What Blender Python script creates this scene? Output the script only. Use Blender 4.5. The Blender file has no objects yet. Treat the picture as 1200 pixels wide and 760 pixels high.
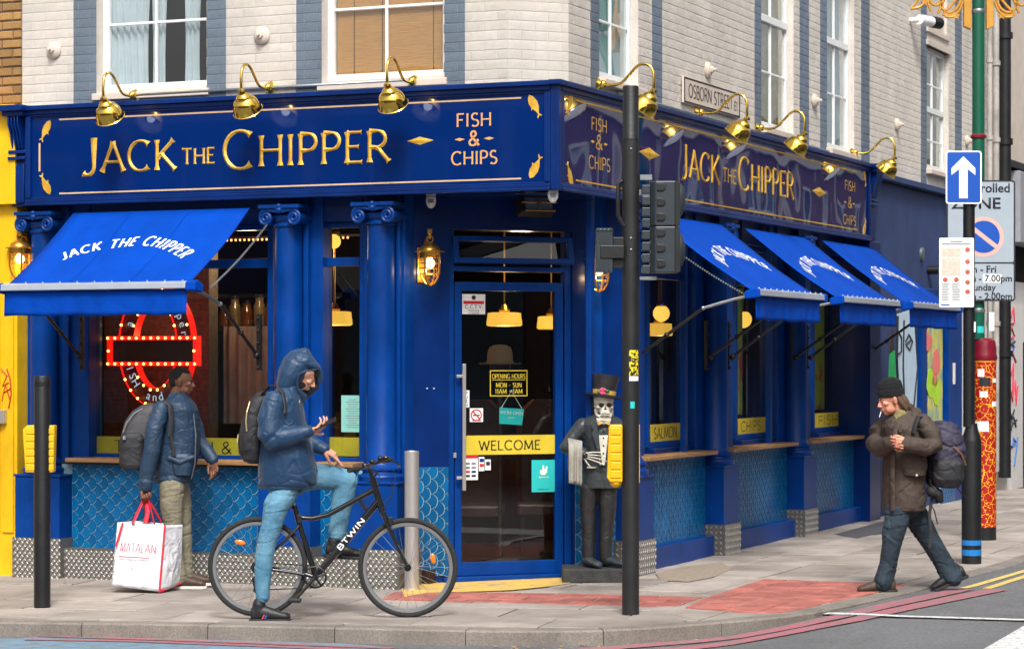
import bpy, bmesh, math, random
from mathutils import Vector, Matrix, noise
random.seed(7)
R = math.radians
scene = bpy.context.scene
COL = scene.collection
# ---------------------------------------------------------------- camera, sky, sun, exposure
F, EYE, HY, CX = 2880.0, 1.75, 422.0, 600.0          # focal length in photo pixels, eye height, horizon row, centre column
cam_data = bpy.data.cameras.new('camera'); cam = bpy.data.objects.new('camera', cam_data); COL.objects.link(cam)
cam.location = (0, 0, EYE); cam.rotation_euler = (R(90), 0, 0)
cam_data.sensor_width = 36; cam_data.lens = F/1200*36; cam_data.shift_y = (HY-380)/1200
cam_data.clip_start = 0.1; cam_data.clip_end = 800
cam_data.dof.use_dof = True; cam_data.dof.focus_distance = 18.2; cam_data.dof.aperture_fstop = 9.0
scene.camera = cam
SUN_EL, SUN_AZ = R(50), R(176)                       # compass direction the light comes from (0 = +Y, clockwise)
world = bpy.data.worlds.new('World'); scene.world = world; world.use_nodes = True
wn = world.node_tree.nodes; wl = world.node_tree.links; wn.clear()
wo = wn.new('ShaderNodeOutputWorld'); bg = wn.new('ShaderNodeBackground'); sk = wn.new('ShaderNodeTexSky')
sk.sky_type = 'NISHITA'; sk.sun_disc = False; sk.sun_elevation = SUN_EL; sk.sun_rotation = SUN_AZ
sk.air_density = 1.0; sk.dust_density = 6.0; sk.ozone_density = 0.6
# overcast: the blue of the clear sky is greyed by an even cloud cover
hs = wn.new('ShaderNodeHueSaturation'); hs.inputs['Saturation'].default_value = 0.22
wl.new(sk.outputs[0], hs.inputs['Color']); wl.new(hs.outputs[0], bg.inputs['Color'])
bg.inputs['Strength'].default_value = 0.122; wl.new(bg.outputs[0], wo.inputs['Surface'])
sl = bpy.data.lights.new('sun', 'SUN'); sl.energy = 1.9; sl.angle = R(14); sl.color = (1.0, 0.985, 0.955)
so = bpy.data.objects.new('sun', sl); COL.objects.link(so); so.location = (-6, -8, 20)
sd = Vector((math.sin(SUN_AZ)*math.cos(SUN_EL), math.cos(SUN_AZ)*math.cos(SUN_EL), math.sin(SUN_EL)))
so.rotation_euler = sd.to_track_quat('Z', 'Y').to_euler()
scene.view_settings.view_transform = 'Standard'; scene.view_settings.look = 'None'
scene.view_settings.gamma = 1.0; scene.view_settings.exposure = 0.62
scene.render.engine = 'CYCLES'; scene.cycles.max_bounces = 8; scene.cycles.transparent_max_bounces = 12

# ---------------------------------------------------------------- colour and materials
def s2l(c):
    return c/12.92 if c <= 0.04045 else ((c+0.055)/1.055)**2.4
def rgb(r, g, b):
    return (s2l(r/255), s2l(g/255), s2l(b/255), 1.0)
MATS = {}
def mat(name, col, rough=0.5, metal=0.0, var=0.12, scale=6.0, bump=0.0, bscale=60.0, coat=0.0, rand=0.0, emit=None,
        estr=0.0, stretch=None, col2=None, lo=0.35, hi=0.65, spec=0.5, detail=6.0, rvar=0.0, sheen=0.0, fold=0.0, fscale=6.0, stain=0.0, sscale=1.2, gum=0.0):
    """procedural principled material: base colour broken up by noise (towards col2 when given), fine bump, per-object tint"""
    m = bpy.data.materials.new(name); m.use_nodes = True; nt = m.node_tree; N = nt.nodes; L = nt.links
    b = N['Principled BSDF']; b.inputs['Roughness'].default_value = rough; b.inputs['Metallic'].default_value = metal
    b.inputs['Coat Weight'].default_value = coat; b.inputs['Coat Roughness'].default_value = 0.06
    b.inputs['Specular IOR Level'].default_value = spec; b.inputs['Sheen Weight'].default_value = sheen
    tc = N.new('ShaderNodeTexCoord'); src = tc.outputs['Object']
    if stretch:
        mp = N.new('ShaderNodeMapping'); mp.inputs['Scale'].default_value = stretch; L.new(src, mp.inputs[0]); src = mp.outputs[0]
    nz = N.new('ShaderNodeTexNoise'); nz.inputs['Scale'].default_value = scale; nz.inputs['Detail'].default_value = detail
    nz.inputs['Roughness'].default_value = 0.65; L.new(src, nz.inputs['Vector'])
    cr = N.new('ShaderNodeValToRGB'); cr.color_ramp.elements[0].position = lo; cr.color_ramp.elements[1].position = hi
    c2 = col2 if col2 else tuple(min(1, x*(1+var)) for x in col[:3])+(1,)
    c1 = col if col2 else tuple(x*(1-var) for x in col[:3])+(1,)
    cr.color_ramp.elements[0].color = c1; cr.color_ramp.elements[1].color = c2
    L.new(nz.outputs['Fac'], cr.inputs[0]); out = cr.outputs[0]
    if rand:
        oi = N.new('ShaderNodeObjectInfo'); mr = N.new('ShaderNodeMapRange'); mr.inputs['To Min'].default_value = 1-rand
        mr.inputs['To Max'].default_value = 1+rand; L.new(oi.outputs['Random'], mr.inputs['Value'])
        h = N.new('ShaderNodeHueSaturation'); L.new(mr.outputs[0], h.inputs['Value']); L.new(out, h.inputs['Color']); out = h.outputs[0]
    if stain:                                            # broad weathering, continuous from piece to piece
        ge = N.new('ShaderNodeNewGeometry'); n4 = N.new('ShaderNodeTexNoise'); n4.inputs['Scale'].default_value = sscale; n4.inputs['Detail'].default_value = 9; n4.inputs['Roughness'].default_value = .7
        mp4 = N.new('ShaderNodeMapping'); mp4.inputs['Scale'].default_value = (1, 1, .55); L.new(ge.outputs['Position'], mp4.inputs[0]); L.new(mp4.outputs[0], n4.inputs['Vector'])
        r4 = N.new('ShaderNodeMapRange'); r4.inputs['From Min'].default_value = .36; r4.inputs['From Max'].default_value = .6; r4.inputs['To Min'].default_value = 1-stain; r4.inputs['To Max'].default_value = 1+stain*.25; L.new(n4.outputs['Fac'], r4.inputs['Value'])
        v4 = N.new('ShaderNodeVectorMath'); v4.operation = 'SCALE'; L.new(out, v4.inputs[0]); L.new(r4.outputs[0], v4.inputs['Scale']); out = v4.outputs[0]
    if gum:                                              # trodden chewing gum and spots
        ge = N.new('ShaderNodeNewGeometry'); vo = N.new('ShaderNodeTexVoronoi'); vo.inputs['Scale'].default_value = 3.6; vo.inputs['Randomness'].default_value = 1; L.new(ge.outputs['Position'], vo.inputs['Vector'])
        r5 = N.new('ShaderNodeMapRange'); r5.inputs['From Min'].default_value = .07; r5.inputs['From Max'].default_value = .1; r5.inputs['To Min'].default_value = 1-gum; r5.inputs['To Max'].default_value = 1; L.new(vo.outputs['Distance'], r5.inputs['Value'])
        v5 = N.new('ShaderNodeVectorMath'); v5.operation = 'SCALE'; L.new(out, v5.inputs[0]); L.new(r5.outputs[0], v5.inputs['Scale']); out = v5.outputs[0]
    L.new(out, b.inputs['Base Color'])
    if rvar:
        m2 = N.new('ShaderNodeMapRange'); m2.inputs['To Min'].default_value = max(0.02, rough-rvar); m2.inputs['To Max'].default_value = rough+rvar
        L.new(nz.outputs['Fac'], m2.inputs['Value']); L.new(m2.outputs[0], b.inputs['Roughness'])
    last = None
    if bump:
        n2 = N.new('ShaderNodeTexNoise'); n2.inputs['Scale'].default_value = bscale; n2.inputs['Detail'].default_value = 5
        L.new(src, n2.inputs['Vector']); bp = N.new('ShaderNodeBump'); bp.inputs['Strength'].default_value = bump
        bp.inputs['Distance'].default_value = 0.01; L.new(n2.outputs['Fac'], bp.inputs['Height']); last = bp
    if fold:
        n3 = N.new('ShaderNodeTexNoise'); n3.inputs['Scale'].default_value = fscale; n3.inputs['Detail'].default_value = 2.5
        n3.inputs['Distortion'].default_value = 1.2; L.new(src, n3.inputs['Vector'])
        bp = N.new('ShaderNodeBump'); bp.inputs['Strength'].default_value = fold; bp.inputs['Distance'].default_value = 0.05
        L.new(n3.outputs['Fac'], bp.inputs['Height'])
        if last: L.new(last.outputs[0], bp.inputs['Normal'])
        last = bp
    if last: L.new(last.outputs[0], b.inputs['Normal'])
    if emit: b.inputs['Emission Color'].default_value = emit; b.inputs['Emission Strength'].default_value = estr
    MATS[name] = m; return m
def glass_mat(name, tint=(1, 1, 1, 1), wave=0.0, wscale=3.0, refl=0.9, mirror_add=0.0):
    """window glass: fresnel mirror over a clear pane, with an optional ripple"""
    m = bpy.data.materials.new(name); m.use_nodes = True; nt = m.node_tree; N = nt.nodes; L = nt.links; N.clear()
    o = N.new('ShaderNodeOutputMaterial'); mx = N.new('ShaderNodeMixShader'); tr = N.new('ShaderNodeBsdfTransparent')
    gl = N.new('ShaderNodeBsdfGlossy'); fr = N.new('ShaderNodeFresnel'); mu = N.new('ShaderNodeMath'); mu.operation = 'MULTIPLY_ADD'
    tr.inputs[0].default_value = tint; gl.inputs['Roughness'].default_value = 0.0; gl.inputs[0].default_value = (refl, refl, refl, 1)
    fr.inputs[0].default_value = 1.55; mu.inputs[1].default_value = 1.5; mu.inputs[2].default_value = mirror_add  # constant mirror share added on top of fresnel, to brighten the panes
    ge = N.new('ShaderNodeNewGeometry'); iv = N.new('ShaderNodeMath'); iv.operation = 'SUBTRACT'; iv.inputs[0].default_value = 1; L.new(ge.outputs['Backfacing'], iv.inputs[1]); ml = N.new('ShaderNodeMath'); ml.operation = 'MULTIPLY'; L.new(iv.outputs[0], ml.inputs[1])
    L.new(fr.outputs[0], mu.inputs[0]); L.new(mu.outputs[0], ml.inputs[0]); L.new(ml.outputs[0], mx.inputs[0]); L.new(tr.outputs[0], mx.inputs[1]); L.new(gl.outputs[0], mx.inputs[2])
    L.new(mx.outputs[0], o.inputs[0])
    if wave:
        tc = N.new('ShaderNodeTexCoord'); nz = N.new('ShaderNodeTexNoise'); nz.inputs['Scale'].default_value = wscale; nz.inputs['Detail'].default_value = 1
        bp = N.new('ShaderNodeBump'); bp.inputs['Strength'].default_value = wave; bp.inputs['Distance'].default_value = 0.02
        L.new(tc.outputs['Object'], nz.inputs['Vector']); L.new(nz.outputs['Fac'], bp.inputs['Height']); L.new(bp.outputs[0], gl.inputs['Normal']); L.new(bp.outputs[0], fr.inputs['Normal'])
    MATS[name] = m; return m

# ---------------------------------------------------------------- mesh builder
class MB:
    def __init__(s): s.v = []; s.f = []
    def add(s, vs, fs):
        o = len(s.v); s.v += [tuple(v) for v in vs]; s.f += [tuple(i+o for i in f) for f in fs]; return s
    def box(s, x0, x1, y0, y1, z0, z1):
        return s.add([(x0,y0,z0),(x1,y0,z0),(x1,y1,z0),(x0,y1,z0),(x0,y0,z1),(x1,y0,z1),(x1,y1,z1),(x0,y1,z1)],
                     [(0,3,2,1),(4,5,6,7),(0,1,5,4),(1,2,6,5),(2,3,7,6),(3,0,4,7)])
    def hexa(s, b, t):                                   # four bottom corners, four top corners
        return s.add(list(b)+list(t), [(0,3,2,1),(4,5,6,7),(0,1,5,4),(1,2,6,5),(2,3,7,6),(3,0,4,7)])
    def prism(s, poly, y0, y1, plane='xz'):              # 2-D outline extruded
        n = len(poly)
        f = {'xz': lambda p, d: (p[0], d, p[1]), 'xy': lambda p, d: (p[0], p[1], d), 'yz': lambda p, d: (d, p[0], p[1])}[plane]
        return s.add([f(p, y0) for p in poly]+[f(p, y1) for p in poly],
                     [tuple(range(n)), tuple(range(2*n-1, n-1, -1))]+[(i, (i+1) % n, n+(i+1) % n, n+i) for i in range(n)])
    def tube(s, pts, r, n=8, cap=True, flat=None):
        pts = [Vector(p) for p in pts]; rs = r if isinstance(r, (list, tuple)) else [r]*len(pts)
        vs = []; prev = None
        for i, p in enumerate(pts):
            t = (pts[min(i+1, len(pts)-1)]-pts[max(i-1, 0)])
            if t.length < 1e-9: t = Vector((0, 0, 1))
            t.normalize()
            if prev is None:
                a = Vector((0, 0, 1)) if abs(t.z) < 0.9 else Vector((0, 1, 0))
                u = t.cross(a).normalized()
            else:
                u = (prev-t*prev.dot(t)); u = u.normalized() if u.length > 1e-6 else t.orthogonal().normalized()
            prev = u; w = t.cross(u)
            for k in range(n):
                a = 2*math.pi*k/n; vs.append(p+u*math.cos(a)*rs[i]+w*math.sin(a)*rs[i]*(flat if flat else 1))
        fs = [(i*n+k, i*n+(k+1) % n, (i+1)*n+(k+1) % n, (i+1)*n+k) for i in range(len(pts)-1) for k in range(n)]
        if cap: fs += [tuple(range(n-1, -1, -1)), tuple((len(pts)-1)*n+k for k in range(n))]
        return s.add(vs, fs)
    def lathe(s, prof, c=(0, 0, 0), axis=(0, 0, 1), n=24, closed=False):   # profile of (radius, height)
        ax = Vector(axis).normalized(); u = ax.orthogonal().normalized(); w = ax.cross(u); c = Vector(c); vs = []
        for r, h in prof:
            for k in range(n):
                a = 2*math.pi*k/n; vs.append(c+ax*h+(u*math.cos(a)+w*math.sin(a))*r)
        m = len(prof); fs = [(i*n+k, i*n+(k+1) % n, (i+1)*n+(k+1) % n, (i+1)*n+k) for i in range(m-1) for k in range(n)]
        if closed: fs += [((m-1)*n+k, (m-1)*n+(k+1) % n, (k+1) % n, k) for k in range(n)]
        elif abs(prof[0][1]-prof[-1][1]) > 1e-7 or len(prof) > 2:
            if prof[0][0] > 1e-5: fs.append(tuple(range(n-1, -1, -1)))
            if prof[-1][0] > 1e-5: fs.append(tuple((m-1)*n+k for k in range(n)))
        return s.add(vs, fs)
    def ball(s, c, r, n=12, rot=None):
        rr = r if isinstance(r, (list, tuple)) else (r, r, r); vs = []; fs = []; m = max(6, n//2+2)
        for i in range(m+1):
            th = math.pi*i/m
            for k in range(n):
                a = 2*math.pi*k/n; p = Vector((rr[0]*math.sin(th)*math.cos(a), rr[1]*math.sin(th)*math.sin(a), rr[2]*math.cos(th)))
                if rot: p = rot @ p
                vs.append(Vector(c)+p)
        fs = [(i*n+k, (i+1)*n+k, (i+1)*n+(k+1) % n, i*n+(k+1) % n) for i in range(m) for k in range(n)]
        return s.add(vs, fs)
    def loft(s, rings, cap=True):                        # rings: lists of equal numbers of points
        n = len(rings[0]); vs = [p for r in rings for p in r]
        fs = [(i*n+k, i*n+(k+1) % n, (i+1)*n+(k+1) % n, (i+1)*n+k) for i in range(len(rings)-1) for k in range(n)]
        if cap: fs += [tuple(range(n-1, -1, -1)), tuple((len(rings)-1)*n+k for k in range(n))]
        return s.add(vs, fs)
    def sheet(s, rows):                                  # open grid of points
        n = len(rows[0]); return s.add([p for r in rows for p in r], [(i*n+k, i*n+k+1, (i+1)*n+k+1, (i+1)*n+k) for i in range(len(rows)-1) for k in range(n-1)])
    def mesh(s, name, m=None, smooth=False, normals=True):
        me = bpy.data.meshes.new(name); me.from_pydata(s.v, [], s.f); me.update()
        bm = bmesh.new(); bm.from_mesh(me); bmesh.ops.remove_doubles(bm, verts=bm.verts, dist=1e-5)
        bmesh.ops.dissolve_degenerate(bm, edges=bm.edges, dist=1e-6)
        if normals: bmesh.ops.recalc_face_normals(bm, faces=bm.faces)
        bm.to_mesh(me); bm.free()
        if smooth:
            me.shade_smooth(); 
            if smooth != 'all': me.set_sharp_from_angle(angle=R(38 if smooth is True else smooth))
        if m: me.materials.append(m)
        return me
WM = {}
def thing(name, label, cat, M, group=None, kind=None):
    o = bpy.data.objects.new(name, None); COL.objects.link(o); o.empty_display_size = 0.1
    o.matrix_basis = M; WM[o] = M.copy(); o['label'] = label; o['category'] = cat
    if group: o['group'] = group
    if kind: o['kind'] = kind
    return o
def put(name, me, parent=None, M=None, label=None, kind=None):
    o = bpy.data.objects.new(name, me); COL.objects.link(o)
    if parent is not None:
        w = WM[parent] if M is None else M
        o.parent = parent; o.matrix_basis = WM[parent].inverted() @ w
    else:
        w = M if M is not None else Matrix.Identity(4); o.matrix_basis = w
    WM[o] = w.copy()
    if label: o['label'] = label
    if kind: o['kind'] = kind
    return o
def part(name, mb, m, parent=None, M=None, smooth=False, bevel=0, label=None, kind=None, seg=2):
    o = put(name, mb.mesh(name, m, smooth), parent, M, label, kind)
    if bevel:
        b = o.modifiers.new('bevel', 'BEVEL'); b.width = bevel; b.segments = seg; b.limit_method = 'ANGLE'; b.angle_limit = R(35)
    return o
def tag(o, label, cat, group=None, kind=None):
    o['label'] = label; o['category'] = cat
    if group: o['group'] = group
    if kind: o['kind'] = kind
    return o
def kids(o): return [c for c in bpy.data.objects if c.parent == o]
def copy_thing(root, M, label):
    r = root.copy(); COL.objects.link(r); r.matrix_basis = M; WM[r] = M.copy(); r['label'] = label
    def rec(a, b):
        for ch in kids(a):
            if ch == b: continue
            c = ch.copy(); COL.objects.link(c); c.parent = b; WM[c] = WM[b] @ ch.matrix_basis
            rec(ch, c)
    rec(root, r); return r
T = Matrix.Translation

# ---------------------------------------------------------------- reading places off the photograph
def G(x): return -0.027+0.0095*x                      # the street falls gently to the left
def W(px, py, Y): return Vector(((px-CX)/F*Y, Y, EYE-(py-HY)/F*Y))
def gY(px, py): return (EYE+0.027)/((py-HY)/F+0.0095*(px-CX)/F)
def gp(px, py):
    p = W(px, py, gY(px, py)); return p
def frame(o, ux, uy):
    m = Matrix.Identity(4)
    m.col[0] = (ux, uy, 0, 0); m.col[1] = (-uy, ux, 0, 0); m.col[2] = (0, 0, 1, 0); m.col[3] = (o[0], o[1], 0, 1); return m
ca, sa = math.cos(R(23.8)), math.sin(R(23.8))
CO = (0.355, 18.6)                                    # outer corner of the fascia
ML = frame(CO, ca, -sa)                               # left front: x to the right along the wall, y inwards, z up
MR = frame(CO, sa, ca)                                # side front: x along the wall away from us, y inwards
MD = frame((-0.457, 19.7), math.cos(R(21.2)), math.sin(R(21.2)))     # canted door wall
def lx(M, px, d=0.0):
    o = M.col[3]; u = M.col[0]; n = M.col[1]; k = (px-CX)/F
    ox, oy = o[0]+n[0]*d, o[1]+n[1]*d
    return (k*oy-ox)/(u[0]-k*u[1])
def lY(M, x, d=0.0): return M.col[3][1]+M.col[0][1]*x+M.col[1][1]*d
def lz(M, px, py, d=0.0): return EYE-(py-HY)/F*lY(M, lx(M, px, d), d)
XL = lambda px, d=0.0: lx(ML, px, d)
XR = lambda px, d=0.0: lx(MR, px, d)
XD = lambda px, d=0.0: lx(MD, px, d)

# ---------------------------------------------------------------- stroke lettering
def arc(cx, cy, rx, ry, a0, a1, n=10):
    return [(cx+rx*math.cos(R(a0+(a1-a0)*i/n)), cy+ry*math.sin(R(a0+(a1-a0)*i/n))) for i in range(n+1)]
GL = {
 'A': (.74, [[(.02,0),(.37,1)], [(.72,0),(.37,1)], [(.14,.33),(.6,.33)]]), 'B': (.6, [[(.08,0),(.08,1)], [(.08,1),(.3,1)]+arc(.3,.76,.22,.24,90,-90)+[(.08,.52)], [(.08,.52),(.33,.52)]+arc(.33,.26,.24,.26,90,-90)+[(.08,0)]]),
 'C': (.76, [arc(.42,.5,.38,.5,48,312,18)]), 'D': (.72, [[(.08,0),(.08,1)], [(.08,1),(.25,1)]+arc(.25,.5,.42,.5,90,-90,14)+[(.08,0)]]),
 'E': (.54, [[(.08,0),(.08,1)], [(.08,.98),(.5,.98)], [(.08,.52),(.42,.52)], [(.08,.02),(.52,.02)]]), 'F': (.52, [[(.08,0),(.08,1)], [(.08,.98),(.5,.98)], [(.08,.52),(.42,.52)]]),
 'G': (.8, [arc(.42,.5,.38,.5,48,335,18), [(.76,.42),(.76,.1)], [(.5,.42),(.8,.42)]]), 'H': (.72, [[(.08,0),(.08,1)], [(.64,0),(.64,1)], [(.08,.51),(.64,.51)]]),
 'I': (.24, [[(.12,0),(.12,1)]]), 'J': (.46, [[(.36,1),(.36,.22)]+arc(.19,.2,.17,.22,0,-130,8)]), 'K': (.68, [[(.08,0),(.08,1)], [(.6,1),(.1,.42)], [(.22,.54),(.66,0)]]),
 'L': (.52, [[(.08,0),(.08,1)], [(.08,.02),(.5,.02)]]), 'M': (.9, [[(.08,0),(.12,1)], [(.12,1),(.45,.12)], [(.45,.12),(.78,1)], [(.78,1),(.82,0)]]),
 'N': (.74, [[(.08,0),(.08,1)], [(.08,1),(.66,0)], [(.66,0),(.66,1)]]), 'O': (.84, [arc(.42,.5,.38,.5,0,360,24)]), 'P': (.58, [[(.08,0),(.08,1)], [(.08,1),(.3,1)]+arc(.3,.73,.23,.27,90,-90)+[(.08,.46)]]),
 'Q': (.84, [arc(.42,.5,.38,.5,0,360,24), [(.5,.2),(.8,-.1)]]), 'R': (.66, [[(.08,0),(.08,1)], [(.08,1),(.3,1)]+arc(.3,.74,.23,.26,90,-90)+[(.08,.48)], [(.3,.48),(.64,0)]]),
 'S': (.56, [arc(.29,.74,.21,.25,40,270,12)+arc(.28,.25,.23,.25,90,-140,12)[1:]]), 'T': (.64, [[(.32,0),(.32,1)], [(.02,.98),(.62,.98)]]),
 'U': (.7, [[(.08,1),(.08,.3)]+arc(.35,.3,.27,.3,180,360,12)+[(.62,1)]]), 'V': (.7, [[(.03,1),(.35,0)], [(.67,1),(.35,0)]]), 'W': (1.0, [[(.03,1),(.27,0)], [(.27,0),(.5,.9)], [(.5,.9),(.74,0)], [(.74,0),(.97,1)]]),
 'X': (.66, [[(.03,0),(.63,1)], [(.03,1),(.63,0)]]), 'Y': (.64, [[(.03,1),(.32,.48)], [(.61,1),(.32,.48)], [(.32,.48),(.32,0)]]), 'Z': (.6, [[(.05,.98),(.55,.98)], [(.55,.98),(.05,.02)], [(.05,.02),(.57,.02)]]),
 '&': (.74, [[(.7,0),(.2,.66)]+arc(.34,.8,.16,.2,200,-20,10)+[(.18,.4)]+arc(.3,.22,.23,.22,140,300,10)+[(.66,.42)]]),
 '1': (.34, [[(.2,0),(.2,1)], [(.2,1),(.06,.86)]]), '0': (.6, [arc(.3,.5,.24,.5,0,360,20)]), '-': (.4, [[(.06,.42),(.34,.42)]]), ' ': (.34, []), "'": (.2, [[(.1,1),(.1,.8)]]), ':': (.24, [[(.12,.1),(.12,.2)],[(.12,.6),(.12,.7)]])}
def glyph_strokes(mb, ch, place, sc, sx, w, flare, ridge, base):
    """one letter: each stroke a ribbon with flared ends, ridged (gilded carving) or flat; place(u, v, h) gives the point"""
    for j, st in enumerate(GL[ch][1]):
        P = [Vector((p[0]*sc*sx, p[1]*sc)) for p in st]
        if len(P) == 2: P = [P[0], P[0].lerp(P[1], .16), P[0].lerp(P[1], .5), P[0].lerp(P[1], .84), P[1]]
        closed = (P[0]-P[-1]).length < 1e-6; n = len(P); rows = []
        for i, p in enumerate(P):
            a = P[(i-1) % (n-1)] if closed else P[max(i-1, 0)]; b = P[(i+1) % (n-1)] if closed else P[min(i+1, n-1)]
            t = (b-a).normalized(); q = Vector((-t.y, t.x)); ww = w*sc
            if abs(t.y) < .35: ww *= .72                  # horizontals thinner
            if flare and not closed and i in (0, n-1): ww *= flare
            h = base+j*0.0004
            rows.append([place(*(p+q*ww), h), place(*p, h+(ridge if ridge else 0.0)), place(*(p-q*ww), h)])
        mb.sheet(rows)
def text_width(s, sp=.1): return sum(GL[c][0]+sp for c in s)-sp
def text_fit(mb, s, place, u0, u1, v0, h, w=.07, flare=1.6, ridge=0.0, base=.001, sp=.1, only=None, big=None):
    """lay a word between u0 and u1, base line v0, capitals h tall; big = {index: factor}"""
    big = big or {}; tw = sum((GL[c][0]+sp)*big.get(i, 1) for i, c in enumerate(s))-sp
    sx = (u1-u0)/(tw*h); u = u0
    for i, c in enumerate(s):
        k = big.get(i, 1)
        if only is None or i in only:
            glyph_strokes(mb, c, (lambda uu, vv, hh, U=u, K=k: place(U+uu, v0+vv-(0.06*h if K > 1 else 0), hh)), h*k, sx, w/ (k**.5), flare, ridge, base)
        u += (GL[c][0]+sp)*k*h*sx
def font_text(s, size, m, name='lettering', align='CENTER', ext=0.0, xs=1.0, bold=0.0):
    """plain sans lettering from Blender's own font, as a mesh lying in x/z, facing -y"""
    cu = bpy.data.curves.new(name, 'FONT'); cu.body = s; cu.size = size; cu.align_x = align; cu.extrude = ext; cu.resolution_u = 3; cu.offset = bold*size
    ob = bpy.data.objects.new('tmp', cu); COL.objects.link(ob); dg = bpy.context.evaluated_depsgraph_get()
    me = bpy.data.meshes.new_from_object(ob.evaluated_get(dg)); bpy.data.objects.remove(ob); bpy.data.curves.remove(cu)
    me.transform(Matrix(((xs,0,0,0),(0,0,-1,0),(0,1,0,0),(0,0,0,1)))); me.name = name; me.materials.clear(); me.materials.append(m)
    return me
# ================================================================= materials of the place
mat('blue_paint', rgb(0, 56, 130), .36, var=.1, scale=3, bump=.14, bscale=18, rvar=.1, spec=.22, stain=.32, sscale=2.2)
mat('navy_fascia', rgb(0, 36, 98), .06, var=.05, scale=2, bump=.01, bscale=9, coat=.35, spec=.4, stain=.08); MATS['navy_fascia'].node_tree.nodes['Principled BSDF'].inputs['Coat Roughness'].default_value = .02
mat('lit_bulb', rgb(240, 244, 250), .3, var=0, emit=rgb(236, 244, 255), estr=3.5)
mat('navy_frame', rgb(0, 38, 100), .3, var=.1, scale=4, bump=.1, bscale=25, spec=.3, stain=.3, sscale=2.2)
mat('dark_blue_render', rgb(42, 60, 104), .75, stain=.25, var=.15, scale=2.2, bump=.25, bscale=14)
mat('cream_brick', rgb(206, 198, 188), .8, stain=.16, sscale=1.1, var=.05, scale=3.5, bump=.55, bscale=34, rand=.05)
mat('cream_mortar', rgb(200, 192, 182), .85, stain=.16, sscale=1.1, var=.08, scale=3, bump=.5, bscale=40)
mat('grey_blue_brick', rgb(104, 116, 130), .8, stain=.18, var=.1, scale=4, bump=.55, bscale=34, rand=.06)
mat('white_render', rgb(206, 202, 198), .8, var=.06, scale=2, bump=.3, bscale=30)
mat('stock_brick', rgb(150, 106, 62), .9, var=.35, scale=14, bump=.7, bscale=60, rand=.28, col2=rgb(186, 148, 92))
mat('stock_mortar', rgb(96, 84, 72), .95, var=.2, scale=20, bump=.5)
mat('yellow_paint', rgb(236, 186, 6), .45, stain=.22, var=.08, scale=3, bump=.1, bscale=20, coat=.2)
mat('fish_tile', rgb(0, 80, 134), .3, stain=.12, var=.12, scale=2.5, bump=.04, bscale=12, coat=.0, spec=.35, rand=.2, col2=rgb(0, 100, 152))
mat('tile_grout', rgb(140, 172, 186), .7, var=.15, scale=20)
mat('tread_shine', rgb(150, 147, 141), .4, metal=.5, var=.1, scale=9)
mat('tread_plate', rgb(106, 102, 97), .42, metal=.4, var=.14, scale=5, bump=.1, bscale=40, rvar=.1)
mat('timber', rgb(150, 112, 74), .5, var=.25, scale=5, stretch=(1, 12, 12), bump=.15)
mat('white_gloss', rgb(226, 226, 224), .35, var=.04, scale=6, bump=.05)
mat('cream_paint', rgb(202, 188, 174), .6, var=.07, scale=5, bump=.2, bscale=30)
mat('gold_leaf', rgb(206, 150, 30), .45, metal=.3, var=.25, scale=14, bump=.15, bscale=90, col2=rgb(236, 190, 76))
mat('gold_line', rgb(214, 176, 132), .5, var=.1)
mat('gold_vinyl', rgb(206, 182, 52), .45, var=.12, scale=2.5)
mat('black_vinyl', rgb(34, 30, 22), .5, var=.1)
mat('brass', rgb(236, 196, 92), .08, metal=1, var=.12, scale=4, rvar=.05)
mat('antique_brass', rgb(212, 160, 72), .3, metal=.9, var=.2, scale=12)
mat('black_metal', rgb(20, 21, 23), .45, var=.25, scale=7, bump=.15, bscale=50, rvar=.1)
mat('grey_black_paint', rgb(30, 30, 31), .5, var=.2, scale=6, bump=.1, bscale=60, rvar=.1)
mat('signal_plastic', rgb(42, 50, 56), .42, var=.12, scale=10, bump=.06, bscale=60)
mat('galvanised', rgb(150, 156, 160), .35, metal=.8, var=.15, scale=8)
mat('steel', rgb(206, 202, 198), .36, metal=.75, var=.03, scale=6)
mat('alu', rgb(196, 204, 216), .3, metal=.6, var=.06)
mat('white_plastic', rgb(226, 226, 224), .4, var=.05)
mat('dark_interior', rgb(30, 24, 20), .8, var=.3, scale=3)
mat('interior_brick', rgb(78, 54, 40), .85, var=.35, scale=16, bump=.5, rand=.2)
mat('dark_wood', rgb(52, 34, 22), .5, var=.3, scale=4, stretch=(1, 8, 8))
mat('red_leather', rgb(74, 38, 24), .45, var=.2)
mat('curtain', rgb(172, 182, 184), .9, var=.08, scale=4, sheen=.3)
mat('hem_cloth', rgb(160, 140, 104), .9, var=.2)
mat('bamboo', rgb(176, 128, 70), .7, var=.2, scale=4, stretch=(1, 1, 60), bump=.2)
mat('teal_card', rgb(40, 186, 182), .5, var=.04)
mat('mint_paper', rgb(128, 190, 178), .7, var=.05)
mat('white_card', rgb(232, 232, 230), .6, var=.03)
mat('red_card', rgb(196, 30, 40), .5, var=.05)
mat('ink', rgb(30, 34, 40), .6, var=.05)
mat('grey_ink', rgb(120, 124, 130), .6, var=.05)
mat('lead', rgb(112, 120, 130), .6, var=.2, scale=8, bump=.2)
mat('white_letter', rgb(236, 240, 246), .7, var=.03)
glass_mat('shop_glass', (.86, .9, .9, 1), refl=.9)
glass_mat('upper_glass', (.97, .99, 1, 1), wave=.1, wscale=1.6, refl=.95, mirror_add=.05)
glass_mat('wavy_glass', (.9, .96, .97, 1), wave=.5, wscale=1.3, refl=.9, mirror_add=.16)
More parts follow.
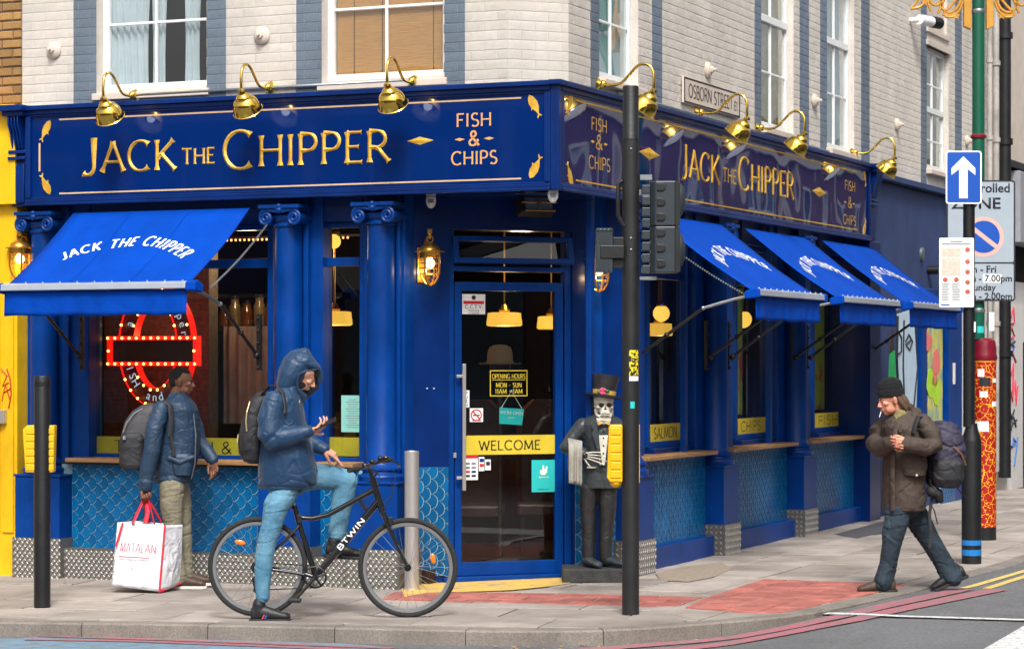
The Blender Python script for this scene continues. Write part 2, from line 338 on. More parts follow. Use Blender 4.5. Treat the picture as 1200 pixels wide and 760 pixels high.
# the side fascia is a glossy, slightly buckled board
m = mat('buckled_fascia', rgb(4, 30, 92), .03, var=.1, scale=2, coat=1.0, spec=1.0)
nt = m.node_tree; b = nt.nodes['Principled BSDF']; b.inputs['Coat Roughness'].default_value = 0.01; b.inputs['Coat IOR'].default_value = 2.2
tc = nt.nodes.new('ShaderNodeTexCoord'); wv = nt.nodes.new('ShaderNodeTexNoise'); wv.inputs['Scale'].default_value = 1.5; wv.inputs['Detail'].default_value = 0.5
bp = nt.nodes.new('ShaderNodeBump'); bp.inputs['Strength'].default_value = .6; bp.inputs['Distance'].default_value = .012
nt.links.new(tc.outputs['Object'], wv.inputs['Vector']); nt.links.new(wv.outputs['Fac'], bp.inputs['Height'])
nt.links.new(bp.outputs[0], b.inputs['Normal']); nt.links.new(bp.outputs[0], b.inputs['Coat Normal'])

FT, FB = 3.86, 3.04
# ================================================================= the corner building
SHOP = thing('corner_shop_building', 'dark blue corner fish and chip shop with painted cream brick upper floor', 'building', ML)
BR = {}                                                # shared brick meshes
def brick_meshes(key, m, nv=4, dep=.0024):
    if key in BR: return BR[key]
    out = []
    for i in range(nv):
        rnd = random.Random(i*7+len(key)); j = lambda a=.004: rnd.uniform(-a, a)
        b = MB(); e = .006                              # unit brick: 1 x dep x 1, softened face
        o = [(0, .0, 0), (1, .0, 0), (1, .0, 1), (0, .0, 1)]
        q = [(.025+j(.012), -dep+j(dep*.2), .09+j(.04)), (.975+j(.012), -dep+j(dep*.2), .09+j(.04)), (.975+j(.012), -dep+j(dep*.2), .91+j(.04)), (.025+j(.012), -dep+j(dep*.2), .91+j(.04))]
        c = (.5, -dep-.001, .5)
        b.add(o+q+[c], [(0,1,5,4),(1,2,6,5),(2,3,7,6),(3,0,4,7),(4,5,8),(5,6,8),(6,7,8),(7,4,8)])
        me = b.mesh('brick_mesh', m, normals=False); out.append(me)
    BR[key] = out; return out
def brick_rects(x0, x1, z0, z1, holes=(), cuts=(), bl=.225, bh=.075, j=.0012):
    out = []; k = 0; z = z0
    while z < z1-.02:
        zt = min(z+bh-j, z1); x = x0-(bl*.5 if k % 2 else 0)
        while x < x1:
            a, b = max(x, x0), min(x+bl-j, x1); segs = [(a, b)]
            for h in holes:
                if z < h[3]-.005 and zt > h[2]+.005:
                    ns = []
                    for (p, q) in segs:
                        if h[1] <= p or h[0] >= q: ns.append((p, q)); continue
                        if h[0] > p: ns.append((p, h[0]))
                        if h[1] < q: ns.append((h[1], q))
                    segs = ns
            for c in cuts:
                ns = []
                for (p, q) in segs:
                    if p+.01 < c < q-.01: ns += [(p, c-.0015), (c+.0015, q)]
                    else: ns.append((p, q))
                segs = ns
            out += [(p, q, z, zt) for p, q in segs if q-p > .02]
            x += bl
        z += bh; k += 1
    return out
def lay_bricks(root, M, rects, d, mkey, solo, name='brick', stuffname='brickwork'):
    """solo(rect) -> own object; the rest join into one part"""
    rest = {}; n = 0
    for r in rects:
        m = mkey(r); ms = brick_meshes(m.name, m); me = random.choice(ms)
        X = M @ T((r[0], d, r[2])) @ Matrix.Diagonal((r[1]-r[0], 1, r[3]-r[2], 1))
        if solo(r):
            put(name, me, root, X); n += 1
        else:
            b = rest.setdefault(m.name, MB()); dd = random.uniform(-.001, .001)
            S = T((r[0], d+dd, r[2])) @ Matrix.Diagonal((r[1]-r[0], 1, r[3]-r[2], 1))
            b.add([S @ v.co for v in me.vertices], [tuple(p.vertices) for p in me.polygons])
    for k, b in rest.items(): part(stuffname, b, MATS[k], root, M, kind='stuff')
    return n
def wall_with_holes(mb, x0, x1, z0, z1, y0, y1, holes):
    xs = sorted({x0, x1, *[h[0] for h in holes], *[h[1] for h in holes]}); 
    for a, b in zip(xs, xs[1:]):
        c = (a+b)/2; hs = sorted([h for h in holes if h[0] < c < h[1]], key=lambda h: h[2]); z = z0
        for h in hs:
            if h[2] > z: mb.box(a, b, y0, y1, z, h[2])
            z = h[3]
        if z < z1: mb.box(a, b, y0, y1, z, z1)

DW = .12                                               # upper wall face behind the fascia face
TOPZ = 7.4
def Z(M, px, py, d): return lz(M, px, py, d)
# ---- left front, upper floor
wL = []                                                # windows as (x0, x1, z0, z1)
x0, x1 = XL(113, DW), XL(242, DW); w1 = (x0, x1, Z(ML, 180, 104, DW), 5.55)
x0, x1 = XL(377, DW), XL(520, DW); w2 = (x0, x1, Z(ML, 450, 92, DW), 5.55)
stripsL = [(XL(86, DW), XL(113, DW)), (XL(242, DW), XL(265, DW)), (XL(347, DW), XL(377, DW)), (XL(520, DW), XL(545, DW))]
xa, xb = XL(26, DW), -.481
mb = MB(); wall_with_holes(mb, xa, xb, FT-.1, TOPZ, DW+.002, DW+.34, [w1, w2]); part('upper_wall', mb, MATS['cream_mortar'], SHOP, ML)
in_strip = lambda r, S: any(a-.01 < (r[0]+r[1])/2 < b+.01 for a, b in S)
cuts = [c for s in stripsL for c in s]
VIS = 4.72
rects = brick_rects(xa, xb, FT-.02, 5.6, [w1, w2], cuts)
low = lambda r, S: r[3] < w1[2]+.0 and XL(86, DW) < (r[0]+r[1])/2 < XL(265, DW) or r[3] < w2[2] and XL(347, DW) < (r[0]+r[1])/2 < XL(545, DW)
mk = lambda r: MATS['grey_blue_brick'] if (in_strip(r, stripsL) or low(r, 0)) else MATS['cream_brick']
nsolo = lay_bricks(SHOP, ML, rects, DW, mk, lambda r: r[2] < VIS)
# ---- canted corner of the upper floor
oc = ML @ Vector((-.481, DW, 0)); MC = frame((oc.x, oc.y), math.cos(R(21.2)), math.sin(R(21.2)))
mb = MB(); mb.box(0, .51, .002, .3, FT-.1, TOPZ); part('canted_wall', mb, MATS['cream_mortar'], SHOP, MC)
lay_bricks(SHOP, MC, brick_rects(0.004, .506, FT-.02, 5.6), 0, lambda r: MATS['cream_brick'], lambda r: r[2] < VIS)
# ---- side front, upper floor
def wR(p0, p1, py, ztop=5.75, d=DW): 
    a, b = XR(p0, d), XR(p1, d); return (a, b, Z(MR, (p0+p1)/2, py, d), ztop)
wins = [wR(702, 748, 96), wR(892, 930, 152), wR(969, 1001, 176)]
w6 = wR(1086, 1112, 200); w6 = (w6[0], w6[1], w6[2], Z(MR, 1098, 58, DW))
holesR = wins+[w6]
niche = (XR(1086, DW), XR(1110, DW), Z(MR, 1098, 38, DW), 7.2)
stripsR = [(XR(692, DW), XR(702, DW)), (XR(764, DW), XR(776, DW)), (XR(884, DW), XR(892, DW)), (XR(937, DW), XR(948, DW)),
           (XR(961, DW), XR(969, DW)), (XR(1009, DW), XR(1019, DW)), (XR(1079, DW), XR(1086, DW)), (XR(1119, DW), XR(1127, DW))]
xe = XR(1157, DW)
mb = MB(); wall_with_holes(mb, .481, xe, FT-.1, TOPZ, DW+.002, DW+.34, holesR+[niche]); part('upper_wall', mb, MATS['cream_mortar'], SHOP, MR)
mb = MB(); mb.box(niche[0], niche[1], DW+.04, DW+.3, niche[2], niche[3]); part('blind_panel', mb, MATS['cream_paint'], SHOP, MR)
mb = MB(); mb.box(niche[0]-.03, niche[1]+.02, DW-.03, DW+.05, niche[2]-.05, niche[2]); mb.box(w6[0]-.04, w6[1]+.04, DW-.03, DW+.05, w6[3], w6[3]+.06)
part('lintel_ledge', mb, MATS['cream_paint'], SHOP, MR)
rects = brick_rects(.481, xe, FT-.02, 6.9, holesR+[niche], [c for s in stripsR for c in s])
budget = [300-nsolo-20]
def solo_r(r):
    Y = lY(MR, r[0]); 
    if r[0] < 2.75 and r[2] < 1.75+422/F*Y and budget[0] > 0: budget[0] -= 1; return True
    return False
lay_bricks(SHOP, MR, rects, DW, lambda r: MATS['grey_blue_brick'] if in_strip(r, stripsR) else MATS['cream_brick'], solo_r)
# rest of the box: back, roof
mb = MB(); mb.box(XL(26, DW)+.02, -.5, DW+.36, 9.5, TOPZ-.2, TOPZ-.05); part('roof', mb, MATS['lead'], SHOP, ML)

def sash(root, M, w, d, cols, rail=None, bars=(), glass='upper_glass', fr='white_gloss', fw=.055, back=None, sill=True):
    x0, x1, z0, z1 = w; mb = MB(); y0, y1 = d, d+.05
    mb.box(x0, x0+fw, y0, y1, z0, z1); mb.box(x1-fw, x1, y0, y1, z0, z1); mb.box(x0+fw, x1-fw, y0, y1, z0, z0+fw*1.1); mb.box(x0+fw, x1-fw, y0, y1, z1-fw, z1)
    if rail: mb.box(x0+fw, x1-fw, y0-.012, y1-.005, rail-.035, rail+.035)
    for c in cols: mb.box(c-.011, c+.011, y0+.008, y0+.038, z0+fw, z1-fw)
    for b in bars: mb.box(x0+fw, x1-fw, y0+.012, y0+.034, b-.011, b+.011)
    f = part('window', mb, MATS[fr], root, M, bevel=.004)
    g = MB(); g.box(x0+fw*.8, x1-fw*.8, d+.022, d+.026, z0+fw*.8, z1-fw*.8); part('pane', g, MATS[glass], f, M)
    if sill:
        s = MB(); s.hexa([(x0-.03, d-.13, z0-.075), (x1+.03, d-.13, z0-.075), (x1+.03, d+.02, z0-.075), (x0-.03, d+.02, z0-.075)],
                         [(x0-.03, d-.13, z0-.02), (x1+.03, d-.13, z0-.02), (x1+.03, d+.02, z0), (x0-.03, d+.02, z0)])
        part('sill', s, MATS['cream_paint'], f, M, bevel=.006)
    return f
def room(M, w, d, m='dark_interior'):
    x0, x1, z0, z1 = w; b = MB(); b.box(x0-.3, x1+.3, d+1.4, d+1.45, z0-.6, z1+.2); b.box(x0-.3, x1+.3, d+.35, d+1.4, z0-.65, z0-.6)
    b.box(x0-.35, x0-.3, d+.35, d+1.4, z0-.6, z1); b.box(x1+.3, x1+.35, d+.35, d+1.4, z0-.6, z1); b.box(x0-.3, x1+.3, d+.35, d+1.4, z1+.2, z1+.25)
    part('upstairs_room', b, MATS[m], SHOP, M)
def curtain(M, x0, x1, z0, z1, d, n=7, amp=.03, parent=None, m='curtain'):
    rows = []
    for i in range(9):
        z = z0+(z1-z0)*i/8; row = []
        for k in range(n*6+1):
            u = k/(n*6); x = x0+(x1-x0)*u+math.sin(i*.9+u*3)*.008
            row.append((x, d+amp*math.sin(u*n*6.283+i*.15), z))
        rows.append(row)
    b = MB(); b.sheet(rows); part('curtain', b, MATS[m], parent, M, smooth='all')
d = DW+.1
f = sash(SHOP, ML, w1, d, [XL(182, d)], bars=[Z(ML, 182, 26, d)])
x = lambda p: XL(p, d+.15)
curtain(ML, x(132), x(180), w1[2], 5.5, d+.075, 6, .022, f); curtain(ML, x(184), x(200), w1[2]-.1, 5.5, d+.075, 3, .018, f); curtain(ML, x(222), x(240), w1[2], 5.5, d+.075, 3, .018, f)
room(ML, w1, DW)
f = sash(SHOP, ML, w2, d, [XL(452, d)], bars=[Z(ML, 450, 8, d)])
b = MB()
zz = w2[2]+.05
while zz < 5.5:
    b.box(w2[0]+.06, w2[1]-.06, d+.05, d+.056, zz, zz+.0125); zz += .0135
part('bamboo_blind', b, MATS['bamboo'], f, ML)
b = MB()
for p in (412, 445, 505):
    b.tube([(XL(p, d), d+.046, w2[2]+.05), (XL(p, d), d+.046, 5.5)], .003, 5)
part('blind_cord', b, MATS['dark_wood'], f, ML); room(ML, w2, DW)
for i, w in enumerate(wins):
    rail = [None, Z(MR, 905, 22, DW), Z(MR, 982, 49, DW)][i]
    zc = [Z(MR, 720, 26, DW), Z(MR, 905, 84, DW), Z(MR, 982, 110, DW)][i]
    f = sash(SHOP, MR, w, DW+.06, [(w[0]+w[1])/2], rail, [zc], glass='wavy_glass')
    room(MR, w, DW, 'curtain' if i != 1 else 'bamboo'); curtain(MR, w[0]+.05, w[1]-.05, w[2], w[3], DW+.115, 6, .018, f, 'curtain' if i != 1 else 'hem_cloth')  # pale curtains added to lighten the side panes in place of reflections
f = sash(SHOP, MR, w6, DW+.06, [(w6[0]+w6[1])/2], Z(MR, 1098, 130, DW), [Z(MR, 1098, 100, DW), Z(MR, 1098, 165, DW)], glass='wavy_glass'); room(MR, w6, DW, 'curtain')

# ================================================================= ground floor shop front
XEND = XL(28, 0)
XE = 8.78
# column centres / pedestals
pedL = [(XL(15), XL(70)), (XL(300), XL(364)), (XL(405), XL(466))]
pedR = [(1.65, 2.1), (3.87, 4.32), (6.32, 6.78)]
G0 = -.14                                              # everything at the foot runs down past the paving
def pw(M, d): return None
# backing strips (pilasters) and window frames
def boxes(name, L_, m, M, bevel=.006):
    for q in L_: mb = MB(); mb.box(*q); part(name, mb, MATS[m], SHOP, M, bevel=bevel)
boxes('pilaster', [(a, b, .25, .42, G0, FB+.05) for a, b in ((XL(20, .25), XL(104, .25)), (XL(321, .25), XL(378, .25)), (XL(426, .25), XL(474, .25)))], 'blue_paint', ML)
boxes('pilaster_fillet', [(a, b, .2, .249, .9, FB) for a, b in ((XL(72, .2), XL(80, .2)), (XL(355, .2), XL(361, .2)), (XL(464, .2), XL(468, .2)))], 'blue_paint', ML)
GLD = .36
gw = [(XL(104, GLD), XL(322, GLD)), (XL(377, GLD), XL(430, GLD))]
ZG0, ZG1, ZT = Z(ML, 200, 536, GLD), 2.86, 2.54
def shop_window(M, a, b, z0, z1, zt, d, fr='blue_paint'):
    mb = MB(); fw = .05
    mb.box(a, a+fw, d-.03, d+.04, z0, z1); mb.box(b-fw, b, d-.03, d+.04, z0, z1); mb.box(a+fw, b-fw, d-.03, d+.04, z0, z0+.05); mb.box(a+fw, b-fw, d-.03, d+.04, z1-.05, z1)
    if zt: mb.box(a+fw, b-fw, d-.035, d+.045, zt-.035, zt+.035)
    f = part('shop_window', mb, MATS[fr], SHOP, M, bevel=.005)
    g = MB(); g.box(a+fw*.7, b-fw*.7, d, d+.006, z0+.04, z1-.04); part('pane', g, MATS['shop_glass'], f, M)
    return f
gwin = [shop_window(ML, a, b, ZG0-.02, ZG1, ZT, GLD) for a, b in gw]
mb = MB(); mb.box(XL(80, .3), XL(426, .3), .27, .41, ZG1, FB+.04); part('window_head', mb, MATS['navy_frame'], SHOP, ML)
boxes('window_ledge', [(XL(76, .06), pedL[1][0]+.02, .06, .4, .905, .94), (pedL[1][1]-.05, pedL[2][0]+.03, .06, .4, .905, .94)], 'timber', ML)
mb = MB(); mb.box(XL(72, .2), XL(430, .2), .2, .4, G0, .9); part('stall_riser', mb, MATS['tile_grout'], SHOP, ML)
mb = MB(); mb.box(XL(80, .2), pedL[2][0], .11, .42, .885, .904); part('ledge_moulding', mb, MATS['black_metal'], SHOP, ML)

# fish-scale tiles: fans pointing to the right
def fan_outline(r, g=.0032):
    P = []
    for i in range(9):
        a = R(-90+180*i/8); P.append(((r-g)*math.cos(a), (r-g)*math.sin(a)))
    for i in range(1, 5):
        a = R(0-90*i/4); P.append((-r+(r+g)*math.cos(a)+0, r+(r+g)*math.sin(a)))
    for i in range(1, 4):
        a = R(90-90*i/4); P.append((-r+(r+g)*math.cos(a), -r+(r+g)*math.sin(a)))
    return P
def tile_mesh(r, v):
    P = fan_outline(r); n = len(P); b = MB(); rnd = random.Random(v); tx, tz = rnd.uniform(-.012, .012), rnd.uniform(-.012, .012)
    cx = -r*.12
    o = [(p[0], 0, p[1]) for p in P]; q = [(cx+(p[0]-cx)*.95, -.006+p[0]*tx+p[1]*tz, p[1]*.95) for p in P]; c = (cx, -.0062, 0)
    b.add(o+q+[c], [(i, (i+1) % n, n+(i+1) % n, n+i) for i in range(n)]+[(n+i, n+(i+1) % n, 2*n) for i in range(n)])
    return b.mesh('scale_tile', MATS['fish_tile'], smooth=False, normals=True)
TR = .0595
TILES = [tile_mesh(TR, i) for i in range(5)]
tile_budget = [300]
def tile_panel(M, x0, x1, z0, z1, d, solo=True, label=None):
    mb = MB(); mb.box(x0, x1, d, d+.03, z0, z1); pnl = part('tile_panel', mb, MATS['tile_grout'], SHOP, M, label=label)
    rest = MB(); k = 0; x = x0+.0
    tight = solo or M is MD; top = z1+TR*.9 if tight else z1+TR*.6
    while x < (x1+TR*.9 if tight else x1+TR*.3):
        z = z0+(TR if k % 2 else 0)
        while z < top:
            if z0-TR*.8 < z < top:
                me = random.choice(TILES); px = M @ T((min(x, x1-.0), d, z))
                if tight and (x < x0+TR or x > x1-TR or z < z0+TR or z > z1-TR):
                    V = [(min(max(v.co.x+x, x0), x1), v.co.y+d, min(max(v.co.z+z, z0), z1)) for v in me.vertices]; e_ = MB(); e_.add(V, [tuple(p.vertices) for p in me.polygons])
                    if max(v[0] for v in V)-min(v[0] for v in V) > .01 and max(v[2] for v in V)-min(v[2] for v in V) > .01: put('tile', e_.mesh('edge_tile', MATS['fish_tile']), pnl, M)
                elif solo and tile_budget[0] > 0: put('tile', me, pnl, px); tile_budget[0] -= 1
                else: rest.add([(min(max(v.co.x+x, x0), x1), v.co.y+d, min(max(v.co.z+z, z0), z1)) for v in me.vertices], [tuple(p.vertices) for p in me.polygons])
            z += 2*TR
        x += TR; k += 1
    if rest.v:
        me = rest.mesh('tiles', MATS['fish_tile'], normals=False); put('tile_field', me, pnl, M, kind='stuff')
    return pnl
tile_panel(ML, pedL[0][1]+.0, pedL[1][0]+.03, .19, .885, .19)
tile_panel(ML, pedL[1][1]-.03, pedL[2][0]+.02, .2, .885, .19)

# aluminium tread plate
def tread(M, x0, x1, z0, z1, d, face='front', side_depth=.2):
    mb = MB(); mb.box(x0, x1, d, d+.012, z0, z1); s = .037
    def loz(cx, cz, ang, yy, ax):
        c, sn = math.cos(ang), math.sin(ang); a, b = .0235, .011
        P = [(a, 0), (.0, b), (-a, 0), (0, -b)]; Q = [(x*c-z*sn, x*sn+z*c) for x, z in P]
        if ax == 'x': mb.add([(cx+q[0], yy, cz+q[1]) for q in Q]+[(cx+q[0]*.7, yy-.004+(1 if ang > 0 else -1)*q[1]*.16, cz+q[1]*.7) for q in Q], [(0,1,5,4),(1,2,6,5),(2,3,7,6),(3,0,4,7),(4,5,6,7)])
        else: mb.add([(yy, cx+q[0], cz+q[1]) for q in Q]+[(yy-.004, cx+q[0]*.6, cz+q[1]*.6) for q in Q], [(0,1,5,4),(1,2,6,5),(2,3,7,6),(3,0,4,7),(4,5,6,7)])
    base = mb; mb = MB(); base.loz = mb
    k = 0; x = x0+.02
    while x < x1-.012:
        z = z1-.02-(.0285 if k % 2 else 0); j = 0
        while z > z0+.01:
            t_ = .55 if k % 2 == 0 else -.5; aa, bb = .0205, .0225
            Q = [(aa, .004), (.004, bb), (-aa, -.004), (-.004, -bb)]
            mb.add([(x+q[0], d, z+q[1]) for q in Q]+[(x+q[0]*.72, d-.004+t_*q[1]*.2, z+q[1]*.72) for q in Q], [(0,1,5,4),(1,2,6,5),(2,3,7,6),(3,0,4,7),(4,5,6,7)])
            z -= .057; j += 1
        x += .0245; k += 1
    return base
def pedestal(M, a, b, ztop=.8, plate=True, side=False):
    mb = MB(); mb.box(a+.012, b-.012, .012, .26, G0, ztop-.02); mb.box(a, b, 0, .27, ztop-.02, ztop)
    p = part('pedestal', mb, MATS['blue_paint'], SHOP, M, bevel=.006)
    if plate:
        t = tread(M, a-.004, b+.004, G0, .27, -.002)
        if not side: t.box(b-.008, b+.004, .01, .2, G0, .27)
        if side:                                       # the return face that looks back at the street corner
            t.box(a-.004, a+.008, .01, .2, G0, .27)
            for i in range(4):
                for j in range(6):
                    y = .035+i*.045; z = .245-j*.047; c = R(50 if (i+j) % 2 else -50); P = [(.021, 0), (0, .0095), (-.021, 0), (0, -.0095)]
                    Q = [(u*math.cos(c)-v*math.sin(c), u*math.sin(c)+v*math.cos(c)) for u, v in P]
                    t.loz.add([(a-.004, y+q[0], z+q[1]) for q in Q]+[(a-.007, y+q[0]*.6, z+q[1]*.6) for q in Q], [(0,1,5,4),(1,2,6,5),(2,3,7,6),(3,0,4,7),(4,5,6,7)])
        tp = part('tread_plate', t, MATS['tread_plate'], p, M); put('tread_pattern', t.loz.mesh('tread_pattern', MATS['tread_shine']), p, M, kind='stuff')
    return p
def volute(cx, cz, y0, y1, sgn):
    pts = []; 
    for i in range(26):
        a = i/25*2.4*2*math.pi/1.15; r = .058*(1-i/25*.82); pts.append((cx+sgn*r*math.cos(a-1.5)*1.0, y0, cz+r*math.sin(a+1.5)*-1))
    return pts
def column(M, x, r=.118, z0=.8, z1=2.99, y=.17):
    mb = MB(); zb = z0
    mb.lathe([(r*1.5, zb), (r*1.5, zb+.02), (r*1.55, zb+.035), (r*1.5, zb+.05), (r*1.28, zb+.06), (r*1.25, zb+.075), (r*1.38, zb+.09), (r*1.38, zb+.105), (r*1.12, zb+.125), (r, zb+.15),
              (r*.99, zb+1.0), (r*.93, z1-.2), (r*.93, z1-.18), (r*1.04, z1-.17), (r*1.04, z1-.155), (r*.93, z1-.14), (r*.95, z1-.12)], (x, y, 0), n=40)
    c = part('column', mb, MATS['blue_paint'], SHOP, M, smooth=True)
    k = MB(); k.lathe([(r*.9, z1-.14), (r*1.15, z1-.11), (r*1.22, z1-.085), (r*1.0, z1-.07)], (x, y, 0), n=32)
    k.box(x-.185, x+.185, y-.175, y+.1, z1-.028, z1); k.box(x-.17, x+.17, y-.16, y+.1, z1-.05, z1-.028)
    for s in (-1, 1):
        for dy, rr in ((-.15, .014), (-.145, .012)):
            pts = []
            for i in range(30):
                a = math.pi/2+s*-1*(i/29)*4.2*math.pi*.95; q = .062*(1-i/29*.86)
                pts.append((x+s*.125+q*math.cos(a)*1.0, y+dy, z1-.105+q*math.sin(a)))
            k.tube(pts, rr, 6)
        k.lathe([(.052, 0), (.05, .25)], (x+s*.125, y-.14, z1-.105), (0, 1, 0), n=18)
        k.tube([(x+s*.125, y-.15, z1-.043), (x+s*.06, y-.155, z1-.05), (x, y-.157, z1-.062)], .012, 6)
    k.ball((x, y-.16, z1-.045), .03, 10); k.ball((x, y-.165, z1-.012), .022, 10)
    for s in (-1, 1): k.ball((x+s*.028, y-.158, z1-.03), (.02, .015, .02), 8)
    part('capital', k, MATS['blue_paint'], c, M, smooth=True)
    return c
for i, (a, b) in enumerate(pedL):
    pedestal(ML, a, b, side=False); column(ML, (XL(57), XL(338.5, .17), XL(447, .17))[i] if i else XL(52, .17))
# long kick plates between the pedestals
for a, b in ((pedL[0][1]+.004, pedL[1][0]), (pedL[1][1], pedL[2][0])):
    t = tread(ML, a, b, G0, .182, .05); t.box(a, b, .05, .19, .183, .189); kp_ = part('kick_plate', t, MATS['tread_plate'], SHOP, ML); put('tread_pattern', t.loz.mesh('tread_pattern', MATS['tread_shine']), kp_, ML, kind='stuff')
t = MB(); t.box(pedL[2][1]-.0, pedL[2][1]+.014, .0, .4, G0, .27); part('kick_plate', t, MATS['tread_plate'], SHOP, ML)

# ---- side front
for a, b in pedR: pedestal(MR, a, b, side=True); column(MR, (a+b)/2)
mb = MB(); mb.box(8.72, 9.14, .0, .5, G0, FB); part('end_pier', mb, MATS['navy_frame'], SHOP, MR, bevel=.006)
bays = [(XR(755.5, GLD), XR(802, GLD)), (XR(859, GLD), XR(899, GLD)), (XR(950, GLD), XR(989, GLD))]
boxes('pilaster', [(a, b, .25, .44, G0, FB+.05) for a, b in zip([1.5]+[q[1] for q in bays], [XR(755.5, .25), XR(859, .25), XR(950, .25), 9.0])], 'blue_paint', MR)
boxes('pilaster_fillet', [q for a, b in pedR for q in ((b-.02, b+.04, .2, .249, .9, FB), (a-.5, a-.42, .2, .249, .9, FB))], 'blue_paint', MR)
rwin = [shop_window(MR, a, b, .99, ZG1, 2.5 if i else 2.5, GLD) for i, (a, b) in enumerate(bays)]
boxes('window_head', [(a, b, .27, .43, ZG1, FB+.04) for a, b in bays], 'navy_frame', MR); boxes('window_apron', [(a, b, .27, .43, .9, .985) for a, b in bays], 'navy_frame', MR)
E_ = [(2.1, 3.87), (4.32, 6.32), (6.78, 8.72)]
boxes('window_ledge', [(a, b, .06, .4, .905, .94) for a, b in E_], 'timber', MR); boxes('plinth', [(a, b, .1, .35, G0, .17) for a, b in E_], 'blue_paint', MR)
for a, b in E_: tile_panel(MR, a, b, .17, .9, .19)
# ---- fascia
def fascia(M, a, b, m, flip=1):
    F_ = MB(); F_.box(a, b, .03, .26, FB, FT); root = part('fascia_board', F_, MATS[m], SHOP, M)
    g = MB(); h = .065
    g.box(a, b, -.012, .03, FB, FB+.022); g.box(a, b, .0, .03, FB+.022, FB+.05); g.box(a, b, .012, .03, FB+.05, FB+h)
    g.box(a, b, .0, .03, FT-.06, FT-.025); g.box(a, b, -.03, .27, FT-.025, FT+.012); g.box(a, b, .014, .03, FT-.078, FT-.06)
    g.box(a, a+.05, .004, .029, FB+h, FT-.078); g.box(b-.05, b, .004, .029, FB+h, FT-.078)
    part('fascia_moulding', g, MATS['navy_frame'], root, M, bevel=.005)
    return root
fl = fascia(ML, XL(29), -.075, 'navy_fascia'); fr_ = fascia(MR, .075, XE, 'buckled_fascia')
mb = MB(); mb.box(-.074, -.004, .004, .074, FB+.001, FT+.01); mb.box(-.08, .03, -.032, .074, FT-.024, FT+.016); part('corner_post', mb, MATS['navy_frame'], SHOP, ML, bevel=.008)
mb = MB(); P = [(-5, .2), (-.06, .2), (-.06, 2.6), (-.2, 2.7), (-2.5, .7), (-5, .7)]; mb.prism([(-2.3, .24), (-.24, .24), (-.24, 2.1)], FB+.02, FB+.07, 'xy')
part('soffit', mb, MATS['navy_frame'], SHOP, ML)
mb = MB(); mb.prism([(-4.8, .1), (-.05, .1), (-.05, 8.6), (-.3, 8.6), (-.3, .5), (-4.8, .5)], FT+.013, FT+.02, 'xy'); part('fascia_flashing', mb, MATS['lead'], SHOP, ML)
# console brackets closing the fascia ends
def console(M, a, b, top=FT+.02):
    mb = MB(); z = FB
    mb.box(a, b, .05, .27, z, top-.05); mb.box(a-.04, b+.04, -.1, .27, top-.05, top); mb.box(a-.02, b+.02, -.06, .27, top-.09, top-.05)
    pr = [(.05, top-.09), (-.05, top-.09), (-.05, top-.16), (-.02, top-.22), (.0, top-.3), (.02, top-.36), (.05, top-.36)]
    for i in range(4):
        w = (b-a-.04)/4; xx = a+.02+i*w; mb.prism([(p[0]-.0, p[1]) for p in pr], xx+.008, xx+w-.008, 'yz')
    mb.box(a-.005, b+.005, .01, .06, top-.4, top-.37); mb.box(a-.005, b+.005, .0, .06, top-.45, top-.425)
    mb.box(a+.02, b-.02, .03, .06, z+.03, top-.48)
    part('console_bracket', mb, MATS['navy_frame'], SHOP, M, bevel=.006, smooth=True)
console(ML, XL(9), XL(28)); console(MR, XE+.02, XE+.3)
# gold lines, words and fishes on the fascia
def facade_place(M, d): return lambda u, v, h: (u, d-h, v)
def fish(mb, cx, cz, s, ang, mirror=1):
    body = [(-.5, 0), (-.36, .13), (-.1, .2), (.15, .17), (.34, .07), (.44, .03), (.56, .12), (.6, .1), (.54, 0), (.62, -.12), (.56, -.12), (.44, -.02), (.3, -.06), (.14, -.13), (.16, -.24), (.05, -.17), (-.15, -.2), (-.38, -.13)]
    c, sn = math.cos(R(ang)), math.sin(R(ang)); P = []
    for x, z in body:
        z *= mirror; P.append((cx+(x*c-z*sn)*s, cz+(x*sn+z*c)*s))
    mb.prism(P, .0295, .0265)
D0 = .03
def zz(px, py): return Z(ML, px, py, D0)
b = MB(); Lr = lambda x0, x1, z0, z1: b.box(x0, x1, .028, .0299, z0, z1)
zt_, zb_ = zz(67, 140)-.0, zz(67, 228)
zt_ = (zz(67, 141)+zz(609, 114))/2; zb_ = (zz(67, 228)+zz(609, 208))/2
Lr(XL(67), XL(609), zt_-.006, zt_+.006); Lr(XL(67), XL(609), zb_-.006, zb_+.006)
Lr(XL(43), XL(45), zz(44, 201), zz(44, 168)); Lr(XL(636.5), XL(638.5), zz(637, 179), zz(637, 140))
part('gold_line', b, MATS['gold_line'], fl, ML)
for (px, py, an, mi) in ((54, 152, 245, -1), (54, 217, 115, 1), (626, 123, -58, -1), (627, 197, 58, 1)):
    b = MB(); s = .175; 
    if px < 100: fish(b, XL(px, D0), zz(px, py), s, (62 if py < 180 else -62)+180, -1 if py < 180 else 1)
    else: fish(b, XL(px, D0), zz(px, py), s, -62 if py < 180 else 62, 1 if py < 180 else -1)
    part('gold_fish', b, MATS['gold_leaf'], fl, ML)
pl = facade_place(ML, D0)
b = MB(); H = .245; zb = (zz(110, 202)+zz(440, 190))/2
text_fit(b, 'JACK', pl, XL(92), XL(204), zb, H, .064, 1.8, .012, big={0: 1.22}); part('gilded_word', b, MATS['gold_leaf'], fl, ML)
b = MB(); text_fit(b, 'THE', pl, XL(211), XL(250), zz(230, 192), .125, .08, 1.5, .006); part('gilded_word', b, MATS['gold_leaf'], fl, ML)
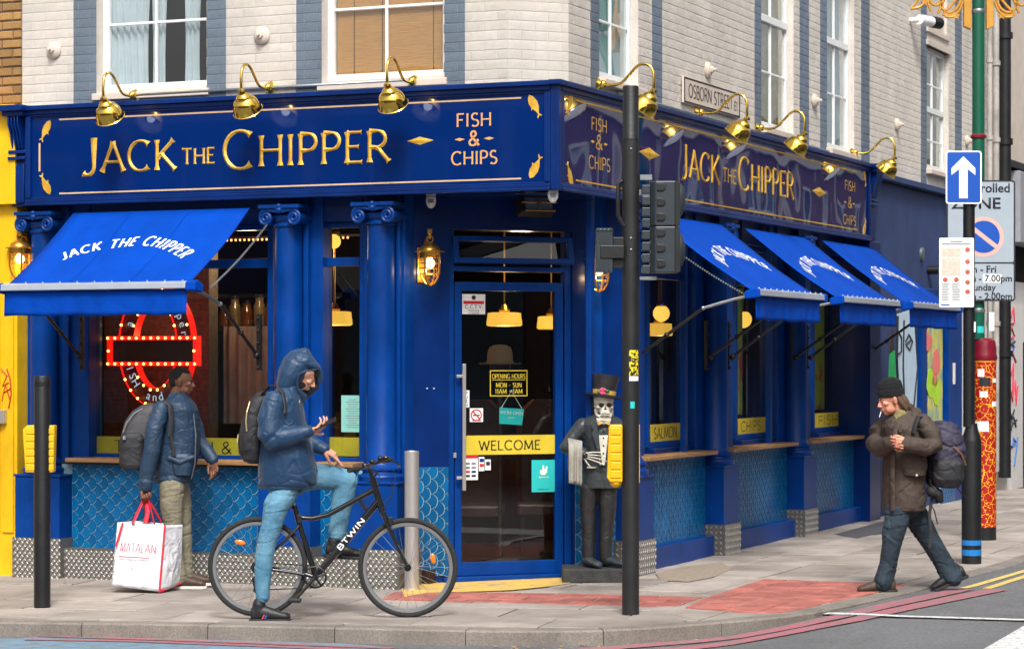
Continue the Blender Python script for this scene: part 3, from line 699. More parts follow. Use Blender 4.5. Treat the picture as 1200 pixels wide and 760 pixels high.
b = MB(); text_fit(b, 'CHIPPER', pl, XL(259), XL(455), zb, H, .064, 1.8, .012, big={0: 1.25}); part('gilded_word', b, MATS['gold_leaf'], fl, ML)
def tri(M, d, xc, words_x, zs, fa, dm=True):
    p = facade_place(M, d); b = MB(); (x0, x1), (a0, a1), (c0, c1) = words_x
    text_fit(b, 'FISH', p, x0, x1, zs[0], zs[3], .07, 1.3); text_fit(b, '&', p, a0, a1, zs[1], zs[3]*1.1, .075, 1.2); text_fit(b, 'CHIPS', p, c0, c1, zs[2], zs[3], .07, 1.3)
    w = x1-x0; zc = zs[1]+zs[3]*.5
    for s in (-1, 1):
        c = xc+s*w*.42; b.add([(c-w*.15, d-.001, zc), (c, d-.001, zc+.012), (c+w*.15, d-.001, zc), (c, d-.001, zc-.012)], [(0,1,2,3)])
    part('painted_words', b, MATS['gold_leaf'] if M is MR else MATS['gold_line2'], fa, M)
mat('gold_line2', rgb(222, 160, 90), .5, var=.08)
tri(ML, D0, XL(554), ((XL(533), XL(574)), (XL(547), XL(560)), (XL(527), XL(581))), (zz(554, 148), zz(554, 170.5), zz(554, 192.5), .1), fl)
b = MB(); c = XL(490); z = zz(490, 165); b.add([(c-.11, .029, z), (c, .029, z+.03), (c+.12, .029, z), (c, .029, z-.032), (c, .02, z)], [(0,1,4),(1,2,4),(2,3,4),(3,0,4)]); part('gold_lozenge', b, MATS['gold_leaf'], fl, ML)
# side fascia
zr = lambda px, py: Z(MR, px, py, D0); xr = lambda px: XR(px, D0)
b = MB(); zt_ = zr(850, 154); zb_ = zr(760, 231)
zt_ = (zr(680, 117)+zr(1000, 202))/2
zb_ = FB+.1
for a0, a1 in ((675, 1004),): b.box(xr(a0), xr(a1), .028, .0299, zt_-.006, zt_+.006); b.box(xr(a0), xr(a1), .028, .0299, zb_-.006, zb_+.006)
part('gold_line', b, MATS['gold_leaf'], fr_, MR)
for px, up in ((668, 1), (668, 0), (1013, 1), (1013, 0)):
    b = MB(); zc = zt_-.02 if up else zb_+.02
    if px < 700: fish(b, xr(px), zc, .2, 240 if up else 120, 1 if up else -1)
    else: fish(b, xr(px), zc, .2, -62 if up else 62, 1 if up else -1)
    part('gold_fish', b, MATS['gold_leaf'], fr_, MR)
tri(MR, D0, xr(702), ((xr(693), xr(711)), (xr(698), xr(706)), (xr(690), xr(715))), (zr(702, 154), zr(702, 175), zr(702, 199), .1), fr_)
tri(MR, D0, xr(995.5), ((xr(990), xr(1002)), (xr(993.5), xr(998.5)), (xr(988), xr(1003))), (FB+.5, FB+.32, FB+.14, .1), fr_)
p = facade_place(MR, D0); b = MB(); zb = (zr(800, 208)+zr(930, 232))/2
text_fit(b, 'JACK', p, xr(797), xr(843), zb, H, .064, 1.7, .01, big={0: 1.22}); text_fit(b, 'THE', p, xr(847), xr(863), zb+.03, .125, .08, 1.5); text_fit(b, 'CHIPPER', p, xr(865), xr(930), zb, H, .064, 1.7, .01, big={0: 1.25})
part('gilded_word', b, MATS['gold_leaf'], fr_, MR)
for px, py in ((761, 180), (960, 225)):
    b = MB(); c = xr(px); z = zr(px, py); b.add([(c-.25, .029, z+.0), (c, .029, z+.05), (c+.25, .029, z), (c, .029, z-.05), (c, .02, z)], [(0,1,4),(1,2,4),(2,3,4),(3,0,4)]); part('gold_lozenge', b, MATS['gold_leaf'], fr_, MR)

# ---- canted door wall
DL, DR = XD(533, 0), XD(663, 0); WL, WR = XD(468, 0), XD(734, 0)
FRL, FRR = XD(526, 0), XD(671, 0)
ZD = Z(MD, 598, 318, 0); ZDB = .02
mb = MB(); mb.box(WL, FRL, 0, .2, G0, FB+.03); mb.box(FRR, WR, 0, .2, G0, FB+.03); mb.box(FRL, FRR, 0, .2, Z(MD, 598, 270, 0), FB+.03); mb.box(FRL, FRR, .1, .2, ZD, ZD+.02)
part('door_wall', mb, MATS['navy_frame'], SHOP, MD, bevel=.004)
e = Vector((WR, .1, 0)); 
mb = MB(); mb.box(FRL, DL, .02, .12, G0, Z(MD, 598, 271, 0)); mb.box(DR, FRR, .02, .12, G0, Z(MD, 598, 271, 0)); mb.box(DL, DR, .02, .12, ZD-.0, Z(MD, 598, 312, 0))
part('door_frame', mb, MATS['blue_paint'], SHOP, MD, bevel=.005)
# tilted fanlight
za, zb2 = Z(MD, 598, 309, 0), Z(MD, 598, 277, 0)
mb = MB(); fx0, fx1 = XD(530, 0), XD(669, 0); fw = .04; tl = .1
mb.box(0, fx1-fx0, -.02, .03, 0, fw); mb.box(0, fx1-fx0, -.02, .03, zb2-za-fw, zb2-za); mb.box(0, fw, -.02, .03, fw, zb2-za-fw); mb.box(fx1-fx0-fw, fx1-fx0, -.02, .03, fw, zb2-za-fw)
MF = MD @ T((fx0, -.055, za)) @ Matrix.Rotation(R(-11), 4, 'X')
f = part('fanlight', mb, MATS['blue_paint'], SHOP, MF, bevel=.006)
g = MB(); g.box(fw*.7, fx1-fx0-fw*.7, 0, .006, fw*.7, zb2-za-fw*.7); part('pane', g, MATS['shop_glass'], f, MF)
# door leaf
GX0, GX1 = XD(541, .03), XD(651, .03); GZ0, GZ1 = Z(MD, 598, 657, .03), Z(MD, 598, 341, .03)
mb = MB(); a, b_ = DL+.01, DR-.01; zt = Z(MD, 598, 331, .03)
mb.box(a, GX0, .03, .08, ZDB, zt); mb.box(GX1, b_, .03, .08, ZDB, zt); mb.box(GX0, GX1, .03, .08, ZDB, GZ0); mb.box(GX0, GX1, .03, .08, GZ1, zt)
DOOR = part('door', mb, MATS['blue_paint'], SHOP, MD, bevel=.004)
g = MB(); g.box(GX0-.01, GX1+.01, .05, .056, GZ0-.01, GZ1+.01); part('pane', g, MATS['shop_glass'], DOOR, MD)
mb = MB(); mb.box(DL-.1, DR+.1, -.03, .12, -.06, ZDB-.004); part('threshold', mb, MATS['blue_paint'], SHOP, MD, bevel=.006)
hx = XD(541.5, 0); mb = MB(); z0, z1 = Z(MD, 541, 574, 0), Z(MD, 541, 426, 0)
mb.box(hx-.015, hx+.013, -.06, -.035, z0, z1)
for z in (z0+.1, z1-.1): mb.box(hx-.055, hx, -.03, -.01, z-.012, z+.012); mb.box(hx-.012, hx+.008, -.036, .03, z-.01, z+.01)
part('handle', mb, MATS['steel'], DOOR, MD, bevel=.003)
mb = MB(); lxk = XD(534, 0); mb.box(lxk-.012, lxk+.01, .012, .03, Z(MD, 534, 536, 0), Z(MD, 534, 530, 0)); part('lock', mb, MATS['steel'], DOOR, MD)
# door wall tile panels
for p0, p1 in ((488, 525), (674, 733)):
    tile_panel(MD, XD(p0, 0), XD(p1, 0), .03, Z(MD, 508, 547, 0), -.006, solo=(p0 < 500))
for p in (500.5, 508.5): mb = MB(); mb.ball((XD(p, 0), -.002, Z(MD, p, 455, 0)), .008, 8); part('screw', mb, MATS['steel'], SHOP, MD)
# door stickers and gilding
def flat(name, M, x0, x1, z0, z1, d, m, parent, th=.0015, label=None):
    b = MB(); b.box(x0, x1, d-th, d, z0, z1); return part(name, b, MATS[m], parent, M, label=label)
def ftext(s, size, m, M, x, y, z, parent, name='lettering', align='CENTER', xs=1.0):
    return put(name, font_text(s, size, MATS[m], name, align, xs=xs), parent, M @ T((x, y, z)))
dd = .0495; pd = facade_place(MD, dd-.003); XX = lambda p: XD(p, dd); ZZ = lambda p, q: Z(MD, p, q, dd)
flat('welcome_band', MD, XX(543.5), XX(650.5), ZZ(598, 532), ZZ(598, 509.5), dd, 'gold_vinyl', DOOR)
b = MB(); text_fit(b, 'WELCOME', pd, XX(561), XX(633), ZZ(598, 526.5), .075, .07, 1.5, sp=.12); part('welcome_word', b, MATS['black_vinyl'], DOOR, MD)
c = flat('cctv_sticker', MD, XX(541.5), XX(568.5), ZZ(555, 368), ZZ(555, 344.5), dd, 'white_card', DOOR)
flat('red_strip', MD, XX(543), XX(567), ZZ(555, 356), ZZ(555, 352.5), dd-.002, 'red_card', c)
b = MB(); b.ball((XX(555), dd-.003, ZZ(555, 348.5)), (.018, .002, .018), 12); part('emblem', b, MATS['ink'], c, MD)
ftext('C.C.T.V.', .045, 'ink', MD, XX(555), dd-.004, ZZ(555, 361.5), c); ftext('Recording', .022, 'ink', MD, XX(555), dd-.004, ZZ(555, 364.7), c); ftext('in Operation', .018, 'ink', MD, XX(555), dd-.004, ZZ(555, 367.3), c)
b = MB(); a0, a1, z0, z1 = XX(574), XX(618), ZZ(596, 464), ZZ(596, 433.5); t = .008; y0, y1 = dd-.002, dd
b.box(a0, a1, y0, y1, z0, z0+t); b.box(a0, a1, y0, y1, z1-t, z1); b.box(a0, a0+t, y0, y1, z0+t, z1-t); b.box(a1-t, a1, y0, y1, z0+t, z1-t); b.box(a0+.02, a1-.02, y0, y1, ZZ(596, 445.2), ZZ(596, 444.5))
text_fit(b, 'OPENING HOURS', pd, XX(576.5), XX(615.5), ZZ(596, 443.2), .036, .07, 1.2); text_fit(b, 'MON - SUN', pd, XX(581), XX(611), ZZ(596, 453.5), .036, .08, 1.2); text_fit(b, '11AM - 1AM', pd, XX(580), XX(612), ZZ(596, 460.8), .036, .08, 1.2)
part('opening_hours', b, MATS['gold_vinyl'], DOOR, MD)
c = flat('push_sticker', MD, XX(543), XX(550), ZZ(546, 477), ZZ(546, 457), dd, 'white_card', DOOR)
for i, ch in enumerate('PUSH'): ftext(ch, .034, 'ink', MD, XX(546.5), dd-.004, ZZ(546, 462+i*4.6), c)
c = flat('no_smoking_sticker', MD, XX(550.5), XX(566), ZZ(558, 494), ZZ(558, 478), dd, 'white_card', DOOR)
b = MB(); b.lathe([(.038, 0), (.038, .002), (.048, .002), (.048, 0)], (XX(558), dd-.004, ZZ(558, 486)), (0, 1, 0), n=28, closed=True); Q = T((XX(558), dd-.004, ZZ(558, 486))) @ Matrix.Rotation(R(45), 4, 'Y')
b.add([Q @ Vector(v) for v in ((-.04, 0, -.005), (.04, 0, -.005), (.04, 0, .005), (-.04, 0, .005))], [(0,1,2,3)]); part('red_ring', b, MATS['red_card'], c, MD)
b = MB(); b.box(XX(554), XX(562), dd-.003, dd-.0025, ZZ(558, 487), ZZ(558, 485.5)); b.box(XX(553.5), XX(563.5), dd-.003, dd-.0025, ZZ(558, 493), ZZ(558, 491.8)); part('cigarette_symbol', b, MATS['ink'], c, MD)
c = flat('payment_sticker', MD, XX(543.5), XX(560), ZZ(552, 562), ZZ(552, 533), dd, 'white_card', DOOR)
flat('red_strip', MD, XX(543.5), XX(560), ZZ(552, 536.5), ZZ(552, 533), dd-.002, 'red_card', c)
for i in range(4):
    for j in range(2): flat('card_logo', MD, XX(545.5+j*7), XX(550.5+j*7), ZZ(552, 544+i*4.8), ZZ(552, 541.5+i*4.8), dd-.002, ['grey_ink', 'grey_ink', 'red_card', 'ink'][i] if j == 0 or i != 2 else 'blue_paint', c)
c = flat('payment_sticker', MD, XX(561), XX(567.5), ZZ(564, 551.5), ZZ(564, 535), dd, 'white_card', DOOR); flat('card_logo', MD, XX(562), XX(567), ZZ(564, 541), ZZ(564, 537), dd-.002, 'blue_paint', c); flat('card_logo', MD, XX(562), XX(567), ZZ(564, 546.5), ZZ(564, 543), dd-.002, 'red_card', c)
c = flat('payment_sticker', MD, XX(568.5), XX(575), ZZ(571, 550.5), ZZ(571, 538), dd, 'white_card', DOOR); flat('card_logo', MD, XX(569.5), XX(574), ZZ(571, 545), ZZ(571, 540.5), dd-.002, 'ink', c)
c = flat('teal_sticker', MD, XX(623), XX(650), ZZ(637, 576), ZZ(637, 538.5), dd, 'teal_card', DOOR)
b = MB(); X0, Z0 = XX(637), ZZ(637, 549)     # leaping-animal emblem of the delivery firm, simple outline
b.prism([(X0-.035, Z0-.03), (X0-.03, Z0-.005), (X0-.012, Z0-.012), (X0-.01, Z0+.03), (X0+.002, Z0+.032), (X0+.006, Z0-.005), (X0+.014, Z0-.002), (X0+.022, Z0+.025), (X0+.034, Z0+.02), (X0+.028, Z0-.03), (X0+.01, Z0-.05), (X0-.02, Z0-.048)], dd-.004, dd-.003)
part('emblem', b, MATS['white_card'], c, MD); ftext('deliveroo', .024, 'white_card', MD, X0, dd-.004, ZZ(637, 559.5), c); ftext('ORDER NOW', .016, 'ink', MD, X0, dd-.004, ZZ(637, 573.5), c)
# hanging open sign behind the door glass
OP = thing('open_sign', 'turquoise open sign hanging by a cord inside the glass door', 'sign', MD @ T((XD(600, .07), .085, Z(MD, 600, 487, .08))))
MO = WM[OP] @ Matrix.Rotation(R(4), 4, 'Y')
b = MB(); b.hexa([(-.1, 0, -.07), (.1, 0, -.07), (.1, .006, -.07), (-.1, .006, -.07)], [(-.108, 0, .062), (.105, 0, .062), (.105, .006, .062), (-.108, .006, .062)]); part('board', b, MATS['teal_card'], OP, MO, bevel=.002)
ftext("WE'RE OPEN", .036, 'white_card', MO, 0, -.004, .012, OP); ftext('deliveroo', .016, 'white_card', MO, 0, -.004, -.02, OP)
b = MB(); b.tube([(-.09, 0, .062), (0, 0, .2), (.09, 0, .062)], .003, 5); b.ball((0, 0, .2), .012, 8); part('cord', b, MATS['white_card'], OP, WM[OP])
# ---- window bands
def band(M, win, p0, p1, q0, q1, d, words, parent):
    pass
g0 = GLD+.012
c = flat('gold_band', ML, XL(106, g0), XL(322, g0), Z(ML, 200, 535, g0), Z(ML, 200, 512, g0), g0, 'gold_vinyl', gwin[0])
pL = facade_place(ML, g0-.002); b = MB(); zc = Z(ML, 200, 530, g0)
text_fit(b, 'T', pL, XL(134, g0), XL(145, g0), zc, .095, .06, 1.2); text_fit(b, 'FISH & CHIPS', pL, XL(211, g0), XL(337, g0), zc, .095, .06, 1.2); part('band_words', b, MATS['black_vinyl'], gwin[0], ML)
flat('gold_band', ML, XL(380, g0), XL(427, g0), Z(ML, 400, 534, g0), Z(ML, 400, 512, g0), g0, 'gold_vinyl', gwin[1])
c = flat('licence_notice', ML, XL(400, .35), XL(427, .35), Z(ML, 413, 506, .35), Z(ML, 413, 463, .35), .35, 'mint_paper', gwin[1])
b = MB()
for i in range(13): w = .05+.05*((i*37) % 10)/10; xc_ = XL(413.5, .35); zq = Z(ML, 413, 468+i*2.7, .35); b.box(xc_-w/1.4, xc_+w/1.4, .3475, .3483, zq-.003, zq+.003)
part('printed_lines', b, MATS['grey_ink'], c, ML)
for (a, b_), word, f in zip(bays, ('SALMON', 'CHIPS', 'FISH'), rwin):
    flat('gold_band', MR, a+.05, b_-.05, 1.03, 1.19, GLD-.002, 'gold_vinyl', f)
    m2 = MB(); w = b_-a-.1; text_fit(m2, word, facade_place(MR, GLD-.004), a+.05+w*.18, a+.05+w*.82, 1.065, .095, .06, 1.2); part('band_words', m2, MATS['black_vinyl'], f, MR)
# ================================================================= street
mat('asphalt', rgb(106, 106, 108), .85, stain=.22, sscale=.9, var=.42, scale=42, bump=.8, bscale=160, rvar=.08, lo=.3, hi=.7)
mat('paving_bed', rgb(52, 48, 45), .95, var=.2, scale=20)
mat('paving', rgb(166, 156, 148), .82, scale=1.7, bump=.22, bscale=70, rand=.18, col2=rgb(136, 126, 118), lo=.35, hi=.7, rvar=.08, stain=.26, sscale=1.5, gum=.28)
mat('granite', rgb(128, 120, 112), .8, stain=.3, sscale=2.5, var=.28, scale=90, bump=.35, bscale=120, rand=.06)
mat('red_paving', rgb(166, 98, 88), .8, stain=.34, sscale=2.2, gum=.2, var=.16, scale=5, bump=.25, bscale=60, rand=.14)
def worn(name, col, base=rgb(112, 112, 114), lo=.42, hi=.5, scale=26):
    m = mat(name, col, .75, var=.06, scale=7, bump=.4, bscale=120); nt = m.node_tree; b = nt.nodes['Principled BSDF']
    src = b.inputs['Base Color'].links[0].from_socket; nz = nt.nodes.new('ShaderNodeTexNoise'); nz.inputs['Scale'].default_value = scale; nz.inputs['Detail'].default_value = 8; nz.inputs['Roughness'].default_value = .8
    tc = nt.nodes.new('ShaderNodeTexCoord'); nt.links.new(tc.outputs['Object'], nz.inputs['Vector']); cr = nt.nodes.new('ShaderNodeValToRGB')
    cr.color_ramp.elements[0].position = lo; cr.color_ramp.elements[1].position = hi; nt.links.new(nz.outputs['Fac'], cr.inputs[0])
    mx = nt.nodes.new('ShaderNodeMix'); mx.data_type = 'RGBA'; mx.inputs[6].default_value = base
    nt.links.new(cr.outputs[0], mx.inputs[0]); nt.links.new(src, mx.inputs[7]); nt.links.new(mx.outputs[2], b.inputs['Base Color']); return m
worn('red_marking', rgb(196, 82, 96), lo=.43, hi=.62); worn('yellow_marking', rgb(214, 184, 100), lo=.36, hi=.46); worn('white_marking', rgb(206, 206, 204), lo=.38, hi=.5)
worn('blue_lane', rgb(104, 134, 154), lo=.38, hi=.52, scale=7); worn('yellow_threshold', rgb(214, 174, 84), rgb(150, 134, 112), lo=.36, hi=.5, scale=4)
def sm(t): t = max(0, min(1, t)); return t*t*(3-2*t)
def RZ(x): return G(x)-.082*(1-sm((x-1.0)/1.7))-.02
def structure(name, mb, m, smooth=False, M=None):
    o = part(name, mb, MATS[m], None, M or Matrix.Identity(4), smooth=smooth); o['kind'] = 'structure'; return o
xs = [-320, -120, -50, -25, -15]+[-10+i*.4 for i in range(51)]+[15, 25, 50, 120, 320]
ys = [-200, -60, -20, 0, 10, 30, 60, 150, 500]
b = MB(); b.sheet([[(x, y, RZ(x) if abs(x) < 30 else RZ(30*(1 if x > 0 else -1))) for x in xs] for y in ys]); ROAD = structure('road', b, 'asphalt', smooth='all')
kp = [(-300, 721), (-150, 724), (0, 728), (267, 732), (400, 735), (540, 738), (640, 738.5), (700, 738), (770, 734.5), (814, 731), (870, 726.5), (917, 722), (950, 717.5), (1023, 702), (1075, 690), (1137, 674), (1200, 657)]
K = [Vector((gp(*p).x, gp(*p).y)) for p in kp]
K = [K[0]+(K[0]-K[1]).normalized()*12]+K; dr = (K[-1]-K[-2]).normalized(); K += [K[-1]+Vector((.4035, .915))*14, K[-1]+Vector((.4035, .915))*60]
def clip(P, a, n):
    out = []
    for i in range(len(P)):
        p, q = P[i], P[(i+1) % len(P)]; dp, dq = (p-a).dot(n), (q-a).dot(n)
        if dp >= 0: out.append(p)
        if (dp > 0) != (dq > 0) and abs(dp-dq) > 1e-9: out.append(p+(q-p)*(dp/(dp-dq)))
    return out
KN = []
for a, b_ in zip(K, K[1:]):
    t = (b_-a).normalized(); KN.append((a, Vector((-t.y, t.x))))
KW = .15
# kerbstones
PAVE = MB(); 
bed = [(p.x, p.y) for p in K]+[(K[-1].x-30, K[-1].y), (-30, 60), (K[0].x, K[0].y+30)]
for a, b_ in zip(K, K[1:]):
    PAVE.add([(a.x, a.y, G(a.x)-.012), (b_.x, b_.y, G(b_.x)-.012), (b_.x-6, b_.y+14, G(b_.x-6)-.012), (a.x-6, a.y+14, G(a.x-6)-.012)], [(0,1,2,3)])
b = MB(); far = [p for p in K]
xsP = [-12+i*.5 for i in range(60)]
pv = MB(); poly = [Vector(p) for p in ((-16, 8), (26, 8), (26, 90), (-16, 90))]
for a, n in KN: poly = clip(poly, a+n*.02, n)
n_ = len(poly); pv.add([(p.x, p.y, G(p.x)-.014) for p in poly], [tuple(range(n_))]); PV = structure('pavement', pv, 'paving_bed')
# unit tests of the kerb: stones about 0.9 m long following the kerb line
dist = 0; run = []
def kerb_pts(step):
    L = 0; out = [K[0]]
    for a, b_ in zip(K, K[1:]):
        d = (b_-a).length; k = step-L
        while k <= d: out.append(a+(b_-a)*k/d); k += step
        L = d-(k-step)
    return out
def inward(p):
    best = min(range(len(K)-1), key=lambda i: ((K[i]+K[i+1])/2-p).length); return KN[best][1]
def inw(p):
    n = Vector((0, 0))
    for i, (a, nn) in enumerate(KN):
        b_ = K[i+1]; t = max(0, min(1, (p-a).dot(b_-a)/((b_-a).length_squared))); d = (a+(b_-a)*t-p).length; n += nn*math.exp(-d*6)
    return n.normalized() if n.length > 1e-6 else inward(p)
kpts = kerb_pts(.305); grp = 3
i = 0
while i+grp < len(kpts) and i < 260:
    P = kpts[i:i+grp+1]
    if P[0].y > 60: break
    mb = MB(); top = []; 
    g = .006; P[0] = P[0]+(P[1]-P[0]).normalized()*g
    zj = random.uniform(-.003, .003)
    ring = [[(p.x, p.y, RZ(p.x)-.05), (p.x, p.y, G(p.x)-.012+zj), ((p+inw(p)*.012).x, (p+inw(p)*.012).y, G(p.x)+zj), ((p+inw(p)*KW).x, (p+inw(p)*KW).y, G(p.x)+zj), ((p+inw(p)*KW).x, (p+inw(p)*KW).y, RZ(p.x)-.05)] for p in P]
    mb.loft(ring); part('kerbstone', mb, MATS['granite'], PV)
    i += grp
# paving slabs
def slabs(M, nx, ny, sx, sy, x0, y0, sides, name='paving_slab', m='paving', th=.0, jit=.004, z=0.0, regions=None, stag=.5, inset=KW+.004, building=True):
    cnt = 0
    for j in range(ny):
        for i in range(nx):
            ox = x0+i*sx+(sx*stag if j % 2 else 0); oy = y0+j*sy; g = .0075
            P = [Vector((M @ Vector(c))[:2]) for c in ((ox+g, oy+g, 0), (ox+sx-g, oy+g, 0), (ox+sx-g, oy+sy-g, 0), (ox+g, oy+sy-g, 0))]
            for a, n in KN:
                P = clip(P, a+n*inset, n)
                if len(P) < 3: break
            if len(P) >= 3:
                for a, n in sides:
                    P = clip(P, a, n)
                    if len(P) < 3: break
            if len(P) < 3: continue
            ar = abs(sum(P[k].x*P[(k+1) % len(P)].y-P[(k+1) % len(P)].x*P[k].y for k in range(len(P))))/2
            if ar < .02*sx*sy: continue
            c = sum(P, Vector((0, 0)))/len(P)
            zj = random.uniform(-jit, jit); ta, tb = random.uniform(-.002, .002), random.uniform(-.002, .002)
            n = len(P); mb = MB(); zz_ = lambda p: G(p.x)+z+zj+(p.x-c.x)*ta+(p.y-c.y)*tb
            ins = [p+(c-p)*(.006/max((c-p).length, .01)) for p in P]
            mb.add([(p.x, p.y, G(p.x)-.03) for p in P]+[(p.x, p.y, zz_(p)-.004) for p in P]+[(p.x, p.y, zz_(p)) for p in ins],
                   [(k, (k+1) % n, n+(k+1) % n, n+k) for k in range(n)]+[(n+k, n+(k+1) % n, 2*n+(k+1) % n, 2*n+k) for k in range(n)]+[tuple(range(2*n, 3*n))])
            me = mb.mesh(name, MATS[m]); o = put(name, me, PV, Matrix.Identity(4)); cnt += 1
    return cnt
MK = frame((CO[0], CO[1]), math.cos(R(-15)), math.sin(R(-15)))
cc = Vector(CO); bis = Vector((math.cos(R(21.2)), math.sin(R(21.2))))  # along the canted wall
sideA = [(Vector((1.15, 17)), Vector((-.93, -.36)).normalized()*1.0)]
sideB = [(Vector((1.15, 17)), Vector((.93, .36)).normalized())]
nl = Vector((ML.col[1][0], ML.col[1][1])); nr = Vector((MR.col[1][0], MR.col[1][1]))
limA = [(cc+nl*1.6, -nl)]; limB = [(cc+nr*1.9, -nr)]
nA = slabs(MK, 16, 8, .9, .6, -9.5, -3.4, sideA+limA)
nB = slabs(MR, 30, 9, .62, .6, -3.2, -4.6, sideB+limB, stag=.5)
# red tactile blocks: a strip before the door and the flared crossing place
def px_half(ps):
    out = []; V = [Vector((gp(*p).x, gp(*p).y)) for p in ps]; c = sum(V, Vector((0, 0)))/len(V)
    for a, b_ in zip(V, V[1:]+V[:1]):
        t = (b_-a).normalized(); n = Vector((-t.y, t.x)); 
        if (c-a).dot(n) < 0: n = -n
        out.append((a, n))
    return out
slabs(MK, 40, 22, .27, .27, -3.0, -2.9, px_half([(462, 694), (600, 694.5), (722, 697), (826, 700), (790, 712), (722, 710), (600, 708), (440, 706)]), 'red_tactile_slab', 'red_paving', jit=.0005, z=.007)
slabs(MR, 60, 40, .27, .27, -3.2, -5.6, px_half([(828, 700.5), (876, 678), (1040, 684), (1075, 688), (1000, 706), (930, 719), (870, 717.5), (793, 712)]), 'red_tactile_slab', 'red_paving', jit=.0005, z=.007, inset=.17)
def decal(name, pts, m, parent, off, zf=G, h=.004, px=True):
    V = [gp(*p) for p in pts] if zf is G else [rp(*p) for p in pts]
    mb = MB(); n = len(V); mb.add([(v.x, v.y, zf(v.x)+off) for v in V], [tuple(range(n))]); return part(name, mb, MATS[m], parent, Matrix.Identity(4))
def rp(px, py):
    p = gp(px, py)
    for _ in range(6):
        Y = (EYE-RZ(p.x))/((py-HY)/F); p = W(px, py, Y)
    return p
decal('yellow_threshold_patch', [(474, 700), (470, 690), (482, 676), (560, 672), (672, 668), (668, 684), (640, 688), (600, 692), (560, 693.5), (500, 695)], 'yellow_threshold', PV, .008)
b = MB(); V = [gp(*p) for p in ((768, 672), (800, 664), (846, 659), (858, 667), (838, 676), (806, 682), (774, 680))]; b.add([(v.x, v.y, G(v.x)+.006) for v in V], [tuple(range(7))]); mat('mortar_patch', rgb(146, 132, 116), .9, var=.3, scale=40, bump=.6, bscale=90); part('mortar_patch', b, MATS['mortar_patch'], PV)
b = MB(); V = [gp(*p) for p in ((978, 626), (1034, 611), (1078, 607), (1066, 617), (1004, 631))]; b.add([(v.x, v.y, G(v.x)+.005) for v in V], [tuple(range(5))]); mat('asphalt_patch', rgb(74, 74, 80), .85, var=.2, scale=30, bump=.5, bscale=90); part('asphalt_patch', b, MATS['asphalt_patch'], PV)
def stripe(name, pts, w, m, off=.004):
    V = [rp(*p) for p in pts]; V2 = []
    for a, b_ in zip(V, V[1:]):
        for k in range(4): V2.append(a+(b_-a)*k/4)
    V2.append(V[-1]); rows = []
    for i, p in enumerate(V2):
        t = (V2[min(i+1, len(V2)-1)]-V2[max(i-1, 0)]); t.z = 0; t.normalize(); q = Vector((-t.y, t.x, 0))*w/2
        a, b_ = p+q, p-q; rows.append([(a.x, a.y, RZ(a.x)+off), (b_.x, b_.y, RZ(b_.x)+off)])
    mb = MB(); mb.sheet(rows); return part(name, mb, MATS[m], ROAD, Matrix.Identity(4))
stripe('red_route_line', [(640, 766), (712, 760), (775, 755), (862, 747), (925, 735.5), (1000, 719.5), (1054, 706.7), (1130, 690.5)], .17, 'red_marking', .008)
stripe('red_route_line', [(700, 772), (782, 762), (850, 755), (925, 741.5), (1000, 727), (1033, 719), (1169, 691)], .17, 'red_marking', .008)
stripe('yellow_line', [(1128, 689), (1140, 686.5), (1200, 669), (1250, 653)], .07, 'yellow_marking', .004); stripe('yellow_line', [(1156, 689.5), (1200, 675.5), (1260, 655)], .07, 'yellow_marking', .004)
stripe('white_line', [(940, 719.5), (1054, 723), (1200, 727.5), (1300, 731)], .1, 'white_marking', .012)
b = MB(); V = [rp(*p) for p in ((1150, 762), (1200, 733), (1260, 700), (1330, 700), (1300, 765))]; b.add([(v.x, v.y, RZ(v.x)+.004) for v in V], [tuple(range(5))]); part('crossing_stripe', b, MATS['white_marking'], ROAD)
b = MB(); V = [rp(*p) for p in ((-200, 746), (20, 748), (60, 744.5), (267, 750), (400, 754), (445, 757), (470, 770), (300, 800), (-250, 800))]; b.add([(v.x, v.y, RZ(v.x)+.003) for v in V], [tuple(range(9))]); part('blue_cycle_lane', b, MATS['blue_lane'], ROAD)
stripe('red_route_line', [(46, 745.5), (190, 750), (300, 754), (460, 760)], .09, 'red_marking', .008); stripe('red_route_line', [(30, 749.5), (150, 751.5), (300, 757), (460, 764)], .09, 'red_marking', .008)
# litter along the gutter and wall foot
mat('leaf_litter', rgb(186, 150, 104), .8, var=.3, scale=20, rand=.3)
lit = MB()
for k in range(70):
    if k < 40: px = random.uniform(20, 460); py = 680+px*.026+random.uniform(-1.5, 4)
    else: px = random.uniform(560, 830); py = 757-max(0, px-700)*.07+random.uniform(-3, 3)
    p = gp(px, py) if k < 40 else rp(px, py+1); r = random.uniform(.006, .02); a = random.uniform(0, 6)
    z = (G(p.x) if k < 40 else RZ(p.x))+.006
    lit.add([(p.x+r*math.cos(a+q)*random.uniform(.6, 1.2), p.y+r*math.sin(a+q), z+random.uniform(0, .006)) for q in (0, 1.5, 3, 4.6)], [(0,1,2,3)])
o = part('litter', lit, MATS['leaf_litter']); tag(o, 'scattered crumbs and leaf litter along the wall foot and gutter', 'litter', kind='stuff')
b = MB(); p = rp(175, 744); b.loft([[(p.x+x*.9-.04, p.y+y, p.z+z) for y, z in ((-.02, .003), (.02, .003), (.015, .018), (-.015, .02))] for x in (0, .03, .075)])
o = part('crumpled_wrapper', b, MATS['white_card']); tag(o, 'small white crumpled wrapper lying in the gutter by the kerb', 'litter')
b = MB(); p = gp(67, 676)
for k in range(9): b.ball((p.x+random.uniform(-.035, .035), p.y+random.uniform(-.03, .02), p.z+.012+random.uniform(0, .03)), random.uniform(.012, .024), 7)
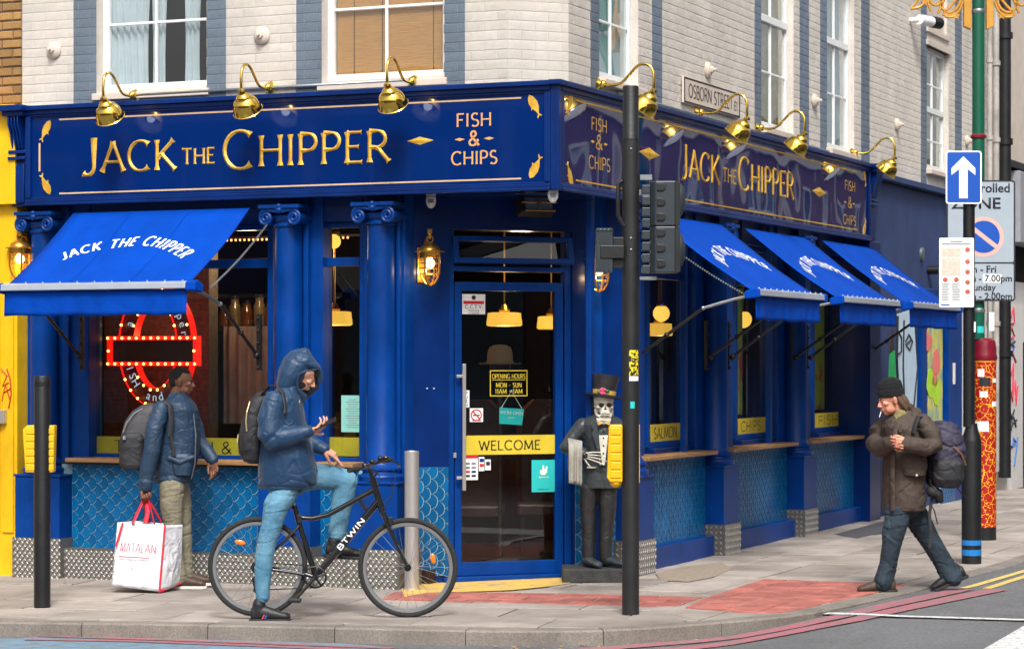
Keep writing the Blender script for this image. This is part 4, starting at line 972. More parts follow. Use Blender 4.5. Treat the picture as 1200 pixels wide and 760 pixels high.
o = part('tissue', b, MATS['white_card'], smooth=True); tag(o, 'crumpled white tissue at the foot of the leftmost pedestal', 'litter')

# ================================================================= inside the shop
mb = MB(); mb.prism([(-5, .45), (-1.3, .45), (-1.3, .75), (-.5, 1.6), (-.5, 9), (-5, 9)], -.1, .08, 'xy'); part('interior_floor', mb, MATS['dark_wood'], SHOP, ML)
mb = MB(); mb.box(-5.0, -.45, .45, 9, FB+.08, FB+.2); part('interior_ceiling', mb, MATS['dark_interior'], SHOP, ML)
mb = MB(); mb.box(-5.05, -4.9, .3, 9, 0, FB+.1); mb.box(-4.9, -.45, 8.7, 8.8, .08, FB+.08); part('interior_wall', mb, MATS['dark_interior'], SHOP, ML)
mb = MB(); mb.box(-4.88, XL(245, 1.25), 1.25, 1.4, .08, FB+.07); part('brick_partition', mb, MATS['stock_mortar'], SHOP, ML)
lay_bricks(SHOP, ML, brick_rects(-4.88, XL(245, 1.25), .9, FB), 1.25, lambda r: MATS['interior_brick'], lambda r: False)
mb = MB(); mb.box(XL(100, .5), XL(112, .5), .45, .6, .95, 2.9); part('interior_tiled_jamb', mb, MATS['fish_tile'], SHOP, ML)
mat('lamp_shade', rgb(236, 186, 84), .5, var=.1, emit=rgb(255, 190, 70), estr=.75)
mat('lamp_globe', rgb(255, 214, 120), .5, var=.05, emit=rgb(255, 196, 80), estr=1.2)
mat('warm_bulb', rgb(255, 236, 200), .3, var=0, emit=rgb(255, 214, 150), estr=4)
mat('red_glow', rgb(190, 18, 14), .4, var=.1, emit=rgb(255, 24, 10), estr=.8)
mat('sign_bulb', rgb(255, 220, 160), .3, var=0, emit=rgb(255, 178, 84), estr=7)
mat('sign_white', rgb(190, 220, 240), .5, var=.03, emit=rgb(170, 210, 240), estr=.5)
def pendant(M, label, z_shade, ztop, r=.21, kind='drum'):
    t = thing('pendant_lamp', label, 'lamp', M, 'lamps hanging inside the shop')
    b = MB(); b.tube([(0, 0, z_shade+.08), (0, 0, ztop)], .008, 6); b.lathe([(.04, z_shade+.06), (.05, z_shade+.08), (.02, z_shade+.13)], n=14); part('stem', b, MATS['antique_brass'], t)
    b = MB()
    if kind == 'drum': b.lathe([(r*.72, z_shade+.06), (r*.95, z_shade+.055), (r*.98, z_shade+.0), (r, z_shade-.005), (r*1.02, z_shade-.05), (r*.9, z_shade-.06)], n=28)
    else: b.ball((0, 0, z_shade), r, 20)
    part('lamp_shade', b, MATS['lamp_shade' if kind == 'drum' else 'lamp_globe'], t, smooth=True)
    return t
def atL(px, py, d): return T((ML @ Vector((XL(px, d), d, 0)))+Vector((0, 0, 0)))
def spot(M, f, px, d): v = M @ Vector((f(px, d), d, 0)); return T(v)
pendant(spot(MD, XD, 591, 1.6), 'brass drum pendant lamp seen through the upper door glass', Z(MD, 591, 374, 1.6), FB+.05, .155)
pendant(spot(MD, XD, 646, 2.2), 'smaller brass drum pendant behind the right edge of the door glass', Z(MD, 646, 378, 2.2), FB+.05, .13)
pendant(spot(ML, XL, 392, 1.3), 'orange drum pendant lamp behind the narrow window between two columns', Z(ML, 392, 373, 1.3), FB+.05, .15)
pendant(spot(ML, XL, 391, 1.0), 'small ribbed amber lamp behind the top pane of the narrow window', Z(ML, 391, 283, 1.0), FB+.05, .06, 'globe')
for px, py, r, lb in ((775, 367, .078, 'pale yellow globe lamp behind the side window nearest the traffic signal'), (871, 374, .088, 'amber globe lamp behind the middle side window')):
    pendant(spot(MR, XR, px, .75), lb, Z(MR, px, py, .75), FB+.05, r, 'globe')
pendant(spot(MR, XR, 772, 1.0), 'low orange drum lamp just under the pale globe in the first side window', Z(MR, 772, 386, 1.0), FB+.05, .13)
# shelf with jars, pale hanging cloth
t = thing('wall_shelf', 'dark wooden shelf with bottles and jars inside the left window', 'shelf', ML @ T((XL(285, 2.0), 2.0, 0)))
b = MB()
for q in (305, 384): b.box(-.55, .55, 0, .3, Z(ML, 290, q, 2)-.02, Z(ML, 290, q, 2)+.02)
b.box(-.6, -.55, 0, .3, .5, 2.9); part('shelf_board', b, MATS['dark_wood'], t)
mat('jar_glass', rgb(150, 126, 92), .15, var=.3, scale=30, coat=.5); mat('jar_dark', rgb(128, 72, 26), .15, var=.3, coat=.5)
for i, px in enumerate((262, 274, 288, 303, 316)):
    x = XL(px, 2.1); zb_ = Z(ML, 290, 384, 2)+.021; h = (.16, .24, .2, .25, .2)[i]; r = .055
    j = thing('jar', ['short dark jar at the left end of the window shelf', 'tall brown bottle second on the window shelf', 'squat amber jar in the middle of the window shelf', 'tall pale glass jar fourth on the window shelf', 'round amber jar at the right end of the window shelf'][i], 'jar', ML @ T((x, 2.12, zb_)))
    b = MB(); b.lathe([(r*.9, 0), (r, .02), (r, h*.7), (r*.7, h*.85), (r*.7, h)], n=16); part('body', b, MATS['jar_glass' if i % 2 else 'jar_dark'], j, smooth=True)
    b = MB(); b.lathe([(r*.75, h+.001), (r*.75, h+.03)], n=16); part('lid', b, MATS['black_metal'], j)
mat('hanging_cloth', rgb(150, 134, 118), .9, var=.25, scale=3)
o = None; rows = [[(XL(262+60*u/20, 1.5), 1.5+.03*math.sin(u*1.7), z) for u in range(21)] for z in (1.2, 1.6, 2.0, Z(ML, 290, 382, 1.5))]
b = MB(); b.sheet(rows); o = part('hanging_cloth', b, MATS['hanging_cloth'], None, ML, smooth='all'); tag(o, 'pale cloth hanging behind the right side of the big window', 'cloth')
# striplights/bar counter
t = thing('bar_counter', 'dark wooden bar counter inside behind the door', 'counter', MD @ T((0, 2.6, .08)))
b = MB(); b.box(-.8, 1.9, 0, .5, 0, 1.05); part('counter_front', b, MATS['red_leather'], t); b = MB(); b.box(-.85, 1.95, -.05, .55, 1.051, 1.1); part('counter_top', b, MATS['dark_wood'], t, bevel=.005)
# bowler hat on a stand, two leather chair backs
t = thing('bowler_hat_stand', 'beige bowler hat on a dark stand behind the door glass', 'hat', spot(MD, XD, 586, .6) @ T((0, 0, .08)))
zh = Z(MD, 586, 426, .6)-.08
b = MB(); b.lathe([(.17, -.005), (.18, .008), (.12, .006), (.108, .03), (.106, .09), (.09, .135), (.05, .155), (.0, .16)], (0, 0, zh), n=28); mat('hat_felt', rgb(150, 118, 84), .9, var=.15); part('hat', b, MATS['hat_felt'], t, smooth=True)
b = MB(); b.tube([(0, 0, .02), (0, 0, zh)], .02, 10); b.lathe([(.16, 0), (.16, .02), (.02, .03)], n=20); b.ball((0, 0, zh-.02), (.09, .09, .1), 14); part('stand', b, MATS['dark_wood'], t, smooth=True)
for px, lb in ((558, 'left brown leather high-backed chair seen dimly through the door'), (640, 'right brown leather high-backed chair seen dimly through the door')):
    t = thing('leather_chair', lb, 'chair', spot(MD, XD, px, 1.3) @ T((0, 0, .08)), 'leather chairs inside the door')
    b = MB(); b.loft([[(x*.26*s, y, z) for x, y in ((-1, 0), (-.8, -.05), (.8, -.05), (1, 0), (.8, .08), (-.8, .08))] for z, s in ((.4, 1), (.8, 1.02), (1.1, 1), (1.25, .85), (1.33, .5))]); part('backrest', b, MATS['red_leather'], t, smooth=True)
    b = MB(); b.box(-.25, .25, -.5, .05, .35, .45); part('seat', b, MATS['red_leather'], t, bevel=.02)
    for sx in (-.22, .22):
        for sy in (-.45, .03): b = MB(); b.tube([(sx, sy, 0), (sx*.95, sy, .36)], [.014, .02], 8); part('leg', b, MATS['dark_wood'], t)
# coloured posters inside the side windows
mat('lime_poster', rgb(206, 222, 40), .7, var=.2, scale=5, col2=rgb(240, 110, 60), lo=.55, hi=.62, emit=rgb(206, 222, 40), estr=0.0)
for p0, p1, lb in ((861.5, 870, 'narrow lime and orange poster in the middle side window'), (952.5, 966, 'wide lime green poster in the farthest side window')):
    mb = MB(); mb.box(XR(p0, .5), XR(p1, .5), .5, .506, 1.22, 2.45); o = part('window_poster', mb, MATS['lime_poster'], None, MR); tag(o, lb, 'poster')
mat('strip_glow', rgb(255, 190, 120), .4, var=0, emit=rgb(255, 176, 100), estr=2.2)
for dz, dpt, lb in ((281, 1.9, 'lower row of small warm bulbs under the shop ceiling'), (266, 2.6, 'upper row of small warm bulbs close to the shop ceiling')):
    t = thing('bulb_row', lb, 'lights', ML @ T((0, dpt, 0)), 'rows of warm bulbs under the ceiling'); zr_ = min(Z(ML, 290, dz, dpt), FB-.02); b = MB(); b.box(XL(235, dpt), XL(450, dpt), 0, .02, zr_+.01, zr_+.03); part('rail', b, MATS['dark_wood'], t)
    b = MB()
    for k in range(34): b.ball((XL(236, dpt)+k*.045, -.01, zr_), .011, 6)
    part('small_bulbs', b, MATS['strip_glow'], t, kind='stuff')
# illuminated roundel sign
DS = .75
def zS(px, py): return Z(ML, px, py, DS)
cx, cz = XL(181, DS), zS(181, 405); sc_ = lY(ML, cx, DS)/F
ROU = thing('roundel_sign', 'red light-bulb roundel sign glowing inside the left window', 'sign', ML @ T((cx, DS, cz)))
def ell(rx, ry, n=48): return [(rx*sc_/ca*math.cos(2*math.pi*i/n), ry*sc_*math.sin(2*math.pi*i/n)) for i in range(n)]
o_, i_ = ell(46, 72), ell(27, 50); b = MB(); n = 48
vs = [(x, 0, z) for x, z in o_]+[(x, 0, z) for x, z in i_]+[(x, .1, z) for x, z in o_]+[(x, .1, z) for x, z in i_]; fs = []
for k in range(n):
    l = (k+1) % n; fs += [(n+k, n+l, 3*n+l, 3*n+k), (k, l, 2*n+l, 2*n+k), (2*n+k, 2*n+l, 3*n+l, 3*n+k)]
b.add(vs, fs); part('ring_rim', b, MATS['red_glow'], ROU)
b = MB(); b.add([(x, .03, z) for x, z in o_]+[(x, .03, z) for x, z in i_], [(k, (k+1) % n, n+(k+1) % n, n+k) for k in range(n)]); mat('dark_red', rgb(70, 8, 10), .5, var=.2); part('ring_face', b, MATS['dark_red'], ROU)
bw, bh = 56*sc_/ca, 17.5*sc_; b = MB(); t_ = .035; cz2 = zS(181, 411)-cz
b.box(-bw, bw, -.05, .03, cz2+bh-t_, cz2+bh); b.box(-bw, bw, -.05, .03, cz2-bh, cz2-bh+t_); b.box(-bw, -bw+t_, -.05, .03, cz2-bh+t_, cz2+bh-t_); b.box(bw-t_, bw, -.05, .03, cz2-bh+t_, cz2+bh-t_); part('bar_rim', b, MATS['red_glow'], ROU)
b = MB(); b.box(-bw+t_, bw-t_, -.01, .02, cz2-bh+t_, cz2+bh-t_); part('bar_face', b, MATS['dark_interior'], ROU)
bulb = MB().ball((0, 0, 0), .011, 8).mesh('bulb', MATS['sign_bulb'], smooth='all')
BP = []
for k in range(13):
    u = -1+2*k/12; BP += [(u*bw*.97, -.06, cz2+bh-t_/2), (u*bw*.97, -.06, cz2-bh+t_/2)]
BP += [(-bw+.02, -.06, cz2), (bw-.02, -.06, cz2)]
for rx, ry, n_b in ((44, 69.5, 26), (28.5, 52, 20)):
    for k in range(n_b):
        a = 2*math.pi*(k+.5)/n_b; x, z = rx*sc_/ca*math.cos(a), ry*sc_*math.sin(a)
        if abs(z-cz2) > bh+.01: BP.append((x, -.01, z))
for p in BP: put('bulb', bulb, ROU, WM[ROU] @ T(p))
def ring_word(s, a0, a1, size, rr=(36.5, 60.5)):
    for i, ch in enumerate(s):
        a = R(a0+(a1-a0)*i/max(1, len(s)-1)); x, z = rr[0]*sc_/ca*math.cos(a), rr[1]*sc_*math.sin(a)
        ta = math.atan2(-rr[1]*math.sin(a-math.pi/2)*0+rr[1]*math.cos(a), -rr[0]*math.sin(a))
        if a1 < a0: ta += math.pi
        put('letter', font_text(ch, size, MATS['sign_white']), ROU, WM[ROU] @ T((x, .02, z)) @ Matrix.Rotation(-ta, 4, 'Y') @ T((0, 0, -size*.3)))
ring_word('jack', 172, 120, .1); ring_word('chipper', 76, 14, .1); ring_word('FISH', 196, 226, .1); ring_word('and', 256, 280, .1)
for p, e, c in ((spot(MD, XD, 591, 1.6) @ T((0, 0, 2.0)), 6, (1, .7, .35)), (spot(ML, XL, 392, 1.3) @ T((0, 0, 1.9)), 3, (1, .6, .25)), (spot(ML, XL, 181, .95) @ T((0, 0, 1.9)), 2, (1, .25, .1)), (spot(ML, XL, 290, 1.3) @ T((0, .0, 2.7)), 14, (1, .68, .4)), (spot(ML, XL, 150, .8) @ T((0, 0, 2.75)), 6, (1, .72, .45)), (spot(MD, XD, 610, 1.4) @ T((0, 0, 2.6)), 8, (1, .7, .45)), (spot(MR, XR, 775, 1.0) @ T((0, 0, 1.9)), 4, (1, .7, .35)), (spot(MR, XR, 871, 1.0) @ T((0, 0, 1.9)), 4, (1, .7, .35))):
    l = bpy.data.lights.new('lamp_glow', 'POINT'); l.energy = e; l.color = c; l.shadow_soft_size = .08; o = bpy.data.objects.new('lamp_glow', l); COL.objects.link(o); o.matrix_basis = p  # lights at the lamps, plus high ones without fittings added to brighten the room

# ================================================================= neighbours
# yellow shop on the left
NB = thing('yellow_shop_building', 'yellow painted shop front with stock brick above at far left', 'building', ML @ T((XL(27, DW), 0, 0)))
b = MB(); b.box(-7, XL(26, DW)-XL(27, DW)-.004, DW+.012, .5, FT-.12, TOPZ+.3); part('brick_wall', b, MATS['stock_mortar'], NB)
xo = XL(27, DW); MN = WM[NB]
_ms = brick_meshes
for r in brick_rects(-1.0, -.02, FT-.02, 5.4, bh=.078, j=.012): put('brick', random.choice(brick_meshes('stock', MATS['stock_brick'], dep=.012)), NB, MN @ T((r[0], DW+.012, r[2])) @ Matrix.Diagonal((r[1]-r[0], 1, r[3]-r[2], 1)))
b = MB(); e = XL(20, .1)-xo; b.box(-7, e, .1, .5, G0, 3.06); b.box(-7, XL(24, .1)-xo, .02, .12, 3.06, FT-.03); part('shop_front', b, MATS['yellow_paint'], NB, bevel=.006)
b = MB(); b.box(-7, XL(21, 0)-xo, -.06, .2, FT-.03, FT+.03); part('cornice', b, MATS['yellow_paint'], NB, bevel=.006)
b = MB()
for i in range(12): b.box(e-.14-i*.14, e-.03-i*.14, .085, .0999, .3, 2.4)
part('boarding', b, MATS['yellow_paint'], NB, bevel=.003)
b = MB(); b.box(e-.25, e-.09, .04, .0845, Z(ML, 5, 493, .08)-.02, Z(ML, 5, 480, .08)); part('entry_panel', b, MATS['steel'], NB, bevel=.005)
b = MB(); mat('red_spray', rgb(190, 50, 20), .6, var=.1); q = lambda px, py: (XL(px, .08)-xo, .082, Z(ML, px, py, .08))
for st in (((1, 432), (8, 440), (3, 452), (10, 448)), ((2, 470), (6, 450), (12, 470)), ((4, 460), (12, 455)), ((8, 432), (12, 445), (13, 462), (10, 478))): b.tube([q(*p) for p in st], .006, 5)
part('spray_scrawl', b, MATS['red_spray'], NB)
# blue rendered premises further along the side street
NR = thing('blue_rendered_shop', 'dark blue rendered shop with painted door beyond the chip shop awnings', 'building', MR @ T((9.14, 0, 0)))
xd = lambda p, d=.1: XR(p, d)-9.14
zc = Z(MR, 1060, 210, .1); x2 = xd(1122)
b = MB(); b.box(0, x2, .11, .6, G0, FT-.12); part('rendered_wall', b, MATS['dark_blue_render'], NR)
b = MB(); b.box(-.4, x2-.1, .02, .13, FT-.1, FT-.04); part('coping', b, MATS['dark_blue_render'], NR)
b = MB(); b.box(xd(1076), xd(1081), .05, .11, G0, 2.6); b.box(xd(1105), xd(1121), .03, .11, G0, 2.7); b.box(xd(1081), xd(1105), .05, .11, 2.45, 2.6); part('door_surround', b, MATS['blue_paint'], NR, bevel=.005)
mat('art_poster', rgb(206, 196, 96), .6, var=.1, scale=3.5, col2=rgb(120, 160, 150), lo=.42, hi=.6, stretch=(1.5, 1, 1))
b = MB(); b.box(xd(1083), xd(1104), .08, .12, .2, 2.4); dr_ = part('door', b, MATS['navy_frame'], NR, bevel=.004); b = MB(); b.box(xd(1085), xd(1102), .072, .079, .9, 2.3); part('painted_panel', b, MATS['art_poster'], dr_)
mat('pink_blob', rgb(226, 120, 110), .6, var=.1); mat('lime_blob', rgb(170, 214, 50), .6, var=.1); mat('green_paint', rgb(30, 160, 84), .6, var=.1); mat('mural_white', rgb(176, 196, 212), .7, var=.06)
def blob2(px, py, rx, rz_, m, par, d, n=11):
    P = [(xd(px, d)+rx*math.cos(6.283*i/n)*random.uniform(.6, 1.15), Z(MR, px, py, d)+rz_*math.sin(6.283*i/n)*random.uniform(.6, 1.15)) for i in range(n)]
    b = MB(); b.prism(P, d-.003, d); return part('paint_shape', b, MATS[m], par)
for px, py, a, c_, m_ in ((1087, 398, .22, .12, 'pink_blob'), (1097, 425, .22, .16, 'pink_blob'), (1090, 450, .18, .2, 'lime_blob'), (1098, 460, .2, .16, 'lime_blob'), (1095, 445, .16, .1, 'pink_blob')): blob2(px, py, a, c_, m_, dr_, .07)
# mural
b = MB(); b.prism([(xd(1052, .1), Z(MR, 1052, 480, .1)), (xd(1074, .1), Z(MR, 1074, 480, .1)), (xd(1076, .1), Z(MR, 1076, 430, .1)), (xd(1073, .1), Z(MR, 1073, 385, .1)), (xd(1070, .1), Z(MR, 1070, 362, .1)), (xd(1052, .1), Z(MR, 1052, 368, .1))], .102, .1095); mu = part('mural_figure', b, MATS['mural_white'], NR)
b = MB(); Q = lambda px, py: (xd(px, .1), .1, Z(MR, px, py, .1))
for st in (((1052, 370), (1051, 420), (1054, 480)), ((1059, 375), (1058, 430), (1060, 480)), ((1072, 380), (1075, 430), (1070, 480)), ((1052, 388), (1056, 395), (1056, 412), (1051, 416)), ((1061, 400), (1065, 392), (1069, 400), (1066, 410), (1061, 404), (1068, 398))): b.tube([Q(*p) for p in st], .014, 5)
part('painted_outline', b, MATS['ink'], mu)
b = MB(); b.prism([(xd(1042, .1), Z(MR, 1042, 450, .1)), (xd(1051, .1), Z(MR, 1051, 450, .1)), (xd(1049, .1), Z(MR, 1049, 410, .1)), (xd(1043, .1), Z(MR, 1043, 415, .1))], .103, .1095); part('painted_shape', b, MATS['green_paint'], mu)
b = MB(); b.prism([(xd(1042, .1), Z(MR, 1042, 414, .1)), (xd(1048, .1), Z(MR, 1048, 409, .1)), (xd(1047, .1), Z(MR, 1047, 380, .1)), (xd(1044, .1), Z(MR, 1044, 395, .1))], .103, .1095); part('painted_shape', b, MATS['dark_wood'], mu)
b = MB(); b.box(xd(1110), xd(1112.5), .024, .0295, Z(MR, 1111, 450, .03), Z(MR, 1111, 425, .03)); part('sticker', b, MATS['white_card'], NR)
b = MB(); b.box(x2+.01, xd(1137), .08, .5, G0, 2.62); part('white_pier', b, MATS['white_gloss'], NR)
b = MB(); b.box(xd(1138), xd(1153), .2, .5, G0, FT-.13); part('dark_door', b, MATS['black_metal'], NR)
b = MB(); xx = xd(1138)
ft_ = tile_panel(MR, XR(1105, 0), XR(1121, 0), G0, .75, .028, solo=False)
# vent and cctv dome on the blue wall
b = MB(); p = Z(MR, 1080, 298, .1); b.lathe([(.055, 0), (.055, .03), (.03, .04)], (xd(1080), .11, p), (0, -1, 0), n=20); b.v = [(x, y, p+(z-p)*1.5) for x, y, z in b.v]; part('vent', b, MATS['galvanised'], NR, smooth=True)
b = MB(); b.tube([(xd(1088), .11, Z(MR, 1088, 315, 0)), (xd(1088), -.25, Z(MR, 1088, 315, 0))], .05, 12); b.lathe([(.02, 0), (.11, .05), (.12, .12)], (xd(1088), -.22, Z(MR, 1088, 315, 0)), (0, -1, 0), n=20); part('extract_horn', b, MATS['black_metal'], NR, smooth=True)
mat('pipe_cream', rgb(168, 162, 156), .6, stain=.35, sscale=3, var=.1)
b = MB()
for p, r, m_ in ((1160, .035, 'pipe_cream'), (1167, .045, 'pipe_cream')):
    bb = MB(); bb.tube([(XR(p, 0)-9.14, .0, .3), (XR(p, 0)-9.14, .0, 7)], r, 10)
    for z in (2.2, 3.6, 4.6, 5.6): bb.tube([(XR(p, 0)-9.14, .0, z), (XR(p, 0)-9.14, .0, z+.06)], r*1.35, 10)
    part('rainwater_pipe', bb, MATS[m_], NR, smooth=True)
b = MB(); b.box(xe-9.14+.02, XR(1177, .1)-9.14, .1, .6, FT-.12, TOPZ); b.box(x2+.4, XR(1177, .1)-9.14, .3, .6, G0, FT-.12); part('side_wall', b, MATS['white_render'], NR)
# next building
NX = thing('cream_graffiti_building', 'cream building with graffiti covered white pier at far right', 'building', MR @ T((XR(1174, 0), 0, 0)))
X0 = XR(1174, 0); q = lambda p, d=0: XR(p, d)-X0
b = MB(); b.box(q(1179), 30, .05, .5, Z(MR, 1185, 188, 0), 9); part('upper_wall', b, MATS['cream_paint'], NX)
b = MB(); b.box(q(1179), 30, -.05, .5, Z(MR, 1185, 196, 0), Z(MR, 1185, 188, 0)-.005); part('cornice', b, MATS['black_metal'], NX)
b = MB(); b.tube([(q(1175.5), -.02, .2), (q(1175.5), -.02, 9)], .085, 12)
for z in (1.8, 3.2, 4.6, 6): b.tube([(q(1175.5), -.02, z), (q(1175.5), -.02, z+.08)], .11, 12)
part('drainpipe', b, MATS['black_metal'], NX, smooth=True)
b = MB(); b.box(q(1178), q(1197), -.02, .45, G0, Z(MR, 1185, 355, 0)); pr_ = part('pier', b, MATS['white_render'], NX)
mat('graf_red', rgb(196, 60, 80), .7, var=.1); mat('graf_blue', rgb(50, 100, 170), .7, var=.1); mat('graf_black', rgb(50, 50, 60), .7, var=.1)
QQ = lambda px, py: (q(px, -.02), -.024, Z(MR, px, py, -.02))
for m_, sts in (('graf_red', (((1181, 362), (1184, 372), (1187, 360), (1188, 378), (1182, 380)), ((1181, 388), (1185, 384), (1188, 394), (1182, 398)), ((1180, 420), (1184, 440), (1187, 425), (1186, 460)), ((1182, 450), (1186, 470), (1189, 445), (1190, 474), (1192, 452)), ((1181, 418), (1186, 414), (1190, 424)))),
                ('graf_blue', (((1182, 510), (1182, 522), (1186, 523)), ((1187, 513), (1190, 518), (1186, 522), (1187, 513)), ((1192, 512), (1188, 545)), ((1183, 402), (1188, 406), (1185, 414)))),
                ('graf_black', (((1182, 478), (1185, 490), (1188, 480)), ((1183, 496), (1187, 488), (1190, 500)), ((1184, 504), (1186, 496), (1191, 492)), ((1183, 404), (1189, 400))))):
    for st in sts: b = MB(); b.tube([QQ(*p) for p in st], .016, 5); part('graffiti', b, MATS[m_], pr_)
b = MB(); b.box(q(1187), 12, -.1, .2, Z(MR, 1193, 285, 0), Z(MR, 1193, 202, 0)); mat('grey_box', rgb(150, 150, 156), .5, var=.08); part('shutter_box', b, MATS['grey_box'], NX, bevel=.01)
b = MB(); b.box(0, 30, .46, .6, G0, Z(MR, 1185, 197, 0)); part('dark_shop_front', b, MATS['dark_interior'], NX)
b = MB(); b.box(q(1197.5), 30, .2, .45, Z(MR, 1199, 400, 0), Z(MR, 1199, 380, 0)+.6); part('fascia_strip', b, MATS['white_render'], NX)
# terraces across both streets (seen in the glass and the gloss)
mat('terrace_brick', rgb(112, 84, 78), .9, var=.2, scale=8, bump=.3); mat('terrace_window', rgb(120, 140, 160), .08, var=.2, metal=.5)
def terrace(name, label, M, n, w, h, m):
    t = thing(name, label, 'building', M); holes = []
    for i in range(n):
        for z in ((4.2, 6.9) if h > 8 else (4.4,)): holes.append((i*w+w*.3, i*w+w*.7, z, z+1.7))
    b = MB(); wall_with_holes(b, 0, n*w, -.3, h, -.3, 0, holes); part('wall', b, MATS[m], t)
    for hh in holes:
        b = MB(); x0, x1, z0, z1 = hh; b.box(x0-.1, x1+.1, -.02, .12, z0-.15, z0); 
        for c in (x0+.04, (x0+x1)/2, x1-.04): b.box(c-.04, c+.04, -.1, -.02, z0+.002, z1)
        b.box(x0, x1, -.1, -.021, z1-.08, z1-.001); b.box(x0, x1, -.1, -.021, (z0+z1)/2-.04, (z0+z1)/2+.04)
        f = part('window', b, MATS['white_gloss'], t); g = MB(); g.box(x0, x1, -.16, -.14, z0, z1); part('pane', g, MATS['terrace_window'], f)
    b = MB(); b.box(0, n*w, -.02, .15, 3.2, 3.8); part('fascia', b, MATS['white_render'], t); b = MB(); b.box(0, n*w, -.02, .2, h-.9, h-.6); part('string_course', b, MATS['white_render'], t)
    for i in range(n): b = MB(); b.box(i*w-.15, i*w+.15, .001, .1, 3.82, h-.95); part('pilaster', b, MATS['white_render'], t)
    for i in range(n): b = MB(); b.box(i*w+.4, i*w+w-.4, .001, .03, .4, 3.1); part('shop_window', b, MATS['terrace_window'], t)
a = MR @ Vector((-8, -11.5, 0)); M_ = Matrix.Identity(4); M_.col[0] = (sa, ca, 0, 0); M_.col[1] = (-ca, sa, 0, 0); M_.col[3] = (a.x, a.y, 0, 1)
M_.col[1] = (-ca, sa, 0, 0)
terrace('brick_terrace_building', 'dark brick terrace with white sash windows across the side street', M_, 20, 4.2, 7.7, 'terrace_brick')
a = ML @ Vector((-30, -27, 0)); M2 = Matrix.Identity(4); M2.col[0] = (ca, -sa, 0, 0); M2.col[1] = (sa, ca, 0, 0); M2.col[3] = (a.x, a.y, 0, 1)
terrace('long_brick_terrace_building', 'brick terrace across the main road behind the viewer', M2, 14, 4.4, 7.6, 'terrace_brick')
